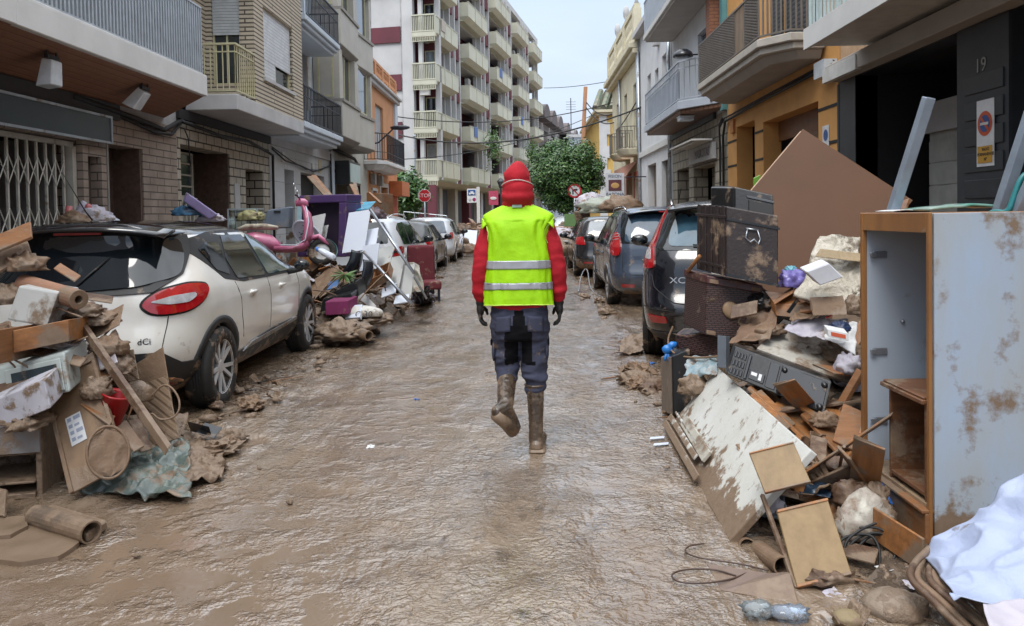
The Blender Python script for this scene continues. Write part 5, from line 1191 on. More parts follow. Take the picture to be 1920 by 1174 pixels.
prof = [(.26, .24, 4.4, .82), (.34, .10, 4.55, .90), (.46, .04, 4.6, .93), (.58, .0, 4.62, .945), (.66, .03, 4.62, .945), (.78, .09, 4.6, .945), (.92, .12, 4.5, .94), (1.02, .14, 4.2, .925), (1.1, .17, 3.5, .90),
        (1.18, .22, 3.3, .87), (1.3, .32, 3.05, .81), (1.42, .42, 2.8, .76), (1.52, .48, 2.55, .71), (1.58, .46, 2.3, .66), (1.62, .5, 2.1, .60), (1.65, .7, 1.9, .48), (1.67, 1.0, 1.5, .25)]
c = Car("parked_car", "black four wheel drive car with tall red tail lamps, nearest car on the right", (2.02, 7.32, 0), radians(-10.5), prof, 4.63, (1.0, 3.77), .36, .83, PB, rr=.50, bow=.10)
for sd in (1, -1):
    for ay in (1.0, 3.77): c.arch(sd, ay, .36, w=.04)
    c.panel("side_glass", [(.78, 1.12), (3.15, 1.06), (2.75, 1.38), (2.4, 1.53), (1.2, 1.55), (.78, 1.47), (.68, 1.36)], M_cglass, 'y', sd, .006, r=.05)
    c.seam([(1.75, 1.08), (1.8, .7), (1.8, .4)], side=sd); c.seam([(2.65, 1.06), (2.7, .7), (2.68, .4)], side=sd); c.handle(sd, 2.35, .98); c.handle(sd, 1.5, .99); c.mirror(sd, 2.95, 1.12, PB, 1.15)
    c.panel("tail_lamp", rndpoly([(.84, 1.60), (.91, 1.60), (.95, 1.46), (1.02, 1.34), (1.19, 1.23), (1.26, 1.12), (1.20, .98), (.98, .97), (.84, .985), (.86, 1.10), (.91, 1.2), (.88, 1.34), (.85, 1.47)], .04), M_tail, 's', sd, .018, cell=.04)
    c.panel("tail_lamp_lens", rndpoly([(.90, 1.06), (1.06, 1.07), (1.10, 1.14), (1.02, 1.18), (.94, 1.15)], .02), M_tailw, 's', sd, .022, cell=.04)
    c.panel("rear_reflector", rndpoly([(.68, .46), (.92, .45), (.98, .53), (.70, .52)], .02), M_tail, 's', sd, .012, cell=.05)
    c.panel("door_cladding", [(1.5, .26), (3.2, .26), (3.2, .40), (1.5, .40)], M_plast, 'y', sd, .012)
    c.seam([(.88, .92), (.84, .8), (.62, .66), (0.3, .62), (0, .61)], 's', sd, r=.007); c.seam([(.62, .58), (1.2, .6)], 's', sd, r=.005)
c.panel("rear_window", [(-.66, 1.2), (.66, 1.2), (.64, 1.34), (.56, 1.53), (-.56, 1.53), (-.64, 1.34)], mat("sky_tinted_glass", (.05, .11, .16), .05, col2=(.03, .07, .1), coat=1), 'x', 1, .008, r=.05)
c.panel("tailgate_band", [(-.84, 1.16), (.84, 1.16), (.84, 1.57), (-.84, 1.57)], M_cglass, 's', 1, .004, r=.05)
c.panel("rear_bumper_lip", [(-1.2, .26), (1.2, .26), (1.2, .36), (-1.2, .36)], M_plast, 's', 1, .010)
mb = MB(); mb.sheet(5, 16, lambda u, v: V(((v*2-1)*.66, .30+u*.26+.10*abs(v*2-1)**2, 1.605+.035*u-.06*abs(v*2-1)**2.6))); mb.build("spoiler", PB, c.root, local=True, smooth=True, solid=.03)
mb = MB(); mb.box(-.36, .36, .31, .33, 1.575, 1.6); mb.build("brake_light", M_tail, c.root, local=True, bevel=.004)
mb = MB(); p = c.pt('x', -.0, 1.06); mb.box(-.38, .38, p.y-.03, p.y-.0, 1.045, 1.075); mb.build("tailgate_handle", M_chrome, c.root, local=True, bevel=.01)
rear_wiper(c, .0, 1.18, -.42, 1.2); plate(c, .93)
c.rail(.75, 2.6, .62, lambda y: 1.64-.04*(y-1.5)**2)
T = MW[c.root.name] @ frame(c.pt('x', -.52, .87)+c.nrm('x', -.52, .87, 1)*.006, c.pt('x', -.47, .87)-c.pt('x', -.57, .87), (0, 0, 1)); text("XC60", T, .085, M_chrome, c.root, ext=.004, sx=1.3)
def mpvcar(label, loc, rz, paint, H=1.0, nm="parked_car"):
    prof = [(.24, .2, 4.3, .8), (.32, .08, 4.42, .87), (.45, .02, 4.5, .905), (.55, .0, 4.52, .915), (.62, .03, 4.52, .917), (.75, .07, 4.5, .918), (.9, .09, 4.3, .91), (1.0, .11, 3.9, .895), (1.06, .13, 3.6, .87), (1.15, .16, 3.42, .845),
            (1.3, .25, 3.12, .79), (1.42, .34, 2.85, .745), (1.52, .41, 2.6, .70), (1.57, .42, 2.4, .65), (1.61, .5, 2.1, .57), (1.64, .8, 1.8, .42), (1.655, 1.1, 1.5, .2)]
    prof = [(z*H, a, b, w) for z, a, b, w in prof]; h = H
    c = Car(nm, label, loc, rz, prof, 4.53, (.95, 3.68), .33, .8, paint, rr=.5, bow=.11)
    for sd in (1, -1):
        for ay in (.95, 3.68): c.arch(sd, ay, .33, w=.015, m=paint)
        c.panel("side_glass", [(.75, 1.03*h), (3.3, .99*h), (2.95, 1.25*h), (2.55, 1.45*h), (1.9, 1.50*h), (.85, 1.47*h), (.62, 1.36*h)], M_cglass, 'y', sd, .006, r=.05)
        for y in (1.35, 2.25): c.panel("window_pillar", [(y, 1.01*h), (y+.07, 1.01*h), (y+.04, 1.49*h), (y-.03, 1.49*h)], M_plast, 'y', sd, .011)
        c.seam([(1.42, 1.0*h), (1.45, .7), (1.42, .35)], side=sd); c.seam([(2.3, .98*h), (2.33, .7), (2.32, .3)], side=sd); c.seam([(3.15, .98*h), (3.2, .7), (3.15, .4)], side=sd)
        c.handle(sd, 1.7, .86*h, paint); c.handle(sd, 2.6, .85*h, paint); c.mirror(sd, 3.0, 1.02*h, M_plast, 1.15)
        c.seam([(1.3, .40), (3.2, .38)], side=sd, r=.012, m=paint, name="side_moulding")
    return c
PG = mat("slate_blue_paint", (.045, .065, .10), .2, coat=.9, col2=(.04, .055, .085), ns=.7, mudz=.55, ms=5, mud=-.05, bump=.04)
c = mpvcar("slate blue people carrier with round edged red lamps, second car on the right", (2.27, 12.2, 0), radians(-.5), PG)
for sd in (1, -1):
    c.panel("tail_lamp", rndpoly([(.78, .86), (.98, .86), (1.06, .95), (1.06, 1.10), (1.0, 1.2), (.87, 1.24), (.80, 1.18), (.76, 1.0)], .07), M_tail, 's', sd, .03, cell=.04)
    for z in (1.12, 1.16, 1.20): c.seam([(.80, z-.0), (1.02, z-.02)], 's', sd, r=.006, m=M_tailw, name="lamp_rib", off=.03)
    c.panel("rear_reflector", [(.55, .36), (.78, .36), (.78, .41), (.55, .41)], M_tail, 's', sd, .008, cell=.05)
    c.seam([(.74, .9), (.74, .62), (.60, .56), (0, .55)], 's', sd, r=.006)
c.panel("rear_window", [(-.68, 1.08), (.68, 1.08), (.64, 1.3), (.55, 1.52), (-.55, 1.52), (-.64, 1.3)], mat("blue_tinted_glass", (.04, .075, .12), .05, col2=(.02, .045, .075), coat=1), 'x', 1, .008, r=.05)
c.panel("tailgate_band", [(-.78, 1.05), (.78, 1.05), (.80, 1.56), (-.80, 1.56)], M_cglass, 's', 1, .004, r=.05); c.rail(.7, 2.7, .6, lambda y: 1.625-.035*(y-1.5)**2)
mb = MB(); mb.sheet(4, 14, lambda u, v: V(((v*2-1)*.62, .27+u*.24+.09*abs(v*2-1)**2, 1.578+.035*u-.06*abs(v*2-1)**2.6))); mb.build("spoiler", PG, c.root, local=True, smooth=True, solid=.025)
mb = MB(); mb.box(-.12, .12, .27, .29, 1.55, 1.57); mb.build("brake_light", M_tail, c.root, local=True)
mb = MB(); mb.tube([(.35, 1.2, 1.63), (.38, 1.0, 1.95)], .006, 5); mb.build("antenna", M_cable, c.root, local=True)
plate(c, .75); mb = MB(); p = c.pt('x', 0, .9); mb.box(-.35, .35, p.y-.02, p.y, .87, .885); mb.build("tailgate_trim", M_chrome, c.root, local=True)
c = mpvcar("small black hatchback with its boot lamps showing, third car on the right", (2.1, 18.4, 0), radians(0), mat("black_hatch_paint", (.015, .015, .018), .2, coat=.9, mudz=.75, ms=4, mud=-.05), .90)
for sd in (1, -1): c.panel("tail_lamp", rndpoly([(.66, .80), (1.1, .82), (1.12, .98), (.72, 1.0)], .04), M_tail, 's', sd, .015, cell=.05); c.panel("rear_reflector", [(.5, .36), (.72, .36), (.72, .40), (.5, .40)], M_tail, 's', sd, .008)
c.panel("rear_window", [(-.62, .98), (.62, .98), (.52, 1.36), (-.52, 1.36)], mat("white_lit_glass", (.3, .33, .36), .08, coat=1), 'x', 1, .008, r=.04)
PWH = mat("silver_white_paint", (.58, .61, .66), .22, coat=.9, col2=(.55, .58, .62), ns=.6, mudz=.5, ms=5, mud=-.2, bump=.03)
c = mpvcar("silver white crossover with dark rear glass, second car on the left", (-3.30, 14.6, 0), radians(-1), PWH, .97)
for sd in (1, -1): c.panel("tail_lamp", rndpoly([(.50, .86), (.72, .94), (1.02, .98), (1.22, .95), (1.16, .86), (1.0, .80), (.62, .78)], .05), M_tail, 's', sd, .016, cell=.05); c.panel("tail_lamp_lens", rndpoly([(.6, .85), (.9, .86), (.9, .9), (.62, .9)], .02), M_seam, 's', sd, .02, cell=.05)
c.panel("rear_window", [(-.66, 1.04), (.66, 1.04), (.62, 1.25), (.54, 1.45), (-.54, 1.45), (-.62, 1.25)], M_cglass, 'x', 1, .008, r=.05); c.rail(.7, 2.6, .6, lambda y: 1.575-.035*(y-1.5)**2, PWH)
c.panel("rear_bumper", [(-1.0, .24), (1.0, .24), (1.0, .42), (-1.0, .42)], M_plast, 's', 1, .010)
c = mpvcar("dark grey hatchback squeezed between two white cars on the left", (-3.35, 20.0, 0), 0, mat("mud_grey_paint", (.06, .065, .07), .3, coat=.6, mudz=.8, ms=4, mud=.05), .88)
for sd in (1, -1): c.panel("tail_lamp", rndpoly([(.66, .80), (1.1, .82), (1.12, .95), (.72, .95)], .04), M_tail, 's', sd, .015, cell=.05)
c = mpvcar("white hatchback with a dark rear window, third of the left row by the crossing", (-3.25, 25.2, 0), 0, PWH, .93)
for sd in (1, -1): c.panel("tail_lamp", rndpoly([(.70, .80), (.95, .82), (1.0, 1.02), (.80, 1.02)], .04), M_tail, 's', sd, .02, cell=.05)
c.panel("rear_window", [(-.66, 1.0), (.66, 1.0), (.54, 1.40), (-.54, 1.40)], mat("blue_tinted_glass", (0, 0, 0)), 'x', 1, .008, r=.05)
c = mpvcar("pale far car with its nose to the heap at the end of the right row", (1.6, 29.5, 0), pi, PWH, .92)
c.root.location = (1.9, 33.5, 0)
def organic(name, prims, mats, parent, voxel=.012, smooth=6, wr=None, matfn=None):
    """prims: ('c', p0, r0, p1, r1) tapered limb, ('e', centre, radii, rot) ellipsoid -> one continuous skin"""
    mb = MB()
    for p in prims:
        if p[0] == 'c':
            _, a, ra, b, rb = p; a, b = V(a), V(b); n = max(3, int((b-a).length/.04))
            mb.tube([a.lerp(b, i/n) for i in range(n+1)], ra, 16, r2=rb); mb.ell(a, ra, 14); mb.ell(b, rb, 14)
        elif p[0] == 'e': mb.ell(p[1], p[2], 20, rot=p[3] if len(p) > 3 else None)
        elif p[0] == 'l':      # loft of ellipses (centre, rx, ry, power)
            n = 28; vs = []; fs = []; R = p[1]
            for c, rx, ry in R:
                for j in range(n):
                    a = 2*pi*j/n; ca, sa = cos(a), sin(a); pw = 2/2.5
                    vs.append(V(c)+V((math.copysign(abs(ca)**pw, ca)*rx, math.copysign(abs(sa)**pw, sa)*ry, 0)))
            for i in range(len(R)-1):
                for j in range(n): fs.append((i*n+j, i*n+(j+1) % n, (i+1)*n+(j+1) % n, (i+1)*n+j))
            fs += [tuple(range(n))[::-1], tuple((len(R)-1)*n+j for j in range(n))]; mb.add(vs, fs)
    o = mb.build(name, mats, parent, local=True); par = o.parent; o.parent = None
    md = o.modifiers.new("r", 'REMESH'); md.mode = 'VOXEL'; md.voxel_size = voxel; md.use_smooth_shade = True
    md = o.modifiers.new("s", 'SMOOTH'); md.iterations = smooth; md.factor = .5
    bpy.context.view_layer.update(); bake(o); o.parent = par
    me = o.data
    if wr:
        nn = [v.normal.copy() for v in me.vertices]
        for v, n in zip(me.vertices, nn): v.co += n*wr(v.co)
    me.polygons.foreach_set("use_smooth", [True]*len(me.polygons))
    if matfn:
        for p in me.polygons: p.material_index = matfn(p.center, p.normal)
    return o
M_skin = mat("skin", (.42, .24, .17), .5, bump=.05)
M_red = mat("red_fleece", (.46, .008, .022), .85, col2=(.36, .004, .014), ns=6, bump=.25, bs=120)
M_vest = mat("hi_vis_yellow", (.40, .78, .0), .65, col2=(.30, .64, .0), ns=2, bump=.2, bs=60)
M_strip = mat("reflective_tape", (.42, .43, .47), .35, metal=.3, col2=(.33, .34, .38), ns=8)
M_trou = mat("grey_blue_trousers", (.065, .072, .115), .85, col2=(.045, .05, .08), ns=5, mudz=.52, ms=9, mud=.02, bump=.2, spec=.2)
M_trb = mat("black_trouser_panel", (.006, .006, .008), .9, spec=.15, ns=5, mud=-.12, ms=14, bump=.2)
M_boot = mat("muddy_boot", (.10, .068, .045), .25, col2=(.035, .025, .018), ns=6, stretch=(2, 2, .7), mud=.3, ms=6, bump=.3, coat=.5)
M_glove = mat("black_glove", (.014, .012, .012), .75, mud=-.02, ms=11, bump=.3)
M_hvtrim = mat("vest_binding", (.62, .85, .12), .6)
pe = thing("person", "person in red hood, yellow reflective vest and muddy boots walking away up the street", "person", (-.045, 5.0, 0.0), radians(-2))
S_ = lambda sx, p: (sx*p[0], p[1], p[2])
LK, RK = (-.09, .03, .53), (.085, .01, .52)      # knees
LA, RA = (-.090, -.22, .345), (.10, 0.0, .10)     # ankles: left foot lifted behind, right planted
head = [('e', (0, .015, 1.765), (.078, .098, .115)), ('e', (0, .05, 1.70), (.055, .07, .06)), ('e', (0, .118, 1.745), (.013, .02, .02)), ('e', (0, .112, 1.765), (.01, .012, .03)),
        ('e', (.078, .0, 1.755), (.012, .02, .032)), ('e', (-.078, .0, 1.755), (.012, .02, .032)), ('e', (0, .105, 1.70), (.025, .012, .008)), ('c', (0, -.01, 1.56), .058, (0, .0, 1.68), .055)]
arms = []
for sx in (-1, 1): arms += [('c', S_(sx, (.17, 0, 1.49)), .055, S_(sx, (.235, -.01, 1.22)), .045), ('c', S_(sx, (.235, -.01, 1.22)), .042, S_(sx, (.25, .03, .98)), .03)]
legs = [('c', (-.09, 0, .93), .08, LK, .045), ('c', LK, .042, LA, .03), ('c', (.09, 0, .93), .08, RK, .045), ('c', RK, .042, RA, .03)]
organic("body", head+arms+legs+[('l', [((0, 0, .86), .15, .09), ((0, 0, 1.0), .14, .085), ((0, 0, 1.2), .14, .09), ((0, 0, 1.4), .17, .1), ((0, 0, 1.5), .16, .08), ((0, 0, 1.56), .08, .06)])], M_skin, pe, .014, 4)
for sx in (-1, 1):
    mb = MB(); mb.ell((sx*.032, .103, 1.772), (.014, .01, .009), 10); mb.build("eye", M_white, pe, local=True, smooth=True)
    mb = MB(); mb.ell((sx*.032, .111, 1.772), (.006, .004, .006), 8); mb.build("pupil", M_dark, pe, local=True, smooth=True)
def wr_cloth(a, sc=(1, 1, 1), fr=9):
    def f(p):
        q = V((p.x*sc[0], p.y*sc[1], p.z*sc[2]))*fr; n1 = noise.noise(q+V((3, 1, 7))); return a*(1-2*abs(n1))*.7+a*.4*noise.noise(q*2.3)
    return f
hp = [('l', [((0, 0, .93), .175, .12), ((0, 0, .97), .18, .125), ((0, 0, 1.2), .165, .12), ((0, 0, 1.38), .175, .125), ((0, 0, 1.48), .175, .11), ((0, 0, 1.545), .12, .085), ((0, 0, 1.60), .08, .075)])]
for sx in (-1, 1):
    hp += [('c', S_(sx, (.155, 0, 1.475)), .072, S_(sx, (.215, -.01, 1.32)), .066), ('c', S_(sx, (.215, -.01, 1.32)), .066, S_(sx, (.243, -.015, 1.18)), .062), ('c', S_(sx, (.243, -.015, 1.18)), .061, S_(sx, (.254, .02, 1.05)), .052),
           ('e', S_(sx, (.252, .01, 1.045)), (.057, .056, .035)), ('c', S_(sx, (.254, .02, 1.04)), .044, S_(sx, (.254, .025, 1.0)), .038)]
organic("hoodie", hp, M_red, pe, .010, 4, wr_cloth(.009, (1, 1, 1.8), 8))
organic("hood", [('e', (0, -.005, 1.772), (.086, .108, .106)), ('e', (0, -.022, 1.705), (.097, .108, .082)), ('e', (0, -.032, 1.65), (.104, .10, .058)), ('l', [((0, 0, 1.55), .12, .09), ((0, -.01, 1.62), .09, .085), ((0, 0, 1.66), .085, .08)])],
        M_red, pe, .009, 9, lambda p: .012*(.7-2*abs(noise.noise(V((p.x*6+p.z*5, p.y*6, p.z*11+2)))))+.003*noise.noise(p*24)+(-.045 if (p.y > .06 and 1.69 < p.z < 1.82) else 0)-.004*exp(-((p.z-1.745-.05*abs(p.x)*4)/.012)**2))
mb = MB(); mb.tube([(.103*sin(a), -.118*cos(a)*1.0-.005, 1.757-.03*abs(sin(a))**2) for a in [(-1+2*i/24)*1.9 for i in range(25)]], .0032, 6)
mb.build("mask_strap", M_white, pe, local=True, smooth=True)
mb = MB(); mb.box(-.032, .03, -.102, -.094, 1.583, 1.60); mb.build("collar_tag", mat("mint_tag", (.4, .62, .55), .7), pe, local=True)
for sx in (-1, 1):
    w = V((sx*.254, .028, 1.0)); pr = [('c', w, .034, w+V((0, .004, -.04)), .033)]; pc = w+V((sx*.004, .008, -.078))
    pr += [('e', pc, (.026, .043, .048))]
    for k, (dy, L, sp) in enumerate(((.034, .075, .30), (.012, .085, .12), (-.010, .08, -.05), (-.031, .062, -.22))):
        b = pc+V((sx*.002, dy, -.036)); d1 = V((-sx*.12, sp*.5, -1)).normalized(); m_ = b+d1*L*.5; d2 = V((-sx*.62, sp*.5, -.8)).normalized(); t = m_+d2*L*.33; d3 = V((-sx*.95, sp*.3, -.35)).normalized()
        pr += [('c', b, .0115, m_, .0105), ('c', m_, .0105, t, .0095), ('c', t, .0095, t+d3*L*.22, .0085)]
    b = pc+V((-sx*.008, .036, .012)); pr += [('c', b, .014, b+V((-sx*.024, .028, -.022)), .012), ('c', b+V((-sx*.024, .028, -.022)), .012, b+V((-sx*.032, .034, -.052)), .0095)]
    organic("glove", pr, M_glove, pe, .0045, 2, lambda p: .0015*noise.noise(p*60))
    mb = MB(); mb.tube([w+V((0, 0, .035)), w+V((0, 0, -.01))], .041, 14, r2=.038); mb.build("glove_cuff", mat("grey_cuff", (.2, .21, .23), .8), pe, local=True, smooth=True)
vz = [(.955, .212, .142), (.99, .212, .142), (1.06, .208, .140), (1.15, .202, .139), (1.25, .196, .139), (1.33, .190, .140), (1.40, .186, .142), (1.45, .190, .14), (1.49, .206, .132), (1.515, .218, .118), (1.535, .215, .104), (1.56, .175, .092), (1.585, .120, .084), (1.600, .082, .08)]
def vestpt(z, a, e=0):
    rx, ry = lerpt(vz, z); ca, sa = cos(a), sin(a); pw = 2/3.0; fl = .014*noise.noise(V((ca*2.5, sa*2.5, z*4)))+.017*(.3-abs(noise.noise(V((ca*4+z*3, sa*4, z*5+ca*4)))))*2*(.4+abs(z-1.2)*1.5)
    k = 1 if z < 1.5 else .3
    return V((math.copysign(abs(ca)**pw, ca)*(rx+e+fl*k), math.copysign(abs(sa)**pw, sa)*(ry+e+fl*k)-.0, z-.012*math.sin(a)*(1 if z < 1.1 else 0)))
def vsheet(z0, z1, e, n=80, m=80, a0=0, a1=2*pi):
    mb = MB(); mb.sheet(m, n, lambda u, v: vestpt(z0+(z1-z0)*v, a0+(a1-a0)*u, e)); return mb
vsheet(.955, 1.600, .006).build("vest", M_vest, pe, local=True, smooth=True, solid=.004)
for z0, z1 in ((1.195, 1.247), (1.055, 1.107)):
    vsheet(z0, z1, .0115, 8).build("reflective_band", M_strip, pe, local=True, smooth=True, solid=.002)
for z in (.957, 1.598):
    mb = MB(); mb.tube([vestpt(z, 2*pi*i/60, .008) for i in range(61)], .004, 5, cap=False); mb.build("vest_binding", M_hvtrim, pe, local=True, smooth=True)
for sx in (-1, 1):     # armhole binding on the back and front
    for sy in (-1, 1):
        pts = []
        for i in range(15):
            t = i/14; z = 1.515-.20*t; a = (pi if sx < 0 else 0)+(-1 if sx*sy > 0 else 1)*-(.10+.62*sin(pi*min(1, t*1.05))**.8*(.75))
            pts.append(vestpt(z, a, .012))
        mb = MB(); mb.tube(pts, .004, 5); mb.build("vest_binding", M_hvtrim, pe, local=True, smooth=True)
for sx in (-1, 1):
    mb = MB(); mb.sheet(10, 10, lambda u, v: V((sx*(.10+.130*u), -.098+.196*v, 1.583-.052*u-.04*(2*v-1)**2*(1+.6*u)-.02*u**3)))
    mb.build("vest_shoulder", M_vest, pe, local=True, smooth=True, solid=.005)
tp = [('l', [((0, 0, .74), .165, .12), ((0, 0, .80), .182, .128), ((0, 0, .88), .184, .125), ((0, 0, .96), .170, .115), ((0, 0, 1.0), .165, .112)]),
      ('c', (-.092, 0, .82), .092, (-.088, .02, .66), .086), ('c', (-.088, .02, .66), .086, (-.085, .028, .54), .074), ('e', (-.085, .02, .53), (.075, .08, .06)), ('c', (-.087, .02, .53), .068, (-.088, -.02, .475), .060),
      ('c', (.092, 0, .82), .092, (.088, .01, .66), .088), ('c', (.088, .01, .66), .088, (.088, .005, .52), .078), ('e', (.092, 0, .49), (.078, .08, .05)), ('c', (.088, 0, .5), .07, (.093, -.005, .425), .066)]
def trm(c, n):
    if n.y < .3:
        if .72 < c.z < .93 and abs(c.x) < .03+.14*max(0, (.93-c.z))*.9: return 1
        if .58 < c.z < .84 and .012 < abs(c.x) < .095 and not (c.x > 0 and c.x > .08): return 1
        if .57 < c.z <= .60 and .04 < abs(c.x) < .10: return 1
    return 0
tr = organic("trousers", tp, [M_trou, M_trb], pe, .0085, 3, wr_cloth(.017, (1, 1, 2.4), 6), trm)
for sx in (-1, 1):   # pockets
    mb = MB(); mb.sheet(6, 6, lambda u, v: V((sx*(.055+.10*u), -.137+.045*(u**2.2)-.0*v, .80+.10*v-.015*u))); mb.build("seat_pocket", M_trou, pe, local=True, smooth=True, solid=.006)
    mb = MB(); mb.ell((sx*.172, .0, .66), (.014, .055, .075), 14); mb.build("cargo_pocket", M_trou, pe, local=True, smooth=True)
    mb = MB(); mb.box(sx*.186-.004, sx*.186+.004, -.05, .05, .70, .735); mb.build("pocket_flap", M_trb, pe, local=True, bevel=.002)
ft = V((-.03, .50, -.86)).normalized()     # lifted foot points down and forward
a = V(LA); toe = a+V((.045, .085, -.150)); heel = a+V((-.045, -.05, -.02))
organic("boot", [('c', (-.088, .005, .49), .062, (-.09, -.11, .41), .056), ('c', (-.09, -.11, .41), .056, a, .048), ('c', a, .048, heel, .040), ('c', heel, .040, toe, .038), ('c', a, .042, toe+V((0, .02, .02)), .036), ('e', toe, (.045, .04, .045))],
        M_boot, pe, .0075, 3, wr_cloth(.004, (1, 1, 2), 16))
mb = MB(); so = [heel+V((-.01, -.034, -.012)), heel.lerp(toe, .5)+V((-.0, -.03, -.012)), toe+V((0, -.03, -.02))]; mb.tube(so, lambda t: .036+.008*t, 10); mb.build("sole", mat("muddy_sole", (.13, .09, .06), .6, mud=.7), pe, local=True, smooth=True)
organic("boot", [('l', [((.093, -.003, .06), .046, .05), ((.093, -.003, .12), .045, .048), ((.094, -.003, .22), .047, .052), ((.094, -.003, .34), .053, .058), ((.093, -.004, .44), .058, .062)]), ('c', (.095, -.028, .045), .040, (.112, .17, .040), .042), ('e', (.095, -.03, .04), (.044, .045, .045)), ('e', (.112, .175, .042), (.05, .06, .04))],
        M_boot, pe, .0075, 3, wr_cloth(.004, (1, 1, 2), 16))
mb = MB(); mb.prism([(-.055, .0), (.055, .0), (.052, .026), (-.052, .026)], -.085, .24, Matrix.Translation((.1, 0, .0))); mb.build("sole", MATS["muddy_sole"], pe, local=True, bevel=.012)
for (c0, r_, tl) in (((.093, -.004, .435), .066, 0), ((-.088, -.01, .48), .064, .04)):
    mb = MB(); mb.tube([V(c0)+V((cos(q_)*r_, sin(q_)*r_, 0)) for q_ in [2*pi*i/24 for i in range(25)]], .007, 6, cap=False); mb.build("boot_rim", M_boot, pe, local=True, smooth=True)
M_wood2 = mat("orange_brown_wood", (.38, .17, .06), .45, col2=(.22, .09, .032), ns=3, stretch=(1, 9, 9), mud=.38, bump=.15, ms=4)
M_woodd = mat("wet_dark_wood", (.13, .07, .04), .5, col2=(.07, .04, .025), ns=4, stretch=(9, 1, 9), mud=.5, bump=.3, ms=4)
M_tan = mat("tan_board", (.27, .18, .085), .55, col2=(.2, .13, .06), ns=4, stretch=(5, 5, 1.2), mud=-.05, bump=.1, ms=9)
M_brb = mat("big_brown_board", (.15, .072, .036), .6, col2=(.12, .057, .03), ns=1.2, mud=-.38, ms=9, bump=.05)
M_lamm = mat("muddy_white_laminate", (.52, .53, .52), .3, col2=(.45, .46, .45), ns=2, mud=.22, ms=3.2, bump=.1)
M_lamw = mat("white_laminate", (.56, .60, .68), .25, col2=(.52, .56, .64), ns=1.5, mud=-.22, ms=4, bump=.05)
M_card = mat("wet_cardboard", (.25, .16, .10), .65, col2=(.15, .095, .058), ns=5, mud=.35, bump=.4, bs=30, ms=5)
M_corr = mat("corrugated_cardboard", (.24, .16, .1), .8, wave=('DIAGONAL', 9, (.14, .09, .055), .5), mud=.3, ms=5)
M_mudc = mat("mud_caked", (.16, .11, .078), .4, col2=(.09, .06, .04), ns=6, mud=.9, bump=.6, bs=26, ms=6)
M_blkp = mat("black_plastic", (.012, .013, .015), .3, mud=.12, ms=7, bump=.1)
M_grn = mat("green_tarp", (.15, .19, .17), .25, col2=(.07, .09, .085), ns=5, mud=.2, ms=6, bump=.2)
M_purp = mat("purple_board", (.085, .045, .15), .45, col2=(.065, .035, .12), ns=2, mud=.12, ms=3)
M_purpd = mat("dark_purple_back", (.03, .018, .04), .6, mud=.2, ms=2)
M_pink = mat("pink_enamel", (.55, .15, .27), .3, coat=.5, mud=.08, ms=6)
M_metal = mat("bare_steel_tube", (.42, .45, .5), .3, metal=.7, mud=.1, ms=6)
M_bluep = mat("steel_blue_tube", (.28, .34, .42), .35, metal=.35, mud=.0, ms=5)
M_wick = mat("wicker_brown", (.09, .042, .038), .5, tile=('yz', .035, .013, .003, (.012, .006, .006), .5), mud=.03, ms=6, bump=1)
M_chest = mat("dark_chest", (.03, .019, .018), .45, col2=(.02, .013, .013), ns=5, mud=.2, ms=5, bump=.25)
M_paper = mat("wet_paper", (.5, .48, .52), .6, col2=(.35, .33, .4), ns=6, mud=.2, ms=5, bump=.3)
M_papw = mat("white_paper", (.66, .67, .68), .7, mud=-.1, ms=9)
M_bub = mat("bubble_wrap", (.5, .46, .38), .15, col2=(.35, .31, .24), ns=9, bump=1, bs=55, spec=1, mud=.08, ms=6)
M_stone = mat("muddy_stone", (.27, .21, .16), .7, mud=.5, ms=7, bump=.6)
M_rubb = mat("rubbish_mud", (.13, .09, .06), .5, col2=(.06, .042, .03), ns=7, mud=.4, ms=8, bump=1, bs=22)
M_mar = mat("maroon_cloth", (.14, .02, .03), .8, mud=.12, ms=5, bump=.2)
M_blue = mat("blue_plastic", (.03, .15, .5), .35)
def lab(o, label, cat, group=None): return tag(o, label, cat, group)
def slab(name, label, cat, A, B, D, t, m, bevel=.003, par=None, seg=1):
    mb = MB(); mb.slab(A, B, D, t); o = mb.build(name, m, par, bevel=bevel, seg=seg)
    return o if par else lab(o, label, cat)
def pslab(name, label, cat, a, b, d, t, m, **k): return slab(name, label, cat, P(*a), P(*b), P(*d), t, m, **k)
def boxf(A, B, D, E):    # frame of a skewed box given corner + three neighbours
    A, B, D, E = V(A), V(B), V(D), V(E); M = Matrix.Identity(4)
    for i, e in enumerate((B-A, D-A, E-A)):
        for j in range(3): M[j][i] = e[j]
    for j in range(3): M[j][3] = A[j]
    return M
def obox(mb, M, t=.06, open_='z', back=True):
    """open box in unit coords of M with relative wall thickness t (tuple per axis)"""
    tx, ty, tz = t
    mb.box(0, 1, 0, ty, 0, 1, M); mb.box(0, 1, 1-ty, 1, 0, 1, M); mb.box(0, tx, ty, 1-ty, 0, 1, M); mb.box(1-tx, 1, ty, 1-ty, 0, 1, M); mb.box(tx, 1-tx, ty, 1-ty, 0, tz, M)
def rotbox(c, size, rot):    # transform of a box by centre, size and euler degrees
    return Matrix.Translation(c) @ Euler([radians(a) for a in rot]).to_matrix().to_4x4() @ Matrix.Diagonal((*size, 1))
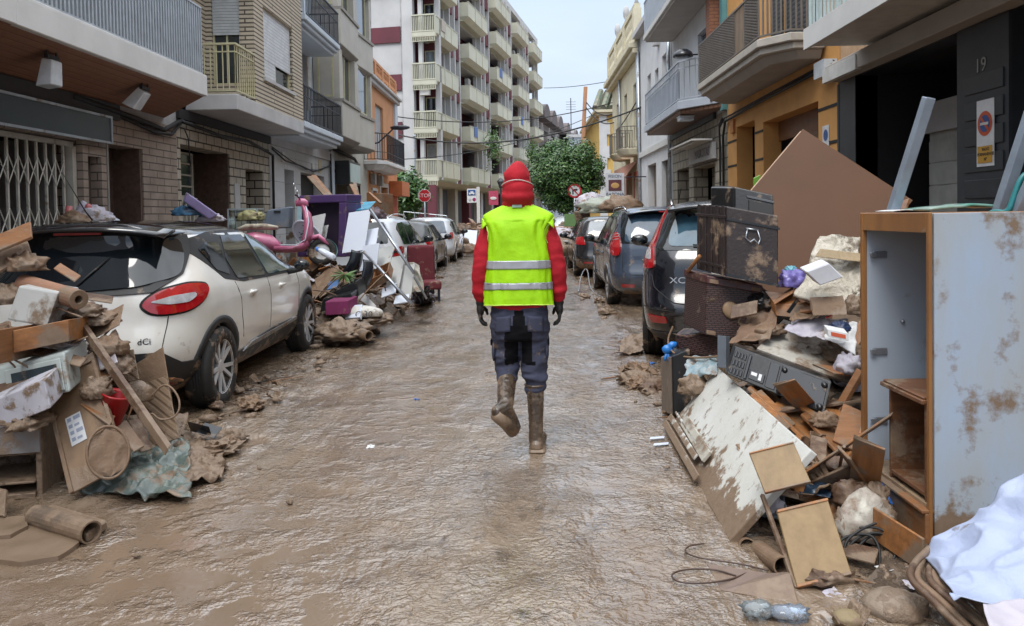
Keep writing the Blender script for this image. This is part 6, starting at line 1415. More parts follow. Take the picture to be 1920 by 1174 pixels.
def crumple(name, label, cat, c, r, m, seed=0, rot=0, amp=.35, fr=2.6, flat=0, par=None, n=36):
    amp *= .72; mb = MB(); c = V(c); r = V(r); vs = []; fs = []; k = n//2+1; Rz = Matrix.Rotation(rot, 3, 'Z')
    for i in range(k):
        th = pi*i/(k-1)
        for j in range(n):
            a = 2*pi*j/n; d = V((sin(th)*cos(a), sin(th)*sin(a), cos(th))); s_ = V((seed*3.1, seed*1.7, 0))
            q = d*(1+amp*(1.7*abs(noise.noise(d*fr+s_))-.35)+amp*.55*(.3-abs(noise.noise(d*fr*2.3+s_)))+amp*.35*(abs(noise.noise(d*fr*5+s_))-.2)+amp*.4*noise.noise(d*1.3+s_))
            q = V((q.x*r.x, q.y*r.y, q.z*r.z))
            if q.z < -r.z*.35: q.z = -r.z*.35
            vs.append(c+Rz @ q)
    for i in range(k-1):
        for j in range(n): fs.append((i*n+j, (i+1)*n+j, (i+1)*n+(j+1) % n, i*n+(j+1) % n))
    mb.v = vs; mb.f = fs; mb.mi = [0]*len(fs); o = mb.build(name, m, par, smooth=flat == 0, merge=True)
    return o if par else lab(o, label, cat)
def drape(name, label, cat, c00, c10, c11, c01, amp, m, n=22, fr=5, seed=0, smooth=True, th=.004):
    c = [V(x) for x in (c00, c10, c11, c01)]; nn = (c[1]-c[0]).cross(c[3]-c[0]).normalized()
    def fn(u, v):
        p = c[0]*(1-u)*(1-v)+c[1]*u*(1-v)+c[2]*u*v+c[3]*(1-u)*v; q = p*fr+V((seed, 0, 0))
        w = noise.noise(q*.5)
        p = p+nn*amp*((1-2*abs(noise.noise(q+V((w, w, 0)))))*.8+.5*(1-2*abs(noise.noise(q*2.1+V((5, 3, 1))))))
        return p+V((noise.noise(q*1.3), noise.noise(q*1.3+V((9, 0, 0))), 0))*amp*.8
    mb = MB(); mb.sheet(n, n, fn); return lab(mb.build(name, m, None, smooth=smooth, solid=th, norm=False), label, cat)
def hose(name, label, cat, pts, r, m, n=8, smooth=3):
    P_ = [V(p) for p in pts]
    for _ in range(smooth):
        q = [P_[0]]
        for a, b in zip(P_[:-1], P_[1:]): q += [a*.75+b*.25, a*.25+b*.75]
        q.append(P_[-1]); P_ = q
    mb = MB(); mb.tube(P_, r, n); return lab(mb.build(name, m, smooth=True), label, cat)
MOUNDS = []
def mh(x, y):
    z = 0
    for cx, cy, rx, ry, h in MOUNDS:
        d = ((x-cx)/rx)**2+((y-cy)/ry)**2
        if d < 1: z = max(z, h*(1-d)**.6)
    return z
def mound(label, cx, cy, rx, ry, h):
    MOUNDS.append((cx, cy, rx, ry, h)); N = int(max(rx, ry)*2/.045)
    def fn(u, v):
        x = cx+(u*2-1)*rx; y = cy+(v*2-1)*ry; d = ((x-cx)/rx)**2+((y-cy)/ry)**2; b = h*max(0, 1-d)**.6
        e = min(1, max(0, 1-d)*3); q = V((x, y, 0))
        return V((x, y, -.03+b+e*(.10*(.25-abs(noise.noise(q*3.5)))+.07*(.3-abs(noise.noise(q*8)))+.03*noise.noise(q*21))+.02))
    mb = MB(); mb.sheet(min(90, int(rx*2/.045)), min(120, int(ry*2/.045)), fn); o = mb.build("rubbish_mound", M_rubb, smooth=True, norm=False); o["label"] = label; o["kind"] = "stuff"; return o
mound("muddy rubbish underneath the near left heap", -3.7, 5.0, 1.15, .7, .5)
mound("muddy rubbish under the heap with the pink scooter", -3.55, 11.7, 1.65, 2.6, .62)
mound("muddy rubbish along the left house fronts", -5.05, 10.0, .62, 6.5, 1.0)
mound("muddy rubbish under the near right heap", 2.3, 5.15, 1.05, 1.1, .5)
mound("muddy rubbish at the far crossing", -3.0, 34.5, 3.2, 3.5, .9)
mound("muddy rubbish beyond the right hand cars", 1.9, 26.0, 1.3, 3.6, 1.1)
mound("muddy rubbish spilling at the bottom right corner", 1.9, 3.15, .6, .8, .05)
def scrap_proto(kind, v):
    q = random.Random(kind*10+v); mb = MB(); m = M_mudc; nm = "scrap"
    if kind == 0:     # splintered plank
        L = .32+.25*q.random(); w = .035+.05*q.random(); t = .012+.012*q.random()
        mb.add([(-L, -w, 0), (L, -w*.8, 0), (L+.05, w, 0), (-L-.03, w*.9, 0), (-L, -w, t), (L, -w*.8, t), (L+.02, w, t), (-L-.05, w*.9, t)], [(0, 3, 2, 1), (4, 5, 6, 7), (0, 1, 5, 4), (1, 2, 6, 5), (2, 3, 7, 6), (3, 0, 4, 7)])
        m = [M_wood, M_woodd, M_wood2, M_mudc][v % 4]; nm = "broken_plank"
        return mb.build(nm, m, None, recenter=False, bevel=.003)
    if kind == 1:     # bent cardboard
        s_ = .09+.08*q.random()
        mb.sheet(7, 7, lambda a, b: V(((a-.5)*s_*2, (b-.5)*s_*1.5, .09*abs(a-.5)**1.3*3*q.uniform(.97, 1.03)+.06*noise.noise(V((a*3, b*3, v*5)))+.02*noise.noise(V((a*9, b*9, v))))))
        return mb.build("cardboard_scrap", [M_card, M_corr, M_mudc][v % 3], None, recenter=False, solid=.006, norm=False)
    if kind == 2:     # crumpled cloth
        return crumple("crumpled_rag", None, None, (0, 0, .03), (.15+.1*q.random(), .11+.06*q.random(), .07+.04*q.random()), [M_mudc, M_card, M_woodd, M_mudc][v % 4], v+3, amp=.7, fr=3.2, n=30, flat=v % 2)
    if kind == 3:     # brick or wooden block
        mb.box(-.11, .11, -.055, .055, 0, .065); return mb.build("wood_block", [M_woodd, M_wood][v % 2], None, recenter=False, bevel=.006)
    if kind == 4:     # pale plastic or paper piece
        s_ = .09+.06*q.random()
        mb.sheet(5, 5, lambda a, b: V(((a-.5)*s_*2, (b-.5)*s_*1.4, .05*noise.noise(V((a*4, b*4, v*3)))+.05*(a-.5)**2)))
        return mb.build("litter_sheet", [M_papw, M_paper, M_lamw, M_blue][v % 4], None, recenter=False, solid=.002, norm=False)
    if kind == 5:     # stick
        L = .2+.3*q.random(); mb.tube([(-L, 0, .01), (0, .02*q.random(), .02), (L, -.02, .012)], .007+.006*q.random(), 6); return mb.build("stick", [M_woodd, M_mudc, M_wood][v % 3], None, recenter=False)
    if kind == 6:     # shapeless mud clod
        return crumple("mud_clod", None, None, (0, 0, .02), (.07+.05*q.random(), .06, .045), M_mudc, v+30, amp=.6, n=16)
KINDN = {0: ("splintered plank", "plank"), 1: ("bent cardboard scrap", "cardboard"), 2: ("mud soaked rag", "rag"), 3: ("small dark wood block", "wood block"), 4: ("pale sheet of litter", "litter"), 5: ("thin muddy stick", "stick"), 6: ("clod of mud", "mud clod")}
PROTO = {}
def scatter(where, x0, x1, y0, y1, counts, seed, tilt=35, lift=.02, sc=(.7, 1.2), zf=None):
    q = random.Random(seed)
    for kind, n in counts.items():
        for i in range(n):
            v = q.randrange(4); x, y = q.uniform(x0, x1), q.uniform(y0, y1); z = (zf(x, y) if zf else mh(x, y))+lift*q.random()
            tl = tilt if kind not in (6, 2) else 8
            key = (kind, v)
            if key not in PROTO: o = PROTO[key] = scrap_proto(kind, v)
            else: o = PROTO[key].copy(); COL.objects.link(o)
            s_ = q.uniform(*sc); o.location = (x, y, z); o.rotation_euler = (radians(q.uniform(-tl, tl)), radians(q.uniform(-tl, tl)), q.uniform(0, 6.3)); o.scale = (s_, s_, s_)
            o["label"] = "%s %s" % (KINDN[kind][0], where); o["category"] = KINDN[kind][1]; o["group"] = "%ss %s" % (KINDN[kind][0], where)
scatter("in the near left heap", -4.1, -2.75, 4.5, 5.3, {0: 26, 1: 8, 2: 5, 4: 7, 5: 6}, 11, lift=.3)
scatter("by the near left gutter", -2.9, -2.0, 4.3, 5.5, {1: 3, 2: 6, 5: 4, 6: 8}, 12, tilt=12, sc=(.4, .8))
scatter("in the heap around the pink scooter", -4.6, -2.5, 9.6, 13.9, {0: 44, 1: 16, 2: 8, 3: 6, 4: 14, 5: 14}, 13, lift=.2)
scatter("spilled on the mud beside the white panels", -3.1, -1.95, 9.3, 12.6, {0: 14, 1: 10, 2: 8, 3: 10, 4: 6, 5: 16, 6: 10}, 14, tilt=18, sc=(.4, .85))
scatter("against the left house fronts", -5.3, -4.75, 6.0, 15.5, {0: 10, 1: 10, 2: 10, 4: 8}, 15, lift=.15)
scatter("in the far heap at the crossing", -5.2, -.8, 32, 37, {0: 26, 1: 10, 2: 14, 4: 8, 5: 10}, 16, lift=.3, sc=(1, 1.8))
scatter("in the far heap beyond the right hand cars", .9, 2.6, 23.3, 28.5, {0: 10, 1: 8, 2: 8, 4: 5}, 17, lift=.3, sc=(1, 1.6))
scatter("in the near right heap", 1.6, 3.0, 4.7, 6.1, {0: 26, 1: 8, 2: 4, 4: 8, 5: 6}, 18, lift=.12); scatter("low in the gap below the broken drawers", 1.35, 1.75, 3.7, 4.5, {0: 22, 1: 5, 4: 5, 5: 6}, 31, lift=.22, tilt=50, sc=(.5, .9))
scatter("at the foot of the near right heap", 1.15, 1.9, 2.75, 3.7, {2: 3, 4: 12, 5: 8, 6: 6, 1: 2}, 19, tilt=15, sc=(.25, .5))
scatter("on the mud beside the black car", .95, 1.3, 6.6, 7.6, {2: 4, 5: 3, 1: 2}, 20, tilt=10, sc=(.5, .9))
scatter("dotting the muddy road", -1.8, 1.0, 3.0, 9.5, {5: 6, 6: 10, 4: 2}, 21, tilt=5, sc=(.12, .3), zf=lambda x, y: ground_h(x, y)-.003)
scatter("on the churned mud ridge beside the nearest white car", -2.5, -2.05, 5.3, 9.4, {6: 34, 5: 16, 1: 6, 2: 4}, 41, tilt=10, sc=(.25, .6), zf=lambda x, y: ground_h(x, y)+.005)
scatter("trampled into the road edge on the right", 1.0, 1.3, 3.9, 8.4, {6: 22, 5: 14, 1: 4, 4: 3}, 42, tilt=10, sc=(.2, .5), zf=lambda x, y: ground_h(x, y))
scatter("under the wheels of the left cars", -2.5, -2.1, 5.6, 20, {6: 22, 2: 8, 5: 8}, 22, tilt=8, sc=(.3, .7), zf=lambda x, y: .01)
scatter("along the right hand wheels", .95, 1.4, 8, 19, {6: 14, 2: 4, 5: 6}, 23, tilt=8, sc=(.3, .7), zf=lambda x, y: .01)
def g3(px, py): return G(px, py)
A = G(78, 940); 
o = thing("bedside_cabinet", "grey mud covered bedside cabinet with an open shelf at the left edge", "cabinet", (A.x, A.y, 0), radians(14))
M = Matrix.Identity(4)
mb = MB(); w, d, h = .62, .42, .47
mb.box(-w, 0, -.0, .02, h*.58, h-.03); mb.build("drawer_front", mat("grey_mud_wood", (.24, .24, .25), .5, col2=(.17, .15, .14), mud=.35, ms=5), o, local=True, bevel=.003)
mb = MB(); mb.box(-w-.02, .02, -.03, d, h-.03, h); mb.box(-w, -w+.02, .021, d, 0, h-.03); mb.box(-.03, 0, .021, d, 0, h-.03); mb.box(-w, 0, d-.01, d, 0, h-.03); mb.box(-w+.02, -.03, .021, d-.01, h*.55, h*.57); mb.box(-w+.02, -.03, .0, d-.01, h*.22, h*.25); mb.box(-w+.02, -.03, .0, d-.01, .02, .05)
mb.build("carcass", M_mudc, o, local=True, bevel=.004)
A, B, D = P(135, 928, 4.12), P(238, 872, 4.2), P(82, 712, 4.45)
o = slab("cabinet_door", "brown framed cabinet door with a white paper label leaning in the left heap", "cabinet door", A, B, D, .018, M_tan if 0 else mat("brown_mud_panel", (.235, .15, .085), .55, col2=(.16, .1, .06), ns=3, stretch=(4, 4, 1), mud=.22, ms=3.5))
n = (B-A).cross(D-A).normalized(); n = n if n.y < 0 else -n; u = (B-A); v = (D-A); C = A+u+v
mb = MB()
for p, q, r_ in ((A+v*.93, A+v*.93+u, A+v), (A, A+u*.07, A+v*.93), (A+u*.93, A+u, A+u*.93+v*.93)): mb.slab(p+n*.0185, q+n*.0185, r_+n*.0185, .014 if (q-p).cross(r_-p).dot(n) > 0 else -.014)
mb.build("door_moulding", M_card, o, bevel=.002)
mb = MB(); p = A+u*.22+v*.34+n*.0205; mb.slab(p, p+u*.28, p+v*.24, .001); mb.build("paper_label", M_papw, o)
mb = MB()
for i in range(4): q = p+n*.0022+v*(.03+.055*i); mb.slab(q+u*.03, q+u*.10, q+u*.03+v*.03, .0006); mb.slab(q+u*.14, q+u*.26, q+u*.14+v*.03, .0006) if i % 2 else mb.slab(q+u*.13, q+u*.22, q+u*.13+v*.02, .0006)
mb.build("label_print", mat("faded_print", (.3, .33, .42), .7), o)
c = P(203, 848, 4.02); mb = MB(frame(c, (.8, .6, 0), (-.2, .25, .94))); 
mb.tube([(.10*cos(2*pi*i/30), .135*sin(2*pi*i/30), 0) for i in range(31)], .008, 6, cap=False)
mb.sheet(8, 8, lambda a, b: V(((a*2-1)*.095*sqrt(max(0, 1-(b*2-1)**2)), (b*2-1)*.128, .02*noise.noise(V((a*4, b*4, 2)))))); lab(mb.build("round_sieve", M_card, smooth=True), "round mud filled sieve standing against the brown cabinet door", "sieve")
A = P(-25, 768, 4.35); B = P(132, 735, 4.22); E_ = P(-22, 692, 4.42); D = A+V((-.12, .42, .02)); M = boxf(A, B, D, A+(P(120, 660, 4.28)-B)*.98)
mb = MB(M); mb.box(0, 1, 0, 1, 0, 1); o = lab(mb.build("microwave_oven", mat("pale_green_enamel", (.42, .47, .46), .35, mud=.18, ms=5), bevel=.012, seg=2), "pale enamel microwave oven with a dark glass door in the left heap", "microwave oven")
mb = MB(M); mb.box(.28, .95, -.03, -.003, .08, .9); mb.build("oven_door", mat("pale_green_enamel", (0, 0, 0)), o, bevel=.006); mb = MB(M); mb.box(.36, .90, -.045, -.031, .17, .78); mb.build("oven_glass", mat("murky_glass", (.03, .045, .055), .15, mud=.1, ms=6), o)
A = P(10, 800, 4.12); B = P(95, 766, 4.04); M = boxf(A, B, A+V((-.05, .2, .03)), A+V((-.03, 0, .155)))
mb = MB(M); mb.box(-1.1, 1, 0, 1, 0, 1); lab(mb.build("speckled_box", mat("mud_speckled_white", (.55, .55, .62), .4, mud=.32, ms=9), bevel=.006), "white box speckled with mud below the microwave oven", "box")
A = P(25, 662, 4.25); B = P(130, 640, 4.35); D = A+V((-.04, .34, -.02)); E_ = A+V((.0, 0, .125)); M = boxf(A, B, D, E_)
mb = MB(M); obox(mb, None, (.04, .05, .1)); o = lab(mb.build("wooden_drawer", M_wood2, bevel=.003), "orange brown wooden drawer lying upright at the left edge of the heap", "drawer")
mb = MB(M); mb.box(-.06, -.002, -.8, 1.1, -.35, 1.15); mb.build("drawer_front", M_wood, o, bevel=.004)
A = P(12, 600, 4.5); B = P(80, 612, 4.42); D = A+V((-.05, .3, .0)); M = boxf(A, B, D, A+V((.06, .03, .20)))
mb = MB(M); mb.box(0, 1.1, 0, 1, 0, 1); o = lab(mb.build("white_casing", M_lamm, bevel=.012, seg=2), "white plastic casing splashed with mud above the wooden drawer", "casing")
mb = MB(); a, b = P(45, 532, 4.75), P(148, 562, 4.45); mb.pipe(a, b, .058, .035); lab(mb.build("cardboard_roll", mat("reddish_cardboard", (.34, .17, .11), .7, col2=(.24, .13, .08), mud=.3, ms=5), smooth=False, bevel=.002), "thick reddish cardboard roll pointing out below the white car's window", "cardboard roll")
a, b = P(150, 612, 4.55), P(312, 848, 4.02); d = (b-a).normalized(); s_ = d.cross(V((0, 1, .3))).normalized()
mb = MB(); mb.slab(a-s_*.024, a+s_*.024, b-s_*.024, .006); mb.slab(a+s_*.025, a+s_*.025+V((0, .04, .01)), b+s_*.025, .006); lab(mb.build("steel_angle_beam", M_woodd, bevel=.002), "long dark angle beam sloping down across the near left heap", "beam")
c = P(203, 765, 4.42); mb = MB(Matrix.Translation(c-V((0, 0, .1))) @ Matrix.Rotation(.3, 4, 'Y')); mb.lathe([(.06, 0), (.082, .18), (.09, .185), (.086, .195), (.077, .18), (.055, .01)], 24); lab(mb.build("red_bucket", mat("red_plastic", (.4, .012, .015), .3, mud=.05), smooth=True), "red plastic bucket wedged behind the dark beam", "bucket")
pslab("corrugated_board", "sheet of brown corrugated cardboard leaning by the rear wheel of the white car", "cardboard", (285, 838, 4.75), (338, 822, 4.72), (262, 722, 4.95), .01, M_corr)
pslab("corrugated_board", "second torn cardboard sheet just behind the leaning corrugated one", "cardboard", (262, 800, 4.9), (325, 760, 4.9), (245, 690, 5.02), .01, M_card)
crumple("muddy_cushion", "flat mud coated cushion above the corrugated cardboard", "cushion", P(255, 742, 4.7), (.1, .06, .09), M_mudc, 4, amp=.15)
hose("hose_loop", "thin loop of muddy hose hanging beside the rear wheel", "hose", [P(282, 745, 4.7), P(310, 715, 4.7), P(338, 745, 4.66), P(335, 780, 4.62), P(300, 790, 4.6), P(282, 770, 4.62), P(275, 800, 4.6)], .006, M_card)
pslab("splintered_board", "splintered pale board sticking out at the top of the near left heap", "board", (-20, 482, 4.6), (62, 448, 4.7), (-20, 452, 4.75), .02, M_wood)
pslab("snapped_board", "broken brown panel below the splintered pale board", "board", (-10, 520, 4.6), (60, 476, 4.8), (-20, 480, 4.8), .02, M_card)
for i, (px, py, Y, r, m, lb) in enumerate([(48, 500, 4.75, (.12, .1, .07), M_card, "torn brown wrapping behind the white casing"), (20, 560, 4.7, (.14, .1, .08), M_mudc, "muddy bundle left of the white casing"), (190, 600, 4.7, (.12, .1, .06), M_card, "crumpled brown packing against the car's bumper"),
        (205, 655, 4.6, (.1, .09, .08), M_card, "torn brown carton above the dark beam"), (225, 690, 4.6, (.08, .08, .07), M_mudc, "muddy lump beside the dark beam"), (160, 585, 4.65, (.13, .1, .05), M_woodd, "dark wet mass below the cardboard roll"), (110, 645, 4.5, (.1, .08, .04), M_paper, "wet magazines below the wooden drawer"),
        (182, 735, 4.4, (.08, .07, .08), M_mudc, "mud soaked bundle beside the cabinet door"), (60, 790, 4.2, (.16, .1, .05), M_mudc, "muddy cloth draped on the grey cabinet")]):
    crumple("crumpled_packing", lb, "packing", P(px, py, Y), r, m, i+2, rot=i, amp=.5)
for i, (a, b, d, m, lb) in enumerate([((170, 640, 4.6), (225, 610, 4.6), (180, 600, 4.75), M_card, "folded brown carton flap leaning on the car bumper"), ((180, 700, 4.5), (222, 680, 4.5), (165, 650, 4.6), M_paper, "pale torn folder beside the dark beam"), ((95, 622, 4.5), (165, 600, 4.6), (100, 590, 4.7), M_wood, "short brown shelf piece behind the drawer"),
        ((140, 560, 4.8), (210, 570, 4.8), (145, 548, 4.95), M_woodd, "dark strip of wood beyond the cardboard roll"), ((222, 722, 4.7), (262, 712, 4.7), (212, 665, 4.8), M_corr, "ribbed cardboard piece under the bumper"), ((30, 800, 4.2), (72, 790, 4.3), (30, 740, 4.3), M_woodd, "dark board edge behind the speckled box")]):
    pslab("flattened_carton", lb, "carton", a, b, d, .008, m)
drape("green_tarp", "crumpled green tarpaulin lying in the mud in front of the left heap", "tarpaulin", G(160, 935)+V((0, 0, .02)), G(352, 948)+V((0, 0, .01)), G(358, 868)+V((.0, 0, .10)), G(190, 862)+V((0, 0, .13)), .055, M_grn, n=44, fr=7, seed=2)
drape("muddy_blanket", "mud soaked blanket heaped right of the green tarpaulin", "blanket", G(335, 925)+V((0, 0, .02)), G(418, 905)+V((0, 0, .0)), G(428, 835)+V((0, 0, .03)), G(330, 845)+V((0, 0, .10)), .045, M_mudc, n=40, fr=9, seed=5)
drape("brown_sacking", "brown wet sacking bunched up behind the green tarpaulin", "sacking", G(230, 880)+V((0, 0, .10)), G(340, 875)+V((0, 0, .10)), G(350, 815)+V((0, 0, .1)), G(240, 820)+V((0, 0, .14)), .05, M_mudc, n=36, fr=8, seed=8)
crumple("muddy_bundle", "dark muddy bundle at the end of the left heap", "bundle", G(395, 885)+V((0, 0, .03)), (.09, .07, .06), M_mudc, 21, amp=.5)
pslab("black_folder", "black plastic folder standing in the mud by the rear wheel", "folder", (358, 808, 5.1), (398, 818, 5.0), (352, 790, 5.05), .004, M_blkp); pslab("black_folder", "second black plastic flap folded over beside the folder", "folder", (368, 812, 4.95), (402, 822, 4.95), (384, 793, 5.1), .004, M_blkp)
hose("broken_stick", "pale broken stick propped on the muddy blanket", "stick", [G(345, 862)+V((0, 0, .08)), G(372, 822)+V((0, 0, .12))], .014, M_card, smooth=0)
mb = MB(); c = G(152, 925)
mb.tube([c+V((0, 0, .03)), c+V((.0, .01, .10)), c+V((-.005, .02, .19))], lambda t: .013-.004*t, 8); mb.tube([c+V((.035, 0, .05)), c+V((.028, .01, .12)), c+V((.0, .02, .17))], lambda t: .013-.004*t, 8)
o = lab(mb.build("garden_shears", mat("orange_grip", (.6, .12, .05), .4, mud=.05), smooth=True), "orange handled shears standing in the mud beside the green tarpaulin", "shears")
mb = MB(); mb.tube([c+V((0, 0, .0)), c+V((-.02, 0, -.0)), c+V((.02, -.02, .05))], .016, 8); mb.build("blade", M_mudc, o, smooth=True)
a, b = G(68, 985)+V((0, 0, .05)), G(172, 1018)+V((0, 0, .05)); d = (b-a).normalized()
mb = MB(); Fm = frame(a, V((0, 0, 1)), d.cross(V((0, 0, 1))), d); L = (b-a).length
pr = [(.06*cos(t), .06*sin(t)) for t in [i*2*pi/16 for i in range(16)]]; mb2 = MB(Fm); mb2.pipe((0, 0, 0), (0, 0, L), .055, .008, 18); o = lab(mb2.build("drainpipe", mat("muddy_pipe", (.16, .12, .09), .35, mud=.6, ms=7, bump=.3), smooth=False), "short muddy drainpipe with a dark open mouth lying at lower left", "pipe")
pslab("muddy_box_profile", "brown flat profile lying beside the muddy drainpipe", "board", (60, 985, 3.85), (165, 1020, 3.62), (100, 960, 4.0), .05, M_mudc, bevel=.01)
def crust(lb, pts, h, seed):
    k = len(pts); c = sum((V(p) for p in pts), V())/k; mb = MB(); R = 6; n = k*5; ring = []
    for i in range(n):
        t = i/5; a, b = V(pts[int(t) % k]), V(pts[(int(t)+1) % k]); p = a.lerp(b, t-int(t)); ring.append(p+(p-c)*.10*noise.noise(p*6+V((seed, 0, 0))))
    vs = []; 
    for j in range(R+1):
        f_ = 1-j/R*.92
        for p in ring: q = c+(p-c)*f_; vs.append(V((q.x, q.y, (-.01 if j == 0 else h*(.75+.3*noise.noise(q*7))))) if j != 1 else V((ring[len(vs) % n].x, ring[len(vs) % n].y, h*.8)))
    fs = [(j*n+i, j*n+(i+1) % n, (j+1)*n+(i+1) % n, (j+1)*n+i) for j in range(R) for i in range(n)]+[tuple(R*n+i for i in range(n))]
    mb.add(vs, fs); return lab(mb.build("mud_slab", mat("smooth_mud_slab", (.21, .15, .105), .3, col2=(.17, .12, .08), ns=5, bump=.3, bs=12)), lb, "mud slab")
crust("curved mud coated mat at the lower left corner", [G(-20, 1058), G(40, 1062), G(110, 1052), G(150, 1025), G(120, 995), G(60, 990), G(-20, 1000)], .028, 3)
crust("muddy flagstone at the left edge above the curved mat", [G(-30, 1022), G(20, 1018), G(52, 1000), G(45, 982), G(-30, 985)], .05, 7)
pslab("leaning_tile", "brown tile leaning against the grey cabinet at the left edge", "tile", (-25, 965, 3.9), (12, 972, 3.85), (-20, 915, 4.05), .02, M_mudc)
for i, (px, py, Y, r, m, lb, nm, ct) in enumerate([(168, 412, 9.2, (.24, .2, .17), M_paper, "pale patterned bag on the pavement heap behind the antenna", "stuffed_bag", "bag"), (140, 418, 9.0, (.18, .2, .12), M_card, "brown bundle left of the pale patterned bag", "bundle", "bundle"),
        (350, 400, 11.3, (.22, .2, .1), mat("blue_rag", (.07, .2, .35), .7, mud=.2), "blue cloth under the lilac basin", "blue_cloth", "cloth"), (395, 412, 11.5, (.2, .2, .09), M_paper, "pale cartons right of the lilac basin", "paper_bundle", "carton"),
        (470, 408, 12.2, (.2, .2, .12), mat("yellowed_filling", (.4, .38, .18), .7, mud=.2), "yellowed stuffing inside the glass tank", "stuffing", "stuffing"), (700, 405, 13.3, (.28, .2, .16), mat("dusty_lilac_cloth", (.18, .15, .19), .85, mud=.2), "dusty dark cloth hung over the frame right of the white panels", "hung_cloth", "cloth")]):
    crumple(nm, lb, ct, P(px, py, Y), r, m, i+5, rot=i, amp=.4)
mb = MB(); c = P(130, 402, 9.0); mb.tube([c+V((0, 0, -.18)), c+V((-.01, 0, .0)), c+V((.0, 0, .10))], lambda t: .05-.015*t, 10); mb.ell(c+V((.17, .1, .08)), (.04, .04, .05), 8); lab(mb.build("pink_toy_limb", mat("pink_rubber", (.5, .14, .14), .4), smooth=True), "pink rubber toy limb standing behind the antenna", "toy")
mb = MB(); a, b = P(190, 430, 9.6), P(232, 432, 9.6); mb.add([a, b, (a+b)/2+V((-.10, .2, .18)), a+V((0, .3, 0)), b+V((0, .3, 0))], [(0, 1, 2), (0, 2, 3), (1, 4, 2), (2, 4, 3)]); lab(mb.build("paper_cone", M_lamw), "white folded sheet like a small tent behind the car roof", "folded sheet")
mb = MB(rotbox(P(368, 395, 11.2), (1, 1, 1), (0, 38, 25))); 
mb.add([(-.22, -.1, .0), (.22, -.1, 0), (.22, .1, 0), (-.22, .1, 0), (-.27, -.14, .13), (.27, -.14, .13), (.27, .14, .13), (-.27, .14, .13)], [(0, 3, 2, 1), (4, 5, 6, 7), (0, 1, 5, 4), (1, 2, 6, 5), (2, 3, 7, 6), (3, 0, 4, 7)]); lab(mb.build("lilac_basin", mat("lilac_plastic", (.36, .3, .55), .35, mud=.05), bevel=.02, seg=2), "lilac plastic basin tipped up on the pavement heap", "basin")
c = P(462, 432, 12.3); mb = MB(); w, h = .23, .34
for sx in (-1, 1):
    for sy in (-1, 1): mb.box(c.x+sx*w-.01, c.x+sx*w+.01, c.y+sy*.15-.01, c.y+sy*.15+.01, c.z, c.z+h)
for z in (c.z, c.z+h): mb.box(c.x-w, c.x+w, c.y-.16, c.y-.14, z-.01, z+.01); mb.box(c.x-w, c.x+w, c.y+.14, c.y+.16, z-.01, z+.01); mb.box(c.x-w-.01, c.x-w+.01, c.y-.14, c.y+.14, z-.01, z+.01); mb.box(c.x+w-.01, c.x+w+.01, c.y-.14, c.y+.14, z-.01, z+.01)
o = lab(mb.build("glass_tank", mat("tank_frame", (.35, .42, .44), .3)), "empty glass tank with a pale frame on the pavement heap", "glass tank")
mb = MB(); mb.box(c.x-w+.012, c.x+w-.012, c.y-.15, c.y-.146, c.z+.012, c.z+h-.012); mb.box(c.x-w, c.x-w+.004, c.y-.138, c.y+.138, c.z+.012, c.z+h-.012); mb.build("tank_glass", mat("clear_glass", (.75, .85, .85), .02, trans=1, alpha=1), o)
A = P(492, 430, 12.0); mb = MB(); B = P(540, 428, 12.0); mb.quad8([A, B, B+V((0, .25, 0)), A+V((0, .25, 0)), A+V((.06, .04, .30)), B+V((.03, .04, .34)), B+V((.03, .25, .34)), A+V((.06, .25, .30))]); o = lab(mb.build("grey_storage_box", mat("grey_blue_box", (.14, .17, .21), .4, mud=.1), bevel=.02), "grey plastic storage box with a handle slot behind the pink scooter", "storage box")
mb = MB(); q = (A+B)/2+V((.03, .02, .27)); mb.box(q.x-.05, q.x+.05, q.y-.01, q.y+.01, q.z-.012, q.z+.012); mb.build("handle_slot", M_dark, o)
sc = thing("pink_scooter", "pink motor scooter lying tipped back on the left heap", "scooter", P(530, 484, 10.9), rot=(radians(-10), radians(-6), radians(12))); sc.scale = (.88, .88, .88)
def lofts(name, secs, m, n=16, par=sc, solid=0):     # secs: (x, z, halfwidth y, half height) with ellipse in yz
    mb = MB(); vs = []; fs = []
    for x, z, wy, hz, tl in secs:
        for j in range(n): a = 2*pi*j/n; vs.append(V((x-sin(a)*hz*tl, cos(a)*wy, z+sin(a)*hz)))
    for i in range(len(secs)-1):
        for j in range(n): fs.append((i*n+j, i*n+(j+1) % n, (i+1)*n+(j+1) % n, (i+1)*n+j))
    fs += [tuple(range(n))[::-1], tuple((len(secs)-1)*n+j for j in range(n))]; mb.add(vs, fs); return mb.build(name, m, par, local=True, smooth=True)
lofts("rear_body", [(-.66, .40, .03, .03, 0), (-.6, .38, .12, .09, 0), (-.35, .34, .16, .14, 0), (-.12, .26, .16, .13, 0), (.0, .18, .15, .07, 0)], M_pink)
lofts("footboard", [(-.1, .16, .17, .06, 0), (.15, .12, .18, .05, 0), (.34, .14, .18, .07, 0), (.42, .24, .17, .10, .3)], M_pink)
lofts("leg_shield", [(.36, .16, .17, .03, 2), (.44, .32, .22, .035, 2), (.47, .52, .21, .035, 2), (.46, .70, .13, .035, 2), (.42, .82, .07, .04, 1)], M_pink)
lofts("head_cowl", [(.30, .86, .05, .04, 0), (.36, .88, .10, .07, 0), (.46, .86, .09, .065, 0), (.5, .84, .05, .04, 0)], M_pink); lofts("front_mudguard", [(.36, .12, .05, .03, 0), (.44, .26, .075, .04, .5), (.6, .28, .08, .04, -.4), (.74, .12, .05, .03, -1)], M_pink)
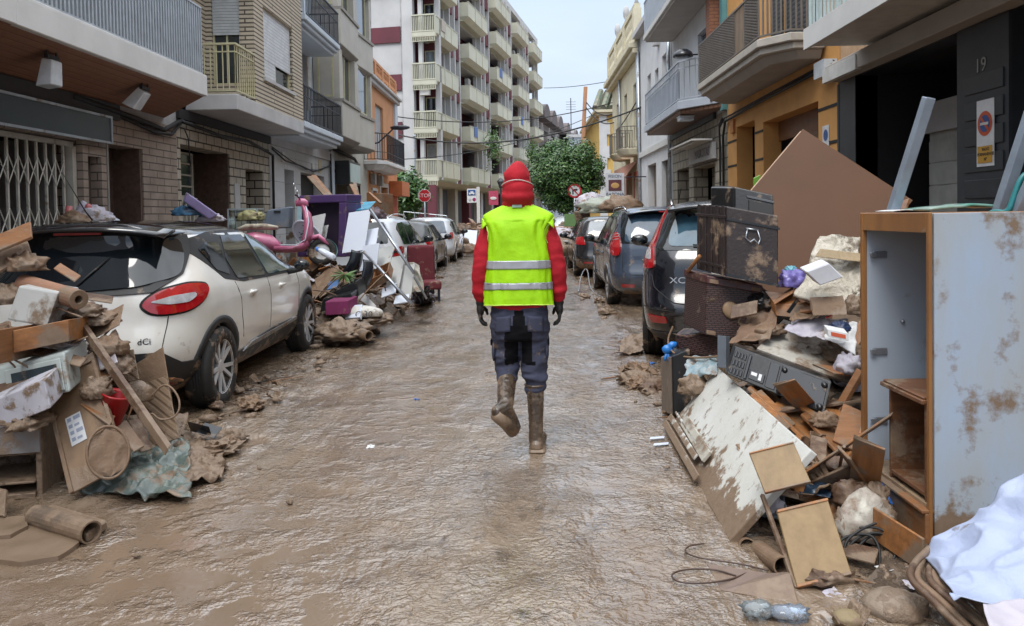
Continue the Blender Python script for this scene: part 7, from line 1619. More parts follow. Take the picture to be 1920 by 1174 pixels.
mb = MB(); mb.tube([(.0, .19, .19), (.25, .20, .15), (.40, .21, .22), (.49, .235, .5), (.47, .14, .74), (.45, 0, .82), (.47, -.14, .74), (.49, -.235, .5), (.40, -.21, .22), (.25, -.2, .15), (0, -.19, .19)], .010, 6); mb.build("shield_trim", M_lamw, sc, local=True, smooth=True)
lofts("seat", [(-.64, .55, .06, .03, 0), (-.5, .57, .13, .05, 0), (-.2, .54, .13, .05, 0), (-.02, .50, .08, .03, 0)], mat("cream_seat", (.5, .46, .36), .6, mud=.2))
mb = MB(); mb.tube([(.36, -.32, .93), (.38, -.1, .92), (.38, .1, .92), (.36, .32, .93)], .013, 8); mb.ell((.35, -.33, .93), (.02, .06, .02), 8); mb.ell((.35, .33, .93), (.02, .06, .02), 8); mb.build("handlebar", M_blkp, sc, local=True, smooth=True)
for sy in (-1, 1): mb = MB(); mb.tube([(.36, sy*.2, .93), (.34, sy*.26, 1.08)], .006, 6); mb.ell((.33, sy*.28, 1.11), (.015, .055, .04), 10); mb.build("scooter_mirror", M_chrome, sc, local=True, smooth=True)
for x in (-.42, .62):
    T = frame((x, 0, .0+.02), (1, 0, 0), (0, 0, 1)); mb = MB(T); mb.lathe([(.13, -.05), (.2, -.045), (.225, -.02), (.225, .02), (.2, .045), (.13, .05)], 26, close=True); w = mb.build("scooter_wheel", M_tyre, sc, local=True, smooth=True)
    mb = MB(T); mb.lathe([(0, .05), (.05, .06), (.12, .03), (.135, .045), (.135, -.045), (.12, -.03), (.0, -.05)], 22); mb.build("wheel_disc", M_lamm, w, local=True, smooth=True)
mb = MB(); mb.ell((.6, .1, .05), (.05, .03, .04), 8); mb.tube([(.45, .07, .7), (.52, .07, .3), (.62, .08, .03)], .018, 8); mb.build("fork", M_metal, sc, local=True, smooth=True)
c = P(577, 440, 11.6); mb = MB(frame(c, (.9, .1, -.4), (.1, -.45, .85))); mb.lathe([(0, .0), (.22, 0), (.24, .015), (.24, .03), (.22, .035), (.2, .02), (0, .02)], 36); o = lab(mb.build("round_perforated_lid", M_lamw, smooth=False, bevel=.003), "white round perforated lid leaning behind the pink scooter", "lid")  # a round white lid with dark slots
mb = MB(frame(c, (.9, .1, -.4), (.1, -.45, .85)))
q = random.Random(4)
for i in range(26): a = q.random()*6.3; r_ = .19*sqrt(q.random()); mb.box(r_*cos(a)-.012, r_*cos(a)+.012, r_*sin(a)-.005, r_*sin(a)+.005, .0355 if 0 else .021, .026)
mb.build("lid_slot", M_iron, o)
pslab("grey_board", "grey square board behind the round perforated lid", "board", (560, 470, 11.9), (600, 462, 11.7), (572, 410, 12.2), .02, M_conc); pslab("pale_board", "pale board edge in front of the purple cupboard", "board", (575, 478, 11.9), (607, 470, 11.9), (585, 430, 12.0), .02, M_lamm)
c = P(610, 470, 11.2); mb = MB(frame(c, (.7, .7, 0), (-.3, .3, .9), (.6, -.7, .3))); mb.lathe([(.11, -.16), (.155, .08), (.165, .085), (.155, .095), (.145, .07), (.10, -.15)], 24); lab(mb.build("green_bucket", mat("dark_green_plastic", (.03, .09, .085), .3, mud=.05), smooth=True), "dark green bucket lying on its side below the purple cupboard", "bucket")
c = P(612, 476, 10.8); mb = MB(frame(c, (0, 0, 1), (.4, .9, 0), (-.85, 0, .45))); mb.lathe([(.0, -.13), (.045, -.13), (.05, -.1), (.05, .06), (.03, .1), (.025, .12)], 14); o = lab(mb.build("white_bottle", M_lamw, smooth=True), "white plastic bottle with a blue cap beside the green bucket", "bottle"); mb = MB(frame(c, (0, 0, 1), (.4, .9, 0), (-.85, 0, .45))); mb.lathe([(.032, .115), (.032, .15), (0, .15)], 12); mb.build("bottle_cap", M_blue, o)
A = P(557, 482, 12.3); B = P(648, 482, 12.0); H_ = P(650, 364, 12.0)-B; M = boxf(A, B, A+V((.14, .45, 0)), A+H_)
mb = MB(M); obox(mb, Matrix.Identity(4), (.13, .12, .02)); 
mb = MB(M); mb.box(0, 1, 0, 1, .87, 1); mb.box(.84, 1, 0, 1, 0, .87); mb.box(0, .04, 0, 1, 0, .87); mb.box(.04, .84, 0, 1, 0, .08)
o = lab(mb.build("purple_cupboard", M_purp, bevel=.02, seg=2), "big purple cupboard carcass standing on the left heap", "cupboard"); mb = MB(M); mb.box(.04, .84, .35, .4, .08, .87); mb.build("back_panel", M_purpd, o)
pslab("glass_strip", "pale glass strip leaning at the left side of the purple cupboard", "glass strip", (557, 470, 11.9), (566, 470, 11.9), (557, 384, 12.0), .01, mat("pale_glass_strip", (.3, .42, .46), .1))
for i, (a, b, w, m, lb) in enumerate([((575, 330, 13.2), (612, 372, 12.9), .09, M_card, "pale plank leaning against the boarded garage, left one"), ((583, 328, 13.3), (618, 370, 13.0), .08, M_wood, "brown plank leaning beside the pale plank at the garage"), ((655, 345, 12.9), (690, 415, 12.3), .06, M_wood, "brown plank rising behind the blue board"), ((662, 342, 13.0), (680, 410, 12.5), .05, M_woodd, "thin dark plank next to the brown plank behind the blue board"), ((690, 360, 13.1), (712, 380, 13.0), .04, M_wood, "short orange slat inside the open crate")]):
    a, b = P(*a), P(*b); mb = MB(); mb.slab(a, a+V((w, .03, 0)), b, .03); lab(mb.build("leaning_plank", m, bevel=.003), lb, "plank")
pslab("blue_board", "bright blue glossy board lying on top of the left heap", "board", (655, 396, 12.4), (688, 400, 12.1), (650, 380, 12.9), .01, mat("bright_blue_gloss", (.12, .42, .62), .15)); 
mb = MB(); a, b, c_ = P(655, 396, 12.3), P(692, 392, 12.2), P(705, 378, 12.8); mb.add([a, b, c_, P(660, 380, 12.9)], [(0, 1, 2, 3)]); lab(mb.build("blue_sheet", MATS["bright_blue_gloss"], solid=.008), "pale blue sheet corner beside the bright blue board", "sheet")
A = P(688, 400, 13.4); M = boxf(A, P(716, 402, 13.2), A+V((.1, .6, 0)), A+V((0, 0, .36))); mb = MB(M); obox(mb, Matrix.Identity(4), (.06, .05, .05)); lab(mb.build("open_crate", M_wood, bevel=.004), "brown open crate tilted behind the white panels", "crate")
for i, (a, b, d, m, lb) in enumerate([((642, 476, 11.3), (684, 470, 11.2), (655, 400, 11.7), M_lamw, "largest clean white panel standing at the top of the left heap"), ((684, 468, 11.3), (705, 464, 11.3), (690, 432, 11.6), M_lamw, "white panel just right of the largest one, under the cloth"), ((675, 510, 11.0), (706, 505, 10.9), (682, 462, 11.2), M_lamw, "white panel with a clipped lower edge below the largest one"),
        ((693, 528, 11.1), (724, 520, 11.0), (712, 468, 11.4), M_lamm, "mud speckled white panel in the middle of the row"), ((722, 550, 10.9), (748, 545, 10.8), (735, 484, 11.2), M_lamm, "tall mud splashed white panel right of the middle"), ((746, 572, 10.8), (770, 568, 10.7), (755, 500, 11.1), M_lamm, "last and muddiest white panel at the right end of the row"),
        ((715, 560, 10.5), (742, 550, 10.6), (717, 542, 10.7), M_lamw, "small white shelf end lying low in front of the row"), ((738, 572, 10.5), (765, 568, 10.5), (742, 557, 10.7), M_lamw, "small white triangle of board at the foot of the row")]):
    pslab("shelf_board", lb, "panel", a, b, d, .018, m)
for (a, b, r_, lb) in (((694, 393, 11.3), (776, 512, 10.7), .022, "upper pale metal pole sloping across the white panels"), ((682, 472, 10.8), (772, 570, 10.3), .022, "lower chrome pole sloping down to the mud before the white panels"), ((720, 420, 11.8), (800, 560, 11.2), .018, "thin pale pole leaning beside the second left car")):
    hose("metal_pole", lb, "pole", [P(*a), P(*b)], r_, M_metal, smooth=0)
def shell(lb, c, rz, rx):
    T = Matrix.Translation(c) @ Euler((rx, .2, rz)).to_matrix().to_4x4(); mb = MB(T); mb.sheet(10, 14, lambda u, v: V(((u*2-1)*.14*(1-.25*v), .07*(1-(u*2-1)**2)*-1-.09*sin(v*pi*.8), v*.42)))
    lab(mb.build("chair_shell", mat("black_chair_shell", (.016, .02, .028), .25), smooth=True, solid=.012), lb, "chair")
shell("black curved chair shell standing beside the white panels", P(648, 520, 10.9), .9, .3); shell("second black chair shell lower and nearer in the left heap", P(672, 545, 10.4), 1.2, .1)
A = P(632, 575, 10.0); M = boxf(A, P(672, 556, 10.0), A+V((.05, .3, .05)), A+V((-.03, 0, .2))); mb = MB(M); obox(mb, Matrix.Identity(4), (.05, .06, .1)); lab(mb.build("black_frame_box", M_blkp, bevel=.006), "black framed box tilted in the middle of the left heap", "box")
A = P(690, 545, 10.7); M = boxf(A, P(734, 525, 10.6), A+V((-.02, .3, .12)), A+V((-.04, -.05, .12))); mb = MB(M); obox(mb, Matrix.Identity(4), (.04, .05, .1)); mb.box(.3, .33, .05, .95, .1, .8); mb.box(.62, .65, .05, .95, .1, .8); lab(mb.build("slatted_drawer", M_wood, bevel=.003), "brown slatted drawer resting on the white panels", "drawer")
A = P(600, 585, 9.9); M = boxf(A, P(655, 575, 9.7), A+V((.03, .35, .05)), A+V((.02, .06, .16))); mb = MB(M); mb.box(0, 1, 0, 1, 0, 1); lab(mb.build("dark_case", M_blkp, bevel=.01), "flat black case on top of the maroon box", "case")
A = P(610, 592, 9.6); mb = MB(boxf(A, P(652, 590, 9.5), A+V((.06, .3, .03)), A+V((-.01, .03, .17)))); mb.box(0, 1, 0, 1, 0, 1); lab(mb.build("maroon_box", mat("magenta_fabric", (.17, .015, .08), .8, mud=.05), bevel=.01), "dark magenta box lying low in the left heap", "box")
crumple("plastic_canister", "big white plastic canister with black marks lying in the left heap", "canister", P(680, 588, 9.7), (.26, .13, .10), mat("dirty_white_plastic", (.55, .54, .5), .3, mud=.15, ms=5), 3, amp=.06)
pslab("white_carton", "pale carton lid beside the white canister", "carton", (650, 602, 9.6), (678, 600, 9.5), (655, 578, 9.8), .05, M_lamw)
text("C 30", frame(P(682, 590, 9.52), (1, 0, 0), (0, .3, 1)), .11, M_iron, bpy.data.objects["plastic_canister"])
for i, (a, b, d, m, lb) in enumerate([((575, 545, 10.6), (615, 500, 10.9), (590, 560, 10.2), M_card, "large brown chipboard sheet sloping down to the white car's bonnet"), ((600, 560, 10.2), (645, 530, 10.4), (590, 525, 10.7), M_card, "wide brown cardboard slope in the middle of the left heap"), ((585, 510, 11.0), (612, 488, 11.1), (578, 500, 11.2), M_wood, "small framed wooden panel below the scooter's wheel"), ((640, 545, 10.4), (660, 540, 10.4), (632, 515, 10.6), M_card, "torn brown carton flap beside the black chair shell"), ((612, 545, 10.1), (632, 540, 10.1), (618, 530, 10.3), mat("blue_carton", (.05, .13, .3), .6, mud=.2), "small blue carton on the brown cardboard slope"), ((672, 560, 10.6), (700, 590, 10.2), (678, 545, 10.7), M_conc, "grey board sloping behind the lower chrome pole")]):
    pslab("chipboard_piece", lb, "board", a, b, d, .014, m)
mb = MB(); a = P(665, 622, 9.1); b = P(692, 630, 8.9); mb.pipe(a, b, .06, .012); lab(mb.build("short_pipe", MATS["muddy_pipe"]), "short round pipe at the tip of the rag pile", "pipe")
crumple("muddy_rag_pile", "pile of mud soaked rags beside the front wheel of the nearest white car", "rags", P(640, 625, 9.2), (.34, .3, .14), M_mudc, 9, amp=.6, fr=3.5, n=44); crumple("muddy_rag_pile", "lower fan of wet rags spreading towards the wood blocks", "rags", P(690, 600, 9.9), (.3, .3, .09), M_mudc, 14, amp=.6, fr=4, n=40)
q = random.Random(8); vs = []; fs = []; c = P(645, 515, 10.3)
for i in range(60):
    a = q.random()*6.3; d = V((cos(a)*.6, sin(a)*.6, -.6+q.random()*.8)).normalized()*(.12+.1*q.random()); s_ = d.orthogonal().normalized()*.012; k = len(vs); vs += [c, c+d*.5+s_, c+d, c+d*.5-s_]; fs.append((k, k+1, k+2, k+3))
mb = MB(); mb.v = vs; mb.f = fs; mb.mi = [0]*len(fs); lab(mb.build("leafy_sprig", L2, norm=False), "bright green leafy sprig caught in the left heap", "plant")
c = P(790, 525, 14.3); t = thing("upholstered_chair", "maroon upholstered chair beside the second left car", "chair", (c.x, c.y, 0), .35)
mb = MB(); mb.box(-.26, .26, -.05, .06, .28, 1.02); mb.build("backrest", M_mar, t, local=True, bevel=.05, seg=3); mb = MB(); mb.box(-.27, .27, -.5, -.06, .22, .38); mb.build("seat", M_mar, t, local=True, bevel=.04, seg=3)
for x in (-.22, .22):
    for y in (-.45, .0): mb = MB(); mb.box(x-.02, x+.02, y-.02, y+.02, 0, .22); mb.build("leg", M_iron, t, local=True)
drape("white_mesh_bag", "grey white mesh sack slumped beside the maroon chair", "sack", P(757, 555, 12.2), P(800, 550, 12.2), P(790, 500, 12.4), P(760, 495, 12.5), .09, mat("dusty_sack", (.36, .35, .3), .7, mud=.25), n=26, fr=3)
drape("striped_garments", "dark blue striped clothes heaped at the end of the white panels", "clothes", G(772, 572)+V((0, 0, .02)), G(812, 565), P(800, 530, 12.2), P(772, 525, 12.4), .1, mat("navy_stripe_cloth", (.025, .03, .06), .8, wave=('DIAGONAL', 5, (.3, .32, .35), .25), mud=.1), n=30, fr=4)
crumple("beige_garment", "beige garment trailing onto the road by the striped clothes", "garment", G(795, 562)+V((0, 0, .04)), (.28, .2, .07), M_paper, 17, amp=.5)
mb = MB(); c = G(833, 500); mb.box(c.x-.3, c.x+.1, c.y-.2, c.y+.2, .0, .3); lab(mb.build("dark_crate", M_blkp, bevel=.02), "small dark crate on the road beside the third left car", "crate")
for i, (a, b, m, lb) in enumerate([((655, 612, 9.2), (600, 575, 9.6), M_card, "muddy lath pointing at the wheel"), ]): pass
pslab("pale_board", "small pale square board on the far heap behind the person", "board", (868, 460, 31), (892, 462, 31), (872, 432, 32), .04, M_lamw)
for i, (px, py, Y, r, m, lb) in enumerate([(850, 455, 30, (.5, .4, .3), M_mudc, "brown rubbish bundle left of the pale far board"), (880, 470, 29.5, (.45, .35, .25), M_card, "tan rubbish bundle under the pale far board"), (866, 436, 33, (.5, .4, .35), M_woodd, "dark rubbish bundle behind the pale far board"), (905, 455, 32, (.5, .4, .35), M_mudc, "brown rubbish bundle nearest the person's left sleeve"),
        (1135, 392, 24, (.85, .7, .36), mat("pale_green_tarp", (.33, .36, .3), .5, mud=.15), "big pale green tarpaulin bundle above the parked black hatchback"), (1108, 382, 25, (.5, .5, .3), M_paper, "pale sack on top of the far right heap"), (1165, 388, 22.5, (.6, .5, .3), M_card, "brown dusty sacking above the people carrier's roof"), (1052, 442, 25, (.4, .5, .25), M_paper, "grey white rags on the far right heap"), (1062, 470, 22.5, (.35, .5, .4), M_mudc, "brown bundle between the road and the black hatchback")]):
    crumple("rubbish_bundle", lb, "bundle", P(px, py, Y), r, m, i+40, amp=.45, n=30, rot=i)
pslab("green_board", "small green board standing on the far right heap", "board", (1058, 425, 24), (1080, 425, 24), (1058, 402, 24.1), .05, mat("leaf_green_board", (.07, .16, .035), .5))
c = P(1090, 432, 24); mb = MB(); mb.box(c.x-.2, c.x+.28, c.y, c.y+.5, c.z-.3, c.z+.6); o = lab(mb.build("brown_crate_stack", M_woodd, bevel=.03), "brown crate tower patterned with pale spots beside the green board", "crate")
mb = MB()
for i in range(4):
    for j in range(6): mb.ell((c.x-.14+.12*i, c.y-.005, c.z-.2+.13*j), (.03, .012, .02), 6)
mb.build("pale_spots", M_card, o)
pslab("blue_rag", "bright blue plastic sheet on the far right heap", "sheet", (1078, 432, 22), (1092, 428, 22), (1080, 424, 22.3), .05, M_blue)
pslab("grey_table_top", "grey table top lying on the heap between the person and the black hatchback", "table top", (1040, 452, 22.5), (1073, 455, 22), (1042, 450, 23.5), .05, M_conc)
pslab("brown_hardboard", "huge brown hardboard sheet standing on its corner behind the right heap", "board", (1320, 462, 6.35), (1520, 606, 6.1), (1505, 243, 6.45), .018, M_brb)
o = bpy.data.objects["brown_hardboard"]; a, b, d = P(1320, 462, 6.33), P(1505, 243, 6.43), 0
mb = MB(); s_ = (b-a).normalized(); mb.slab(a-V((.012, 0, .012)), a-V((.012, -.03, .012)), b-V((.012, 0, .012)), .02); mb.build("board_edge", mat("pale_board_edge", (.5, .33, .22), .6), o)
pslab("lime_board_end", "small lime green board end behind the brown hardboard", "board", (1412, 352, 6.8), (1424, 346, 6.8), (1412, 334, 6.8), .03, mat("lime_paint", (.16, .36, .05), .5))
def rbox(name, lb, cat, A, B, up, dep, m, bev=.008, ins=None):
    A, B = V(A), V(B); M = boxf(A, B, A+V(dep), A+V(up)); mb = MB(M); mb.box(0, 1, 0, 1, 0, 1); o = lab(mb.build(name, m, bevel=bev, seg=2), lb, cat); return o, M
o, M = rbox("black_printer", "black office printer tipped on top of the dark chest", "printer", P(1378, 402, 5.3), P(1452, 419, 5.2), (.012, .05, .19), (-.04, .36, .02), M_blkp)
mb = MB(); mb.box(0.35, .95, -.04, -.003, .1, .62, M); mb.build("paper_slot", M_dark, o); mb = MB(); mb.box(0.38, .92, -.055, -.041, .12, .2, M); mb.box(.3, 1.0, -.03, -.004, .7, .78, M); mb.build("output_tray", mat("dark_grey_plastic", (.06, .065, .075), .3), o, bevel=.003)
o2, M2 = rbox("printer_side", "", "", P(1331, 396, 5.75), P(1379, 402, 5.31), (.012, .04, .19), (.05, .04, 0), M_blkp); bpy.data.objects.remove(o2)
mb = MB(); A_, B_ = P(1333, 398, 5.62), P(1376, 402, 5.32); mb.quad8([A_, B_, B_+V((.1, .3, .02)), A_+V((.1, .2, .02)), A_+V((.01, .04, .185)), B_+V((.012, .05, .188)), B_+V((.11, .35, .2)), A_+V((.11, .24, .2))]); mb.build("printer_side", M_blkp, o, bevel=.008)
o, M = rbox("dark_chest", "dark leather chest with straps and dried mud, second from the top of the stack", "chest", P(1362, 518, 5.2), P(1460, 538, 5.12), (.02, .05, .47), (-.10, .46, .02), M_chest, .01)
for z0, z1 in ((.8, .83), (0, .04)): mb = MB(); mb.box(-.01, 1.01, -.02, -.003, z0, z1, M); mb.build("chest_rim", M_blkp, o)
mb = MB()
for t_ in (.1, .3, .5, .7, .9): mb.box(-.018, -.003, t_-.045, t_+.045, 0, 1, M)
for z in (.12, .84): mb.box(-.026, -.019, 0, 1, z-.02, z+.02, M)
mb.build("side_strap", M_chest, o, bevel=.003)
mb = MB(M); pts = [(.38, -.03, .72), (.34, -.04, .60), (.42, -.05, .55), (.5, -.045, .60), (.58, -.05, .54), (.62, -.04, .62), (.57, -.03, .74)]; mb.tube(pts, .012, 6); mb.tube([(.36, -.03, .73), (.6, -.03, .74)], .014, 6); mb.build("chest_handle", M_metal, o, smooth=True)
o, M = rbox("wicker_trunk", "dark wicker trunk with a round clasp, third from the top of the stack", "trunk", P(1322, 628, 5.35), P(1424, 648, 5.28), (.03, .05, .40), (-.07, .40, .02), M_wick, .012)
mb = MB(); mb.box(-.02, 1.02, -.03, 1.02, .88, 1.02, M); mb.build("trunk_lid", mat("dark_red_leather", (.07, .02, .02), .4, mud=.2, ms=7), o, bevel=.008, seg=2)
mb = MB(frame(M @ V((.46, -.012, .5)), M.col[0].to_3d(), M.col[2].to_3d())); mb.lathe([(0, .02), (.035, .022), (.055, .012), (.062, 0)], 24); mb.build("round_clasp", mat("tan_mud_clasp", (.3, .2, .12), .6, mud=.3), o, smooth=True)
for x, y0, z0 in ((.03, -.05, .9), (.8, -.05, .9), (.02, -.02, .02)): mb = MB(); mb.box(x, x+.17, y0, y0+.018, z0, z0+.07, M); mb.build("trunk_clasp", M_card, o, bevel=.003)
o, M = rbox("broken_wicker_lid", "broken wicker lid sagging under the wicker trunk", "lid", P(1268, 668, 5.75), P(1352, 672, 5.35), (.0, .05, .16), (.12, .3, 0), M_wick, .02)  # a loose wicker lid, modelled as a flat box
mb = MB(M)
for z in (0, 1): mb.tube([(-.02, -.03, z), (.3, -.06, z-.1), (.6, -.05, z+.04), (1.02, -.04, z)], .015, 6)
mb.build("cane_rim", M_card, o, smooth=True)
hose("loose_cane", "pale loose cane strand hanging off the broken wicker lid", "cane", [P(1262, 612, 5.8), P(1250, 640, 5.8), P(1262, 665, 5.7), P(1300, 672, 5.5), P(1350, 668, 5.3)], .008, M_card)
o, M = rbox("speaker_cabinet", "black speaker cabinet with a bare wooden side at the foot of the stack", "speaker", P(1262, 778, 5.6), P(1296, 765, 5.55), (.0, .02, .42), (.0, .3, 0), M_blkp)
mb = MB(); A_, B_ = P(1241, 772, 5.95), P(1261, 778, 5.61); mb.quad8([A_, B_, B_+V((.08, .25, 0)), A_+V((.08, .1, 0)), A_+V((0, .02, .42)), B_+V((0, .02, .42)), B_+V((.08, .27, .42)), A_+V((.08, .12, .42))]); mb.build("wooden_side", M_conc if 0 else mat("grey_bare_wood", (.2, .16, .13), .7, stretch=(4, 4, 1), mud=.3), o, bevel=.003)
mb = MB(); c = P(1252, 655, 5.75); mb.ell(c, (.045, .03, .035), 12)
for k in range(5): a = -1.9+.35*k; mb.tube([c+V((.02*cos(a), 0, .02*sin(a))), c+V((.065*cos(a), -.01, .055*sin(a)-.01)), c+V((.075*cos(a), -.015, .09*sin(a)))], lambda t: .013-.005*t, 6)
mb.tube([c, c+V((.035, 0, .035)), c+V((.06, 0, .03))], .026, 8); lab(mb.build("rubber_glove", mat("blue_rubber", (.02, .2, .62), .35), smooth=True), "bright blue rubber glove lying on the speaker cabinet", "glove")
pslab("grey_slab", "upright grey stone slab between the wicker lid and the black panel", "slab", (1353, 690, 5.2), (1369, 692, 5.15), (1353, 630, 5.25), .05, mat("slate_grey", (.12, .14, .17), .6, mud=.1))
drape("printed_cloth", "pale printed cloth spread over the speaker cabinet", "cloth", P(1285, 712, 5.4), P(1345, 706, 5.2), P(1350, 672, 5.4), P(1292, 672, 5.6), .03, mat("printed_cloth", (.4, .42, .42), .7, col2=(.15, .25, .3), ns=14, mud=.2, ms=8), fr=9)
crumple("muddy_cloth", "brown muddy cloth drooping below the printed cloth", "cloth", P(1300, 728, 5.35), (.1, .08, .09), M_mudc, 51, amp=.5)
hose("thin_wood_strip", "pale thin wood strip poking out left of the chest", "wood strip", [P(1289, 510, 5.7), P(1312, 480, 5.5)], .014, M_wood2, smooth=0)
A, B, D = G(1250, 808)+V((0, 0, .01)), G(1368, 1018)+V((0, 0, .01)), P(1346, 690, 5.3)
n = (B-A).cross(D-A).normalized(); n = n if n.z > 0 else -n; u, v = B-A, D-A
M_door = mat("peeling_white_door", (.62, .63, .61), .4, col2=(.52, .52, .48), ns=3, mud=.12, mudz=.3, ms=9, bump=.2)
o = slab("white_door", "big muddy white door lying propped on the foot of the right heap", "door", A, A+v, B, .035, M_door)
mb = MB(M_ := boxf(A, A+u, A+v, A+n))
for (x0, x1, y0, y1, z1) in ((.0, .62, .02, .10, .05), (.0, .50, .13, .2, .05), (.02, .42, .24, .27, .045)): mb.box(x0, x1, y0, y1, .036, z1)
mb.build("door_batten", M_door, o, bevel=.004)
p = A+u*.16+v*.22+n*.045; slab("loose_batten", "loose brown and white batten lying on the muddy white door", "batten", p, p+v*.13, p+u*.40-v*.02, .02, mat("half_stripped_batten", (.5, .48, .42), .5, mud=.38, ms=3))
A, B, D = P(1362, 702, 4.75), P(1546, 776, 4.3), P(1378, 648, 4.85); M = boxf(A, B, A+V((.03, .14, .0)), D)
mb = MB(M); mb.box(0, 1, 0, 1, 0, 1); o = lab(mb.build("stereo_unit", M_blkp, bevel=.008, seg=2), "long black stereo unit lying face up across the right heap", "stereo")
mb = MB(M)
for i in range(4):
    for j in range(3): mb.box(.02+i*.035, .045+i*.035, -.06, -.002, .1+j*.28, .3+j*.28)
mb.box(.17, .2, -.09, -.002, .1, .9); mb.box(.22, .38, -.06, -.002, .15, .45); mb.box(.4, .5, -.05, -.002, .1, .9); mb.box(.52, .97, -.05, -.002, .06, .94); mb.build("control_panel", mat("black_gloss", (.02, .022, .028), .15, mud=.02), o, bevel=.004)
mb = MB(M); mb.box(.24, .3, -.075, -.061, .3, .4); mb.box(.32, .35, -.075, -.061, .22, .42); mb.build("display", M_papw, o)
for x, z in ((.55, .82), (.94, .82), (.55, .15), (.94, .15)): mb = MB(frame(M @ V((x, -.055, z)), M.col[0].to_3d(), M.col[2].to_3d())); mb.lathe([(0, .012), (.015, .012), (.02, 0)], 14); mb.build("knob", M_blkp, o, smooth=True)
pslab("stained_board", "muddy white panel sloping above the black stereo unit", "panel", (1418, 658, 4.95), (1590, 722, 4.7), (1468, 603, 5.3), .02, mat("brown_stained_laminate", (.5, .48, .43), .4, mud=.5, ms=3.4))
drape("brown_jacket", "brown ribbed jacket spread on the right heap beside the trunk", "jacket", P(1368, 650, 5.05), P(1445, 640, 4.95), P(1462, 585, 5.2), P(1415, 582, 5.3), .035, mat("brown_ribbed_cloth", (.22, .14, .09), .85, col2=(.15, .09, .06), mud=.3), n=30, fr=7, seed=3)
rb, M = rbox("wooden_birdhouse", "small open wooden box with a pitched rim on the right heap", "wooden box", P(1455, 592, 5.1), P(1512, 598, 5.0), (.0, .03, .08), (.0, .2, .06), M_wood2, .004)
mb = MB(); mb.slab(P(1452, 572, 5.05), P(1487, 550, 5.1), P(1455, 560, 5.25), .008); mb.slab(P(1487, 550, 5.1), P(1524, 575, 5.0), P(1490, 540, 5.3), .008); mb.build("pitched_rim", M_wood, rb, bevel=.002)
mb = MB(); mb.slab(P(1474, 585, 4.98), P(1480, 588, 4.98), P(1492, 560, 5.0), .008); mb.build("black_strap", M_blkp, rb)
drape("bubble_wrap_parcel", "large parcel in bubble wrap leaning on the brown hardboard", "parcel", P(1490, 560, 5.0), P(1612, 600, 4.8), P(1612, 448, 5.1), P(1540, 447, 5.3), .03, M_bub, n=40, fr=6, seed=4, th=.02)
pslab("brown_tape", "wrinkled clear brown tape across the bubble wrapped parcel", "tape", (1528, 482, 5.0), (1612, 492, 4.9), (1538, 468, 5.08), .008, mat("brown_film", (.3, .22, .12), .2, bump=.6))
A = P(1538, 536, 4.75); mb = MB(boxf(A, P(1582, 520, 4.7), A+V((.0, .12, .02)), A+V((-.08, .02, .085)))); mb.box(0, 1, 0, 1, 0, 1); lab(mb.build("foam_block", mat("white_foam", (.66, .68, .74), .7), bevel=.006), "white foam block wedged in the bubble wrap", "foam block")
crumple("purple_bag", "crumpled purple plastic bag beside the bubble wrapped parcel", "plastic bag", P(1487, 530, 5.25), (.09, .08, .085), mat("purple_film", (.2, .17, .48), .3), 61, amp=.6, fr=3, n=36)
crumple("turquoise_bag", "small turquoise wrapper on top of the purple bag", "wrapper", P(1482, 507, 5.3), (.04, .04, .03), mat("turquoise_film", (.15, .4, .5), .3), 62, amp=.6)
A = P(1525, 592, 4.8); M = boxf(A, P(1588, 590, 4.7), A+V((0, .05, .05)), A+V((.01, .04, .07))); mb = MB(M); mb.box(0, 1, 0, 1, 0, .8)
for i in range(6): mb.box(.08+i*.14, .16+i*.14, -.06, 0, .1, .7)
lab(mb.build("muddy_rack", M_card, bevel=.003), "muddy ribbed rack below the bubble wrapped parcel", "rack")
for i, (a, b, c_, d, m, lb) in enumerate([((1470, 625, 4.9), (1560, 645, 4.75), (1590, 600, 4.9), (1500, 588, 5.1), M_paper, "wet lilac and white papers strewn across the right heap"), ((1545, 640, 4.7), (1604, 668, 4.6), (1604, 610, 4.75), (1560, 606, 4.85), M_papw, "torn white magazine pages against the wardrobe frame"), ((1480, 605, 4.95), (1540, 600, 4.9), (1540, 585, 5.0), (1500, 580, 5.05), M_card, "flattened brown carton under the wooden box")]):
    drape("wet_papers", lb, "papers", P(*a), P(*b), P(*c_), P(*d), .025, m, fr=10, seed=i*4, n=24)
A = P(1553, 632, 4.6); mb = MB(boxf(A, P(1592, 640, 4.55), A+V((0, .06, .02)), A+V((0, .01, .045)))); mb.box(0, 1, 0, 1, 0, 1); o = lab(mb.build("medicine_carton", M_papw, bevel=.003), "small white and red medicine carton on the papers", "carton"); mb = MB(boxf(A, P(1592, 640, 4.55), A+V((0, .06, .02)), A+V((0, .01, .045)))); mb.box(.15, .85, -.04, -.002, .25, .75); mb.build("red_band", M_sred, o)
for i, (px, py, Y, r, m, lb) in enumerate([(1590, 690, 4.6, (.07, .08, .08), M_paper, "muddy paper wad beside the wardrobe frame"), (1575, 615, 4.75, (.06, .06, .04), mat("dark_blue_film", (.03, .05, .12), .4), "dark blue folder end on the heap"), (1600, 580, 4.8, (.05, .06, .08), M_mudc, "dark muddy wad between parcel and wardrobe"), (1425, 570, 5.3, (.09, .1, .06), M_blkp, "black plastic sack behind the brown jacket"), (1440, 620, 5.1, (.1, .1, .05), M_card, "brown packing under the jacket")]): crumple("rubbish_wad", lb, "rubbish", P(px, py, Y), r, m, 70+i, amp=.5)
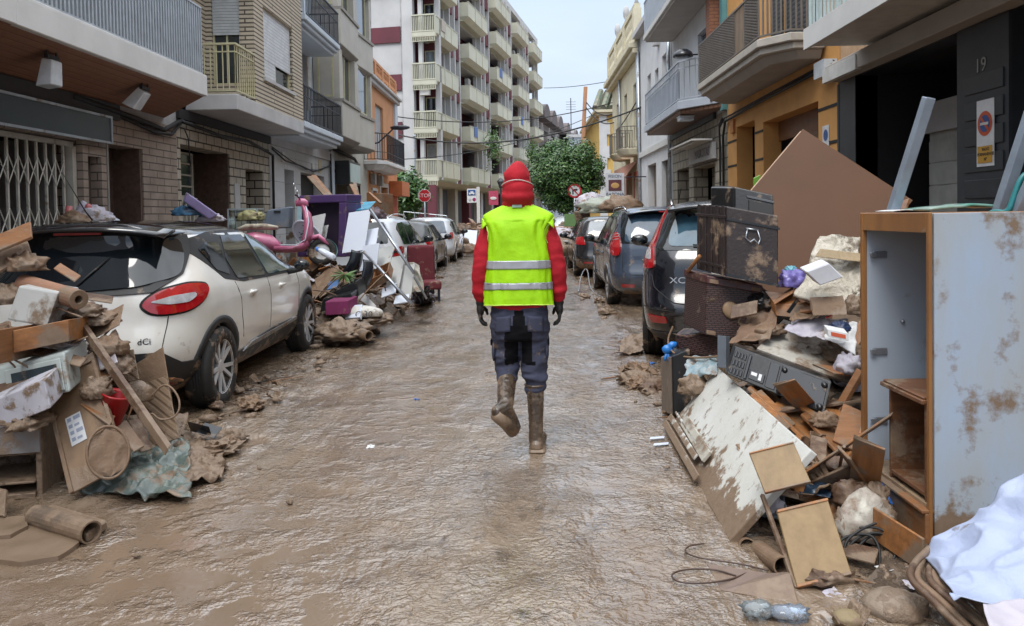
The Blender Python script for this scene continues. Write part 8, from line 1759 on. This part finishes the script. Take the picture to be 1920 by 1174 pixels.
for i, (a, b, d, t, m, lb) in enumerate([((1400, 730, 4.57), (1530, 850, 4.07), (1425, 722, 5.0), .02, M_wood2, "first orange board of the collapsed drawers, under the stereo"), ((1440, 770, 4.47), (1555, 862, 4.07), (1470, 745, 4.67), .02, M_wood2, "second orange board of the collapsed drawers"), ((1500, 780, 4.32), (1565, 850, 4.02), (1545, 765, 4.52), .018, M_wood, "darker board lying over the collapsed drawers"), ((1545, 770, 4.42), (1600, 810, 4.22), (1560, 750, 4.62), .02, M_wood2, "orange drawer side nearest the wardrobe"), ((1552, 880, 4.02), (1600, 815, 4.22), (1562, 892, 3.92), .05, M_wood2, "upright orange rail beside the wardrobe"), ((1556, 775, 4.47), (1606, 690, 4.47), (1566, 782, 4.42), .03, M_wood, "brown plank rising steeply beside the wardrobe frame"),
        ((1515, 870, 3.92), (1548, 880, 3.87), (1520, 820, 4.12), .02, M_woodd, "dark drawer bottom in the gap beside the wardrobe"), ((1480, 832, 4.12), (1522, 868, 3.97), (1500, 812, 4.32), .03, M_wood2, "short thick orange drawer front")]):
    pslab("drawer_board", lb, "board", a, b, d, t, m)
for (px, py, Y, lb) in ((1538, 838, 4.3, "steel drawer runner end, left one"), (1552, 842, 4.28, "steel drawer runner end, right one")): A = P(px, py, Y); slab("drawer_runner", lb, "drawer runner", A, A+V((.03, 0, .03)), A+V((-.012, -.01, -.05)), .012, M_metal)
crumple("torn_bag_scrap", "torn tan bag caught on the orange drawer boards", "bag", P(1545, 792, 4.22), (.07, .05, .05), M_card, 81, amp=.6)
def framed(lb, a, b, d, m):
    A, B, D = P(*a), P(*b), P(*d); o = slab("tan_cupboard_door", lb, "cupboard door", A, B, D, .018, m); u, v = B-A, D-A; n = u.cross(v).normalized(); n = n if n.y < 0 else -n; mb = MB()
    sgn = 1 if u.cross(v).dot(n) > 0 else -1
    p = A+v*1.0; mb.slab(p-v*.03, p-v*.03+u, p+v*.01, .024*sgn); mb.build("edge_strip", M_wood2, o, bevel=.002); mb = MB(); p = A; mb.slab(p-v*.02, p-v*.02+u, p+v*.02, .022*sgn); mb.build("edge_strip", M_wood2, o, bevel=.002); return o
framed("larger tan cupboard door standing in front of the right heap", (1493, 1103, 3.1), (1595, 1078, 3.12), (1456, 962, 3.35), M_tan)
framed("smaller tan cupboard door leaning above the larger one", (1434, 926, 3.42), (1520, 905, 3.4), (1405, 853, 3.55), M_tan)
pslab("rusty_strip", "brown punched metal strip lying between the two tan doors", "metal strip", (1425, 918, 3.8), (1505, 940, 3.75), (1424, 904, 3.85), .006, M_woodd)
pslab("tan_panel_edge", "thin dark board edge behind the larger tan door", "board", (1488, 1106, 3.1), (1496, 1108, 3.1), (1424, 930, 3.5), .02, M_woodd)
drape("dark_blue_garment", "dark blue wet garment crumpled above the larger tan door", "garment", P(1500, 942, 3.75), P(1565, 948, 3.7), P(1580, 905, 3.85), P(1520, 908, 3.9), .04, mat("navy_wet_cloth", (.02, .04, .07), .35), n=26, fr=9)
drape("clear_plastic_rag", "grey blue plastic film hanging left of the larger tan door", "plastic film", P(1430, 975, 3.75), P(1475, 985, 3.7), P(1470, 925, 3.85), P(1418, 928, 3.9), .03, mat("smoky_film", (.12, .15, .17), .15, mud=.1), n=24, fr=11)
for i, (px, py, Y, r, m, lb) in enumerate([(1625, 985, 3.5, (.12, .1, .13), mat("mud_and_paint_clump", (.2, .13, .1), .5, col2=(.5, .48, .42), ns=9, mud=.4, ms=7, bump=.4), "paint splashed brown clump right of the larger tan door"), (1600, 930, 3.65, (.1, .08, .07), M_woodd, "round dark brown pouch above the paint splashed clump"), (1640, 930, 3.6, (.06, .06, .06), M_mudc, "grey muddy pouch against the wardrobe base"), (1580, 1000, 3.5, (.05, .05, .10), M_mudc, "muddy clump between the tan door and the paint splashed clump"), (1590, 905, 3.8, (.06, .05, .03), mat("pink_rag", (.45, .16, .14), .7, mud=.2), "small pink rag above the dark brown pouch"), (1450, 955, 3.8, (.06, .05, .06), M_paper, "grey white crumpled bag behind the film")]): crumple("muddy_clump", lb, "clump", P(px, py, Y), r, m, 90+i, amp=.45, n=34, fr=2.6)
pslab("grey_plastic_lid", "rounded pale grey plastic lid in the gap behind the white door", "lid", (1398, 985, 3.85), (1422, 992, 3.75), (1404, 945, 3.9), .015, mat("pale_grey_plastic", (.33, .35, .4), .4), bevel=.02)  # a loose plastic lid
pslab("orange_inner_board", "orange board in the dark gap beneath the white door", "board", (1385, 1015, 3.75), (1420, 1030, 3.65), (1425, 960, 3.95), .02, M_wood2)
for (a, b, r_, lb) in (((1382, 1014, 3.75), (1402, 1026, 3.5), .05, "short tin can open towards the road"), ((1422, 1030, 3.5), (1468, 1062, 3.2), .05, "round cardboard tube lying by the larger tan door")):
    mb = MB(); mb.pipe(P(*a), P(*b), r_*.8, .006); o = lab(mb.build("round_tube", M_card), lb, "tube")
hose("orange_cord", "short bright orange cord beside the larger tan door", "cord", [P(1478, 985, 3.6), P(1482, 1000, 3.55), P(1492, 1008, 3.5)], .01, mat("orange_cord", (.6, .12, .03), .4))
a, b, c_, d = G(1352, 1105), G(1498, 1132), G(1500, 1085)+V((0, 0, .0)), G(1445, 1072)
mb = MB(); h_ = .11
A_, B_, C_ = G(1350, 1108)+V((0, 0, .0)), G(1500, 1135), P(1472, 1070, 3.15)
mb.add([A_, B_, P(1482, 1072, 3.12), P(1440, 1075, 3.2), A_+V((0, .25, 0)), B_+V((0, .25, 0))], [(0, 1, 2, 3), (1, 5, 2), (0, 3, 4), (4, 3, 2, 5), (0, 4, 5, 1)])
lab(mb.build("wedge_trough", mat("brown_wedge", (.2, .14, .11), .5, mud=.35, ms=4), bevel=.006), "brown wedge shaped trough lying on the mud by the larger tan door", "trough")
for pts, r_, lb in (([G(1440, 1075), G(1390, 1062), G(1310, 1052), G(1282, 1040), G(1290, 1028), G(1320, 1024)], .004, "upper loop of thin wire lying on the mud"), ([G(1380, 1085), G(1340, 1072), G(1285, 1072), G(1255, 1082), G(1270, 1098), G(1320, 1100), G(1372, 1092), G(1400, 1080)], .004, "lower loop of thin wire lying on the mud")):
    hose("thin_wire", lb, "wire", [p+V((0, 0, .012)) for p in pts], r_, mat("brown_wire", (.07, .04, .03), .5))
q = random.Random(5)
for k, lb in enumerate(("black cable coil tangled under the wardrobe base", "second black cable loop in the tangle", "third black cable loop nearest the tan door", "thin black cable straying over the base")):
    c = P(1625+q.uniform(-20, 20), 1045+q.uniform(-12, 12), 3.3); hose("black_cable", lb, "cable", [c+V((.10*cos(a)*(1+.2*q.random()), .06*sin(a), .10*sin(a+.5)+q.uniform(-.01, .01))) for a in [i*.7+k for i in range(11)]], .006, M_cable)
hose("black_wire_ring", "black wire ring on the wardrobe's inner floor", "wire", [P(1605, 900, 3.9), P(1615, 893, 3.9), P(1635, 900, 3.85), P(1640, 915, 3.8), P(1625, 918, 3.8), P(1608, 908, 3.85)], .006, M_cable)
M_wed = mat("wardrobe_edge_wood", (.36, .17, .055), .4, col2=(.2, .09, .035), ns=4, stretch=(1, 1, .3), mud=-.02, ms=6)
M_wpan = mat("sky_blued_wardrobe_panel", (.36, .47, .64), .3, col2=(.38, .40, .40), ns=2, stretch=(1.6, 1, .5), mud=.20, mudz=.4, ms=3.8, bump=.06)  # blue sky light put into the base colour; second colour and mud are stains
M_win = mat("wardrobe_inner_panel", (.40, .47, .56), .4, col2=(.4, .45, .52), ns=2, mud=-.02, ms=4)
wd = thing("wardrobe", "wardrobe with blue sky light in its colour and an open compartment edged in orange wood at the right", "wardrobe", (1.75, 3.37, 0), 0)
mb = MB(); X0, Y0, Y1, ZT = 1.745, 3.37, 4.05, 1.515
mb.box(X0+.02, 2.95, Y0-.002, Y0+.02, .0, ZT-.004); mb.build("side_panel", M_wpan, wd, bevel=.002)
mb = MB(); mb.box(X0+.02, 2.3, Y1-.02, Y1, .1, ZT-.05); mb.box(2.3, 2.32, Y0+.021, Y1, .1, ZT-.05); mb.build("inner_panel", M_win, wd)
mb = MB(); mb.box(X0-.004, X0+.012, Y0-.004, Y0+.022, .02, ZT); mb.box(X0-.004, X0+.02, Y1-.025, Y1+.004, .05, ZT); mb.box(X0-.001, X0+.02, Y0+.031, Y1-.026, ZT-.09, ZT); mb.box(X0+.021, 2.95, Y0+.021, Y1, ZT-.03, ZT-.002)
mb.build("wooden_edging", M_wed, wd, bevel=.003)
mb = MB(); mb.box(X0+.0, 2.3, Y0+.03, Y1-.03, .20, .23); mb.build("inner_floor", mat("muddy_inner_floor", (.35, .25, .16), .4, mud=.4, ms=5), wd)
mb = MB(); mb.box(X0-.02, X0+.0, Y0+.0, Y1-.1, .0, .20); mb.box(X0-.035, X0+.02, Y0, Y1-.1, .20, .215); mb.build("base_board", M_wood, wd, bevel=.003)
for z in (1.28, .78, .42): mb = MB(); mb.box(X0+.05, X0+.12, Y1-.032, Y1-.0205, z, z+.035); mb.box(X0+.03, X0+.06, Y1-.045, Y1-.033, z+.005, z+.03); mb.build("hinge", M_metal, wd, bevel=.003)
for z, x in ((.95, .2), (.62, .15)): mb = MB(); mb.ell((X0+x, Y1-.028, z), (.012, .012, .01), 8); mb.build("shelf_peg", M_metal, wd, smooth=True)
t = thing("open_bedside_box", "small open brown wooden box cabinet standing inside the wardrobe", "cabinet", (X0+.06, Y0+.1, .232), 0); mb = MB(); x0, x1, y0, y1, z0, z1 = X0+.01, X0+.30, Y0+.05, Y0+.40, .232, .67; M_cab = mat("dark_cabinet_wood", (.2, .09, .04), .5, col2=(.11, .05, .025), ns=4, stretch=(1, 1, 8), mud=.3, ms=6)
mb.box(x0, x1, y0, y0+.018, z0, z1); mb.box(x0, x1, y1-.018, y1, z0, z1); mb.box(x1-.01, x1, y0+.018, y1-.018, z0, z1); mb.box(x0, x1-.01, y0+.018, y1-.018, z0+.02, z0+.04); mb.build("carcass", M_cab, t, bevel=.003)
mb = MB(); mb.box(x0-.03, x1, y0-.02, y1+.03, z1, z1+.022); mb.box(x0-.02, x1, y0-.012, y1+.02, z1+.022, z1+.034); mb.build("top", M_cab, t, bevel=.004); mb = MB(); mb.box(x1-.014, x1-.0105, y0+.05, y0+.16, .5, .64); mb.build("pasted_label", M_paper, t)
def sqtube(lb, a, b, w, m):
    a, b = V(a), V(b); d = (b-a).normalized(); x = d.cross(V((0, 1, 0))).normalized(); y = d.cross(x); o = []
    for p in (a, b): o += [p-x*w-y*w, p+x*w-y*w, p+x*w+y*w, p-x*w+y*w]
    mb = MB(); mb.quad8(o); lab(mb.build("square_steel_tube", m, bevel=.004, seg=2), lb, "steel tube")
sqtube("grey blue square tube rising from the wardrobe top, left one", P(1674, 396, 3.9), P(1742, 183, 3.75), .024, M_bluep)
sqtube("grey blue square tube at the right edge above the wardrobe", P(1872, 402, 3.6), P(1935, 210, 3.5), .024, M_bluep); sqtube("second grey blue square tube crossing the right edge", P(1905, 405, 3.5), P(1960, 290, 3.4), .024, M_bluep)
mb = MB(); A_ = V((2.0, 3.5, ZT+.001)); mb.sheet(10, 4, lambda u, v: V((X0+.12+.34*u, 3.62+.22*v, ZT+.012+.012*sin(u*3.1)+.008*(u > .5)))); o = lab(mb.build("magazine", mat("green_magazine", (.05, .25, .2), .3, col2=(.4, .45, .42), ns=6), smooth=True, solid=.012, norm=False), "open green magazine lying on top of the wardrobe", "magazine")
mb = MB(); mb.sheet(8, 4, lambda u, v: V((X0+.02+.18*u, 3.75+.18*v, ZT+.006+.006*sin(u*4)))); lab(mb.build("loose_papers", M_papw, smooth=True, solid=.004, norm=False), "loose white papers at the left corner of the wardrobe top", "papers")
mb = MB(); mb.slab(P(1683, 402, 3.95), P(1700, 396, 3.9), P(1690, 380, 4.0), .01); lab(mb.build("orange_splinter", M_wood2), "orange splinter of wood beside the square tube's foot", "splinter")
hose("teal_hose", "teal garden hose looping over the wardrobe's right end", "hose", [P(1850, 403, 3.6), P(1865, 396, 3.55), P(1890, 400, 3.5), P(1900, 370, 3.5), P(1915, 330, 3.5), P(1935, 320, 3.5)], .012, mat("teal_rubber", (.02, .2, .22), .35))
drape("white_plastic_sheet", "big crumpled white plastic sheet at the lower right corner", "plastic sheet", P(1742, 1046, 3.0), P(1800, 1140, 2.55), P(2060, 1150, 2.4), P(1990, 850, 2.9), .036, mat("white_blue_film", (.40, .46, .64), .4, col2=(.32, .38, .54), ns=2.5, bump=.6, bs=14, mud=-.12, ms=7), n=70, fr=4.2, seed=6)
drape("muddy_white_sheet", "mud streaked white sheet below the big plastic sheet", "sheet", P(1850, 1150, 2.45), P(1870, 1210, 2.3), P(2000, 1240, 2.3), P(1990, 1130, 2.5), .03, mat("streaked_white", (.55, .52, .6), .5, mud=.25, ms=6), n=20, fr=4)
q = random.Random(12)
for i in range(7):
    o_ = i*11; pts = [P(1745+o_*.5, 1035+i*4, 3.0), P(1712+o_*1.2, 1060+i*3, 2.9), P(1708+o_*1.5, 1095, 2.8), P(1745+o_*1.6, 1130, 2.7), P(1800+o_*1.6, 1175, 2.6), P(1850+o_*1.4, 1230, 2.5)]
    hose("bent_cane", ["outermost bent cane of the bundle by the white sheet", "second bent cane from the left in the bundle", "third bent cane in the bundle by the white sheet", "fourth bent cane in the bundle by the white sheet", "fifth bent cane, partly under the white sheet", "sixth bent cane, close under the white sheet", "innermost bent cane against the white sheet"][i], "cane", [p+V((q.uniform(-.01, .01), q.uniform(-.01, .01), q.uniform(0, .02))) for p in pts], .013, M_card if i % 2 else M_woodd)
for i, (px, py, Y, r, m, lb) in enumerate([(1680, 1160, 2.9, (.12, .1, .06), M_stone, "rounded muddy stone block beside the bent canes"), (1590, 1176, 2.82, (.055, .05, .03), mat("yellowish_stone", (.26, .2, .11), .7, mud=.3, ms=8), "small yellowish stone at the bottom edge"), (1420, 1168, 2.9, (.06, .05, .025), mat("clear_bottle_film", (.6, .68, .72), .08, trans=.75, mud=.1, ms=14), "crushed clear bottle with a pink label at the bottom edge"), (1480, 1172, 2.87, (.08, .045, .025), mat("clear_blue_film", (.5, .6, .75), .08, trans=.7, mud=.1, ms=14), "crushed clear blue bottle at the bottom edge")]):
    p = P(px, py, Y); p.z = max(p.z, .03); crumple("small_stone" if i < 2 else "crushed_bottle", lb, "stone" if i < 2 else "bottle", p, r, m, 110+i, amp=.2 if i < 2 else .5, n=24)
mb = MB(); c = P(1862, 1128, 2.6); mb.ell(c, (.03, .03, .012), 12); lab(mb.build("bottle_top", mat("green_cap", (.02, .35, .04), .4), smooth=True), "bright green plastic cap under the white sheet", "cap")
for (px, py, lb) in ((1218, 828, "small white wrapper on the mud near the white door"), (1225, 840, "second pale blue wrapper just below the white one")): p = G(px, py); slab("wrapper", lb, "wrapper", p+V((0, 0, .014)), p+V((.1, .01, .018)), p+V((.01, .04, .016)), .003, M_lamw)
drape("wet_rag", "brown wet rag on the road behind the black car's wheel", "rag", G(1160, 668)+V((0, 0, .0)), G(1205, 668), G(1212, 640)+V((0, 0, .08)), G(1165, 648)+V((0, 0, .05)), .05, M_mudc, fr=6)
hose("bent_metal_band", "thin bent metal band on the mud beside the people carrier", "metal band", [G(1085, 548)+V((0, 0, .02)), G(1090, 535)+V((0, 0, .25)), G(1102, 528)+V((0, 0, .35)), G(1106, 548)+V((0, 0, .03)), G(1130, 560)+V((0, 0, .02))], .012, M_metal)
for i, (a, b, d, t, m, lb) in enumerate([((1405, 745, 4.5), (1470, 812, 4.2), (1425, 735, 4.6), .02, M_wood2, "short orange drawer side peeping out over the white door"), ((1470, 745, 4.5), (1540, 800, 4.25), (1490, 730, 4.6), .02, M_wood2, "smooth orange shelf under the stereo's right end"), ((1560, 830, 4.1), (1604, 850, 4.05), (1580, 760, 4.3), .02, M_wood, "brown board wedged between the drawers and the wardrobe"),
        ((1530, 900, 3.9), (1600, 905, 3.85), (1545, 860, 4.0), .03, M_woodd, "dark board in the shadow at the wardrobe's left foot"), ((1500, 590, 5.0), (1560, 580, 4.9), (1505, 572, 5.1), .02, M_wood, "brown slat lying on the papers near the foam block"), ((1370, 600, 5.15), (1420, 590, 5.1), (1372, 575, 5.2), .02, M_woodd, "dark slat between the wicker trunk and the brown jacket"), ((1640, 1010, 3.4), (1735, 1075, 3.12), (1640, 950, 3.4), .012, M_wood2, "orange plinth board in front of the wardrobe base"), ((1560, 1040, 3.3), (1640, 1060, 3.2), (1570, 1015, 3.4), .012, M_woodd, "black wet board beside the cable coil")]):
    pslab("broken_board", lb, "board", a, b, d, t, m)
for i, (a, b, d, t, m, lb) in enumerate([((60, 665, 4.4), (150, 690, 4.3), (75, 650, 4.5), .012, M_woodd, "dark slat between drawer and microwave oven"), ((150, 760, 4.35), (205, 800, 4.25), (165, 740, 4.5), .012, M_wood, "brown slat behind the cabinet door"), ((215, 800, 4.4), (250, 850, 4.3), (235, 790, 4.5), .012, M_card, "small brown board end under the dark beam"), ((100, 505, 4.75), (140, 530, 4.7), (112, 495, 4.85), .01, M_wood, "splintered stub beside the cardboard roll"), ((0, 740, 4.3), (60, 725, 4.25), (0, 720, 4.4), .02, M_woodd, "dark shelf end at the left edge under the microwave oven"), ((240, 790, 4.5), (262, 850, 4.4), (262, 785, 4.6), .01, M_woodd, "upright dark board beside the corrugated sheet")]):
    pslab("broken_board", lb, "board", a, b, d, t, m)
q = random.Random(77)
for i in range(9):
    a = P(595+i*17+q.uniform(-8, 8), 560+q.uniform(-20, 30), 10.3+q.uniform(-.5, .5)); b = a+V((q.uniform(-.6, .6), q.uniform(-.3, .3), q.uniform(.1, .55)))
    o = hose("bent_lath", "thin bent lath sticking out of the middle of the left heap", "lath", [a, (a+b)/2+V((q.uniform(-.05, .05), 0, .05)), b], .009, M_woodd if i % 2 else M_card, n=5, smooth=1); o["group"] = "laths in the middle of the left heap"
for i in range(8):
    a = P(20+i*26+q.uniform(-8, 8), 640+q.uniform(-60, 120), 4.45+q.uniform(-.1, .2)); b = a+V((q.uniform(-.25, .25), q.uniform(-.1, .1), q.uniform(.02, .2)))
    o = hose("split_lath", "thin split lath poking out of the near left heap", "lath", [a, (a+b)/2, b], .006, M_woodd if i % 2 else M_card, n=5, smooth=0); o["group"] = "laths in the near left heap"
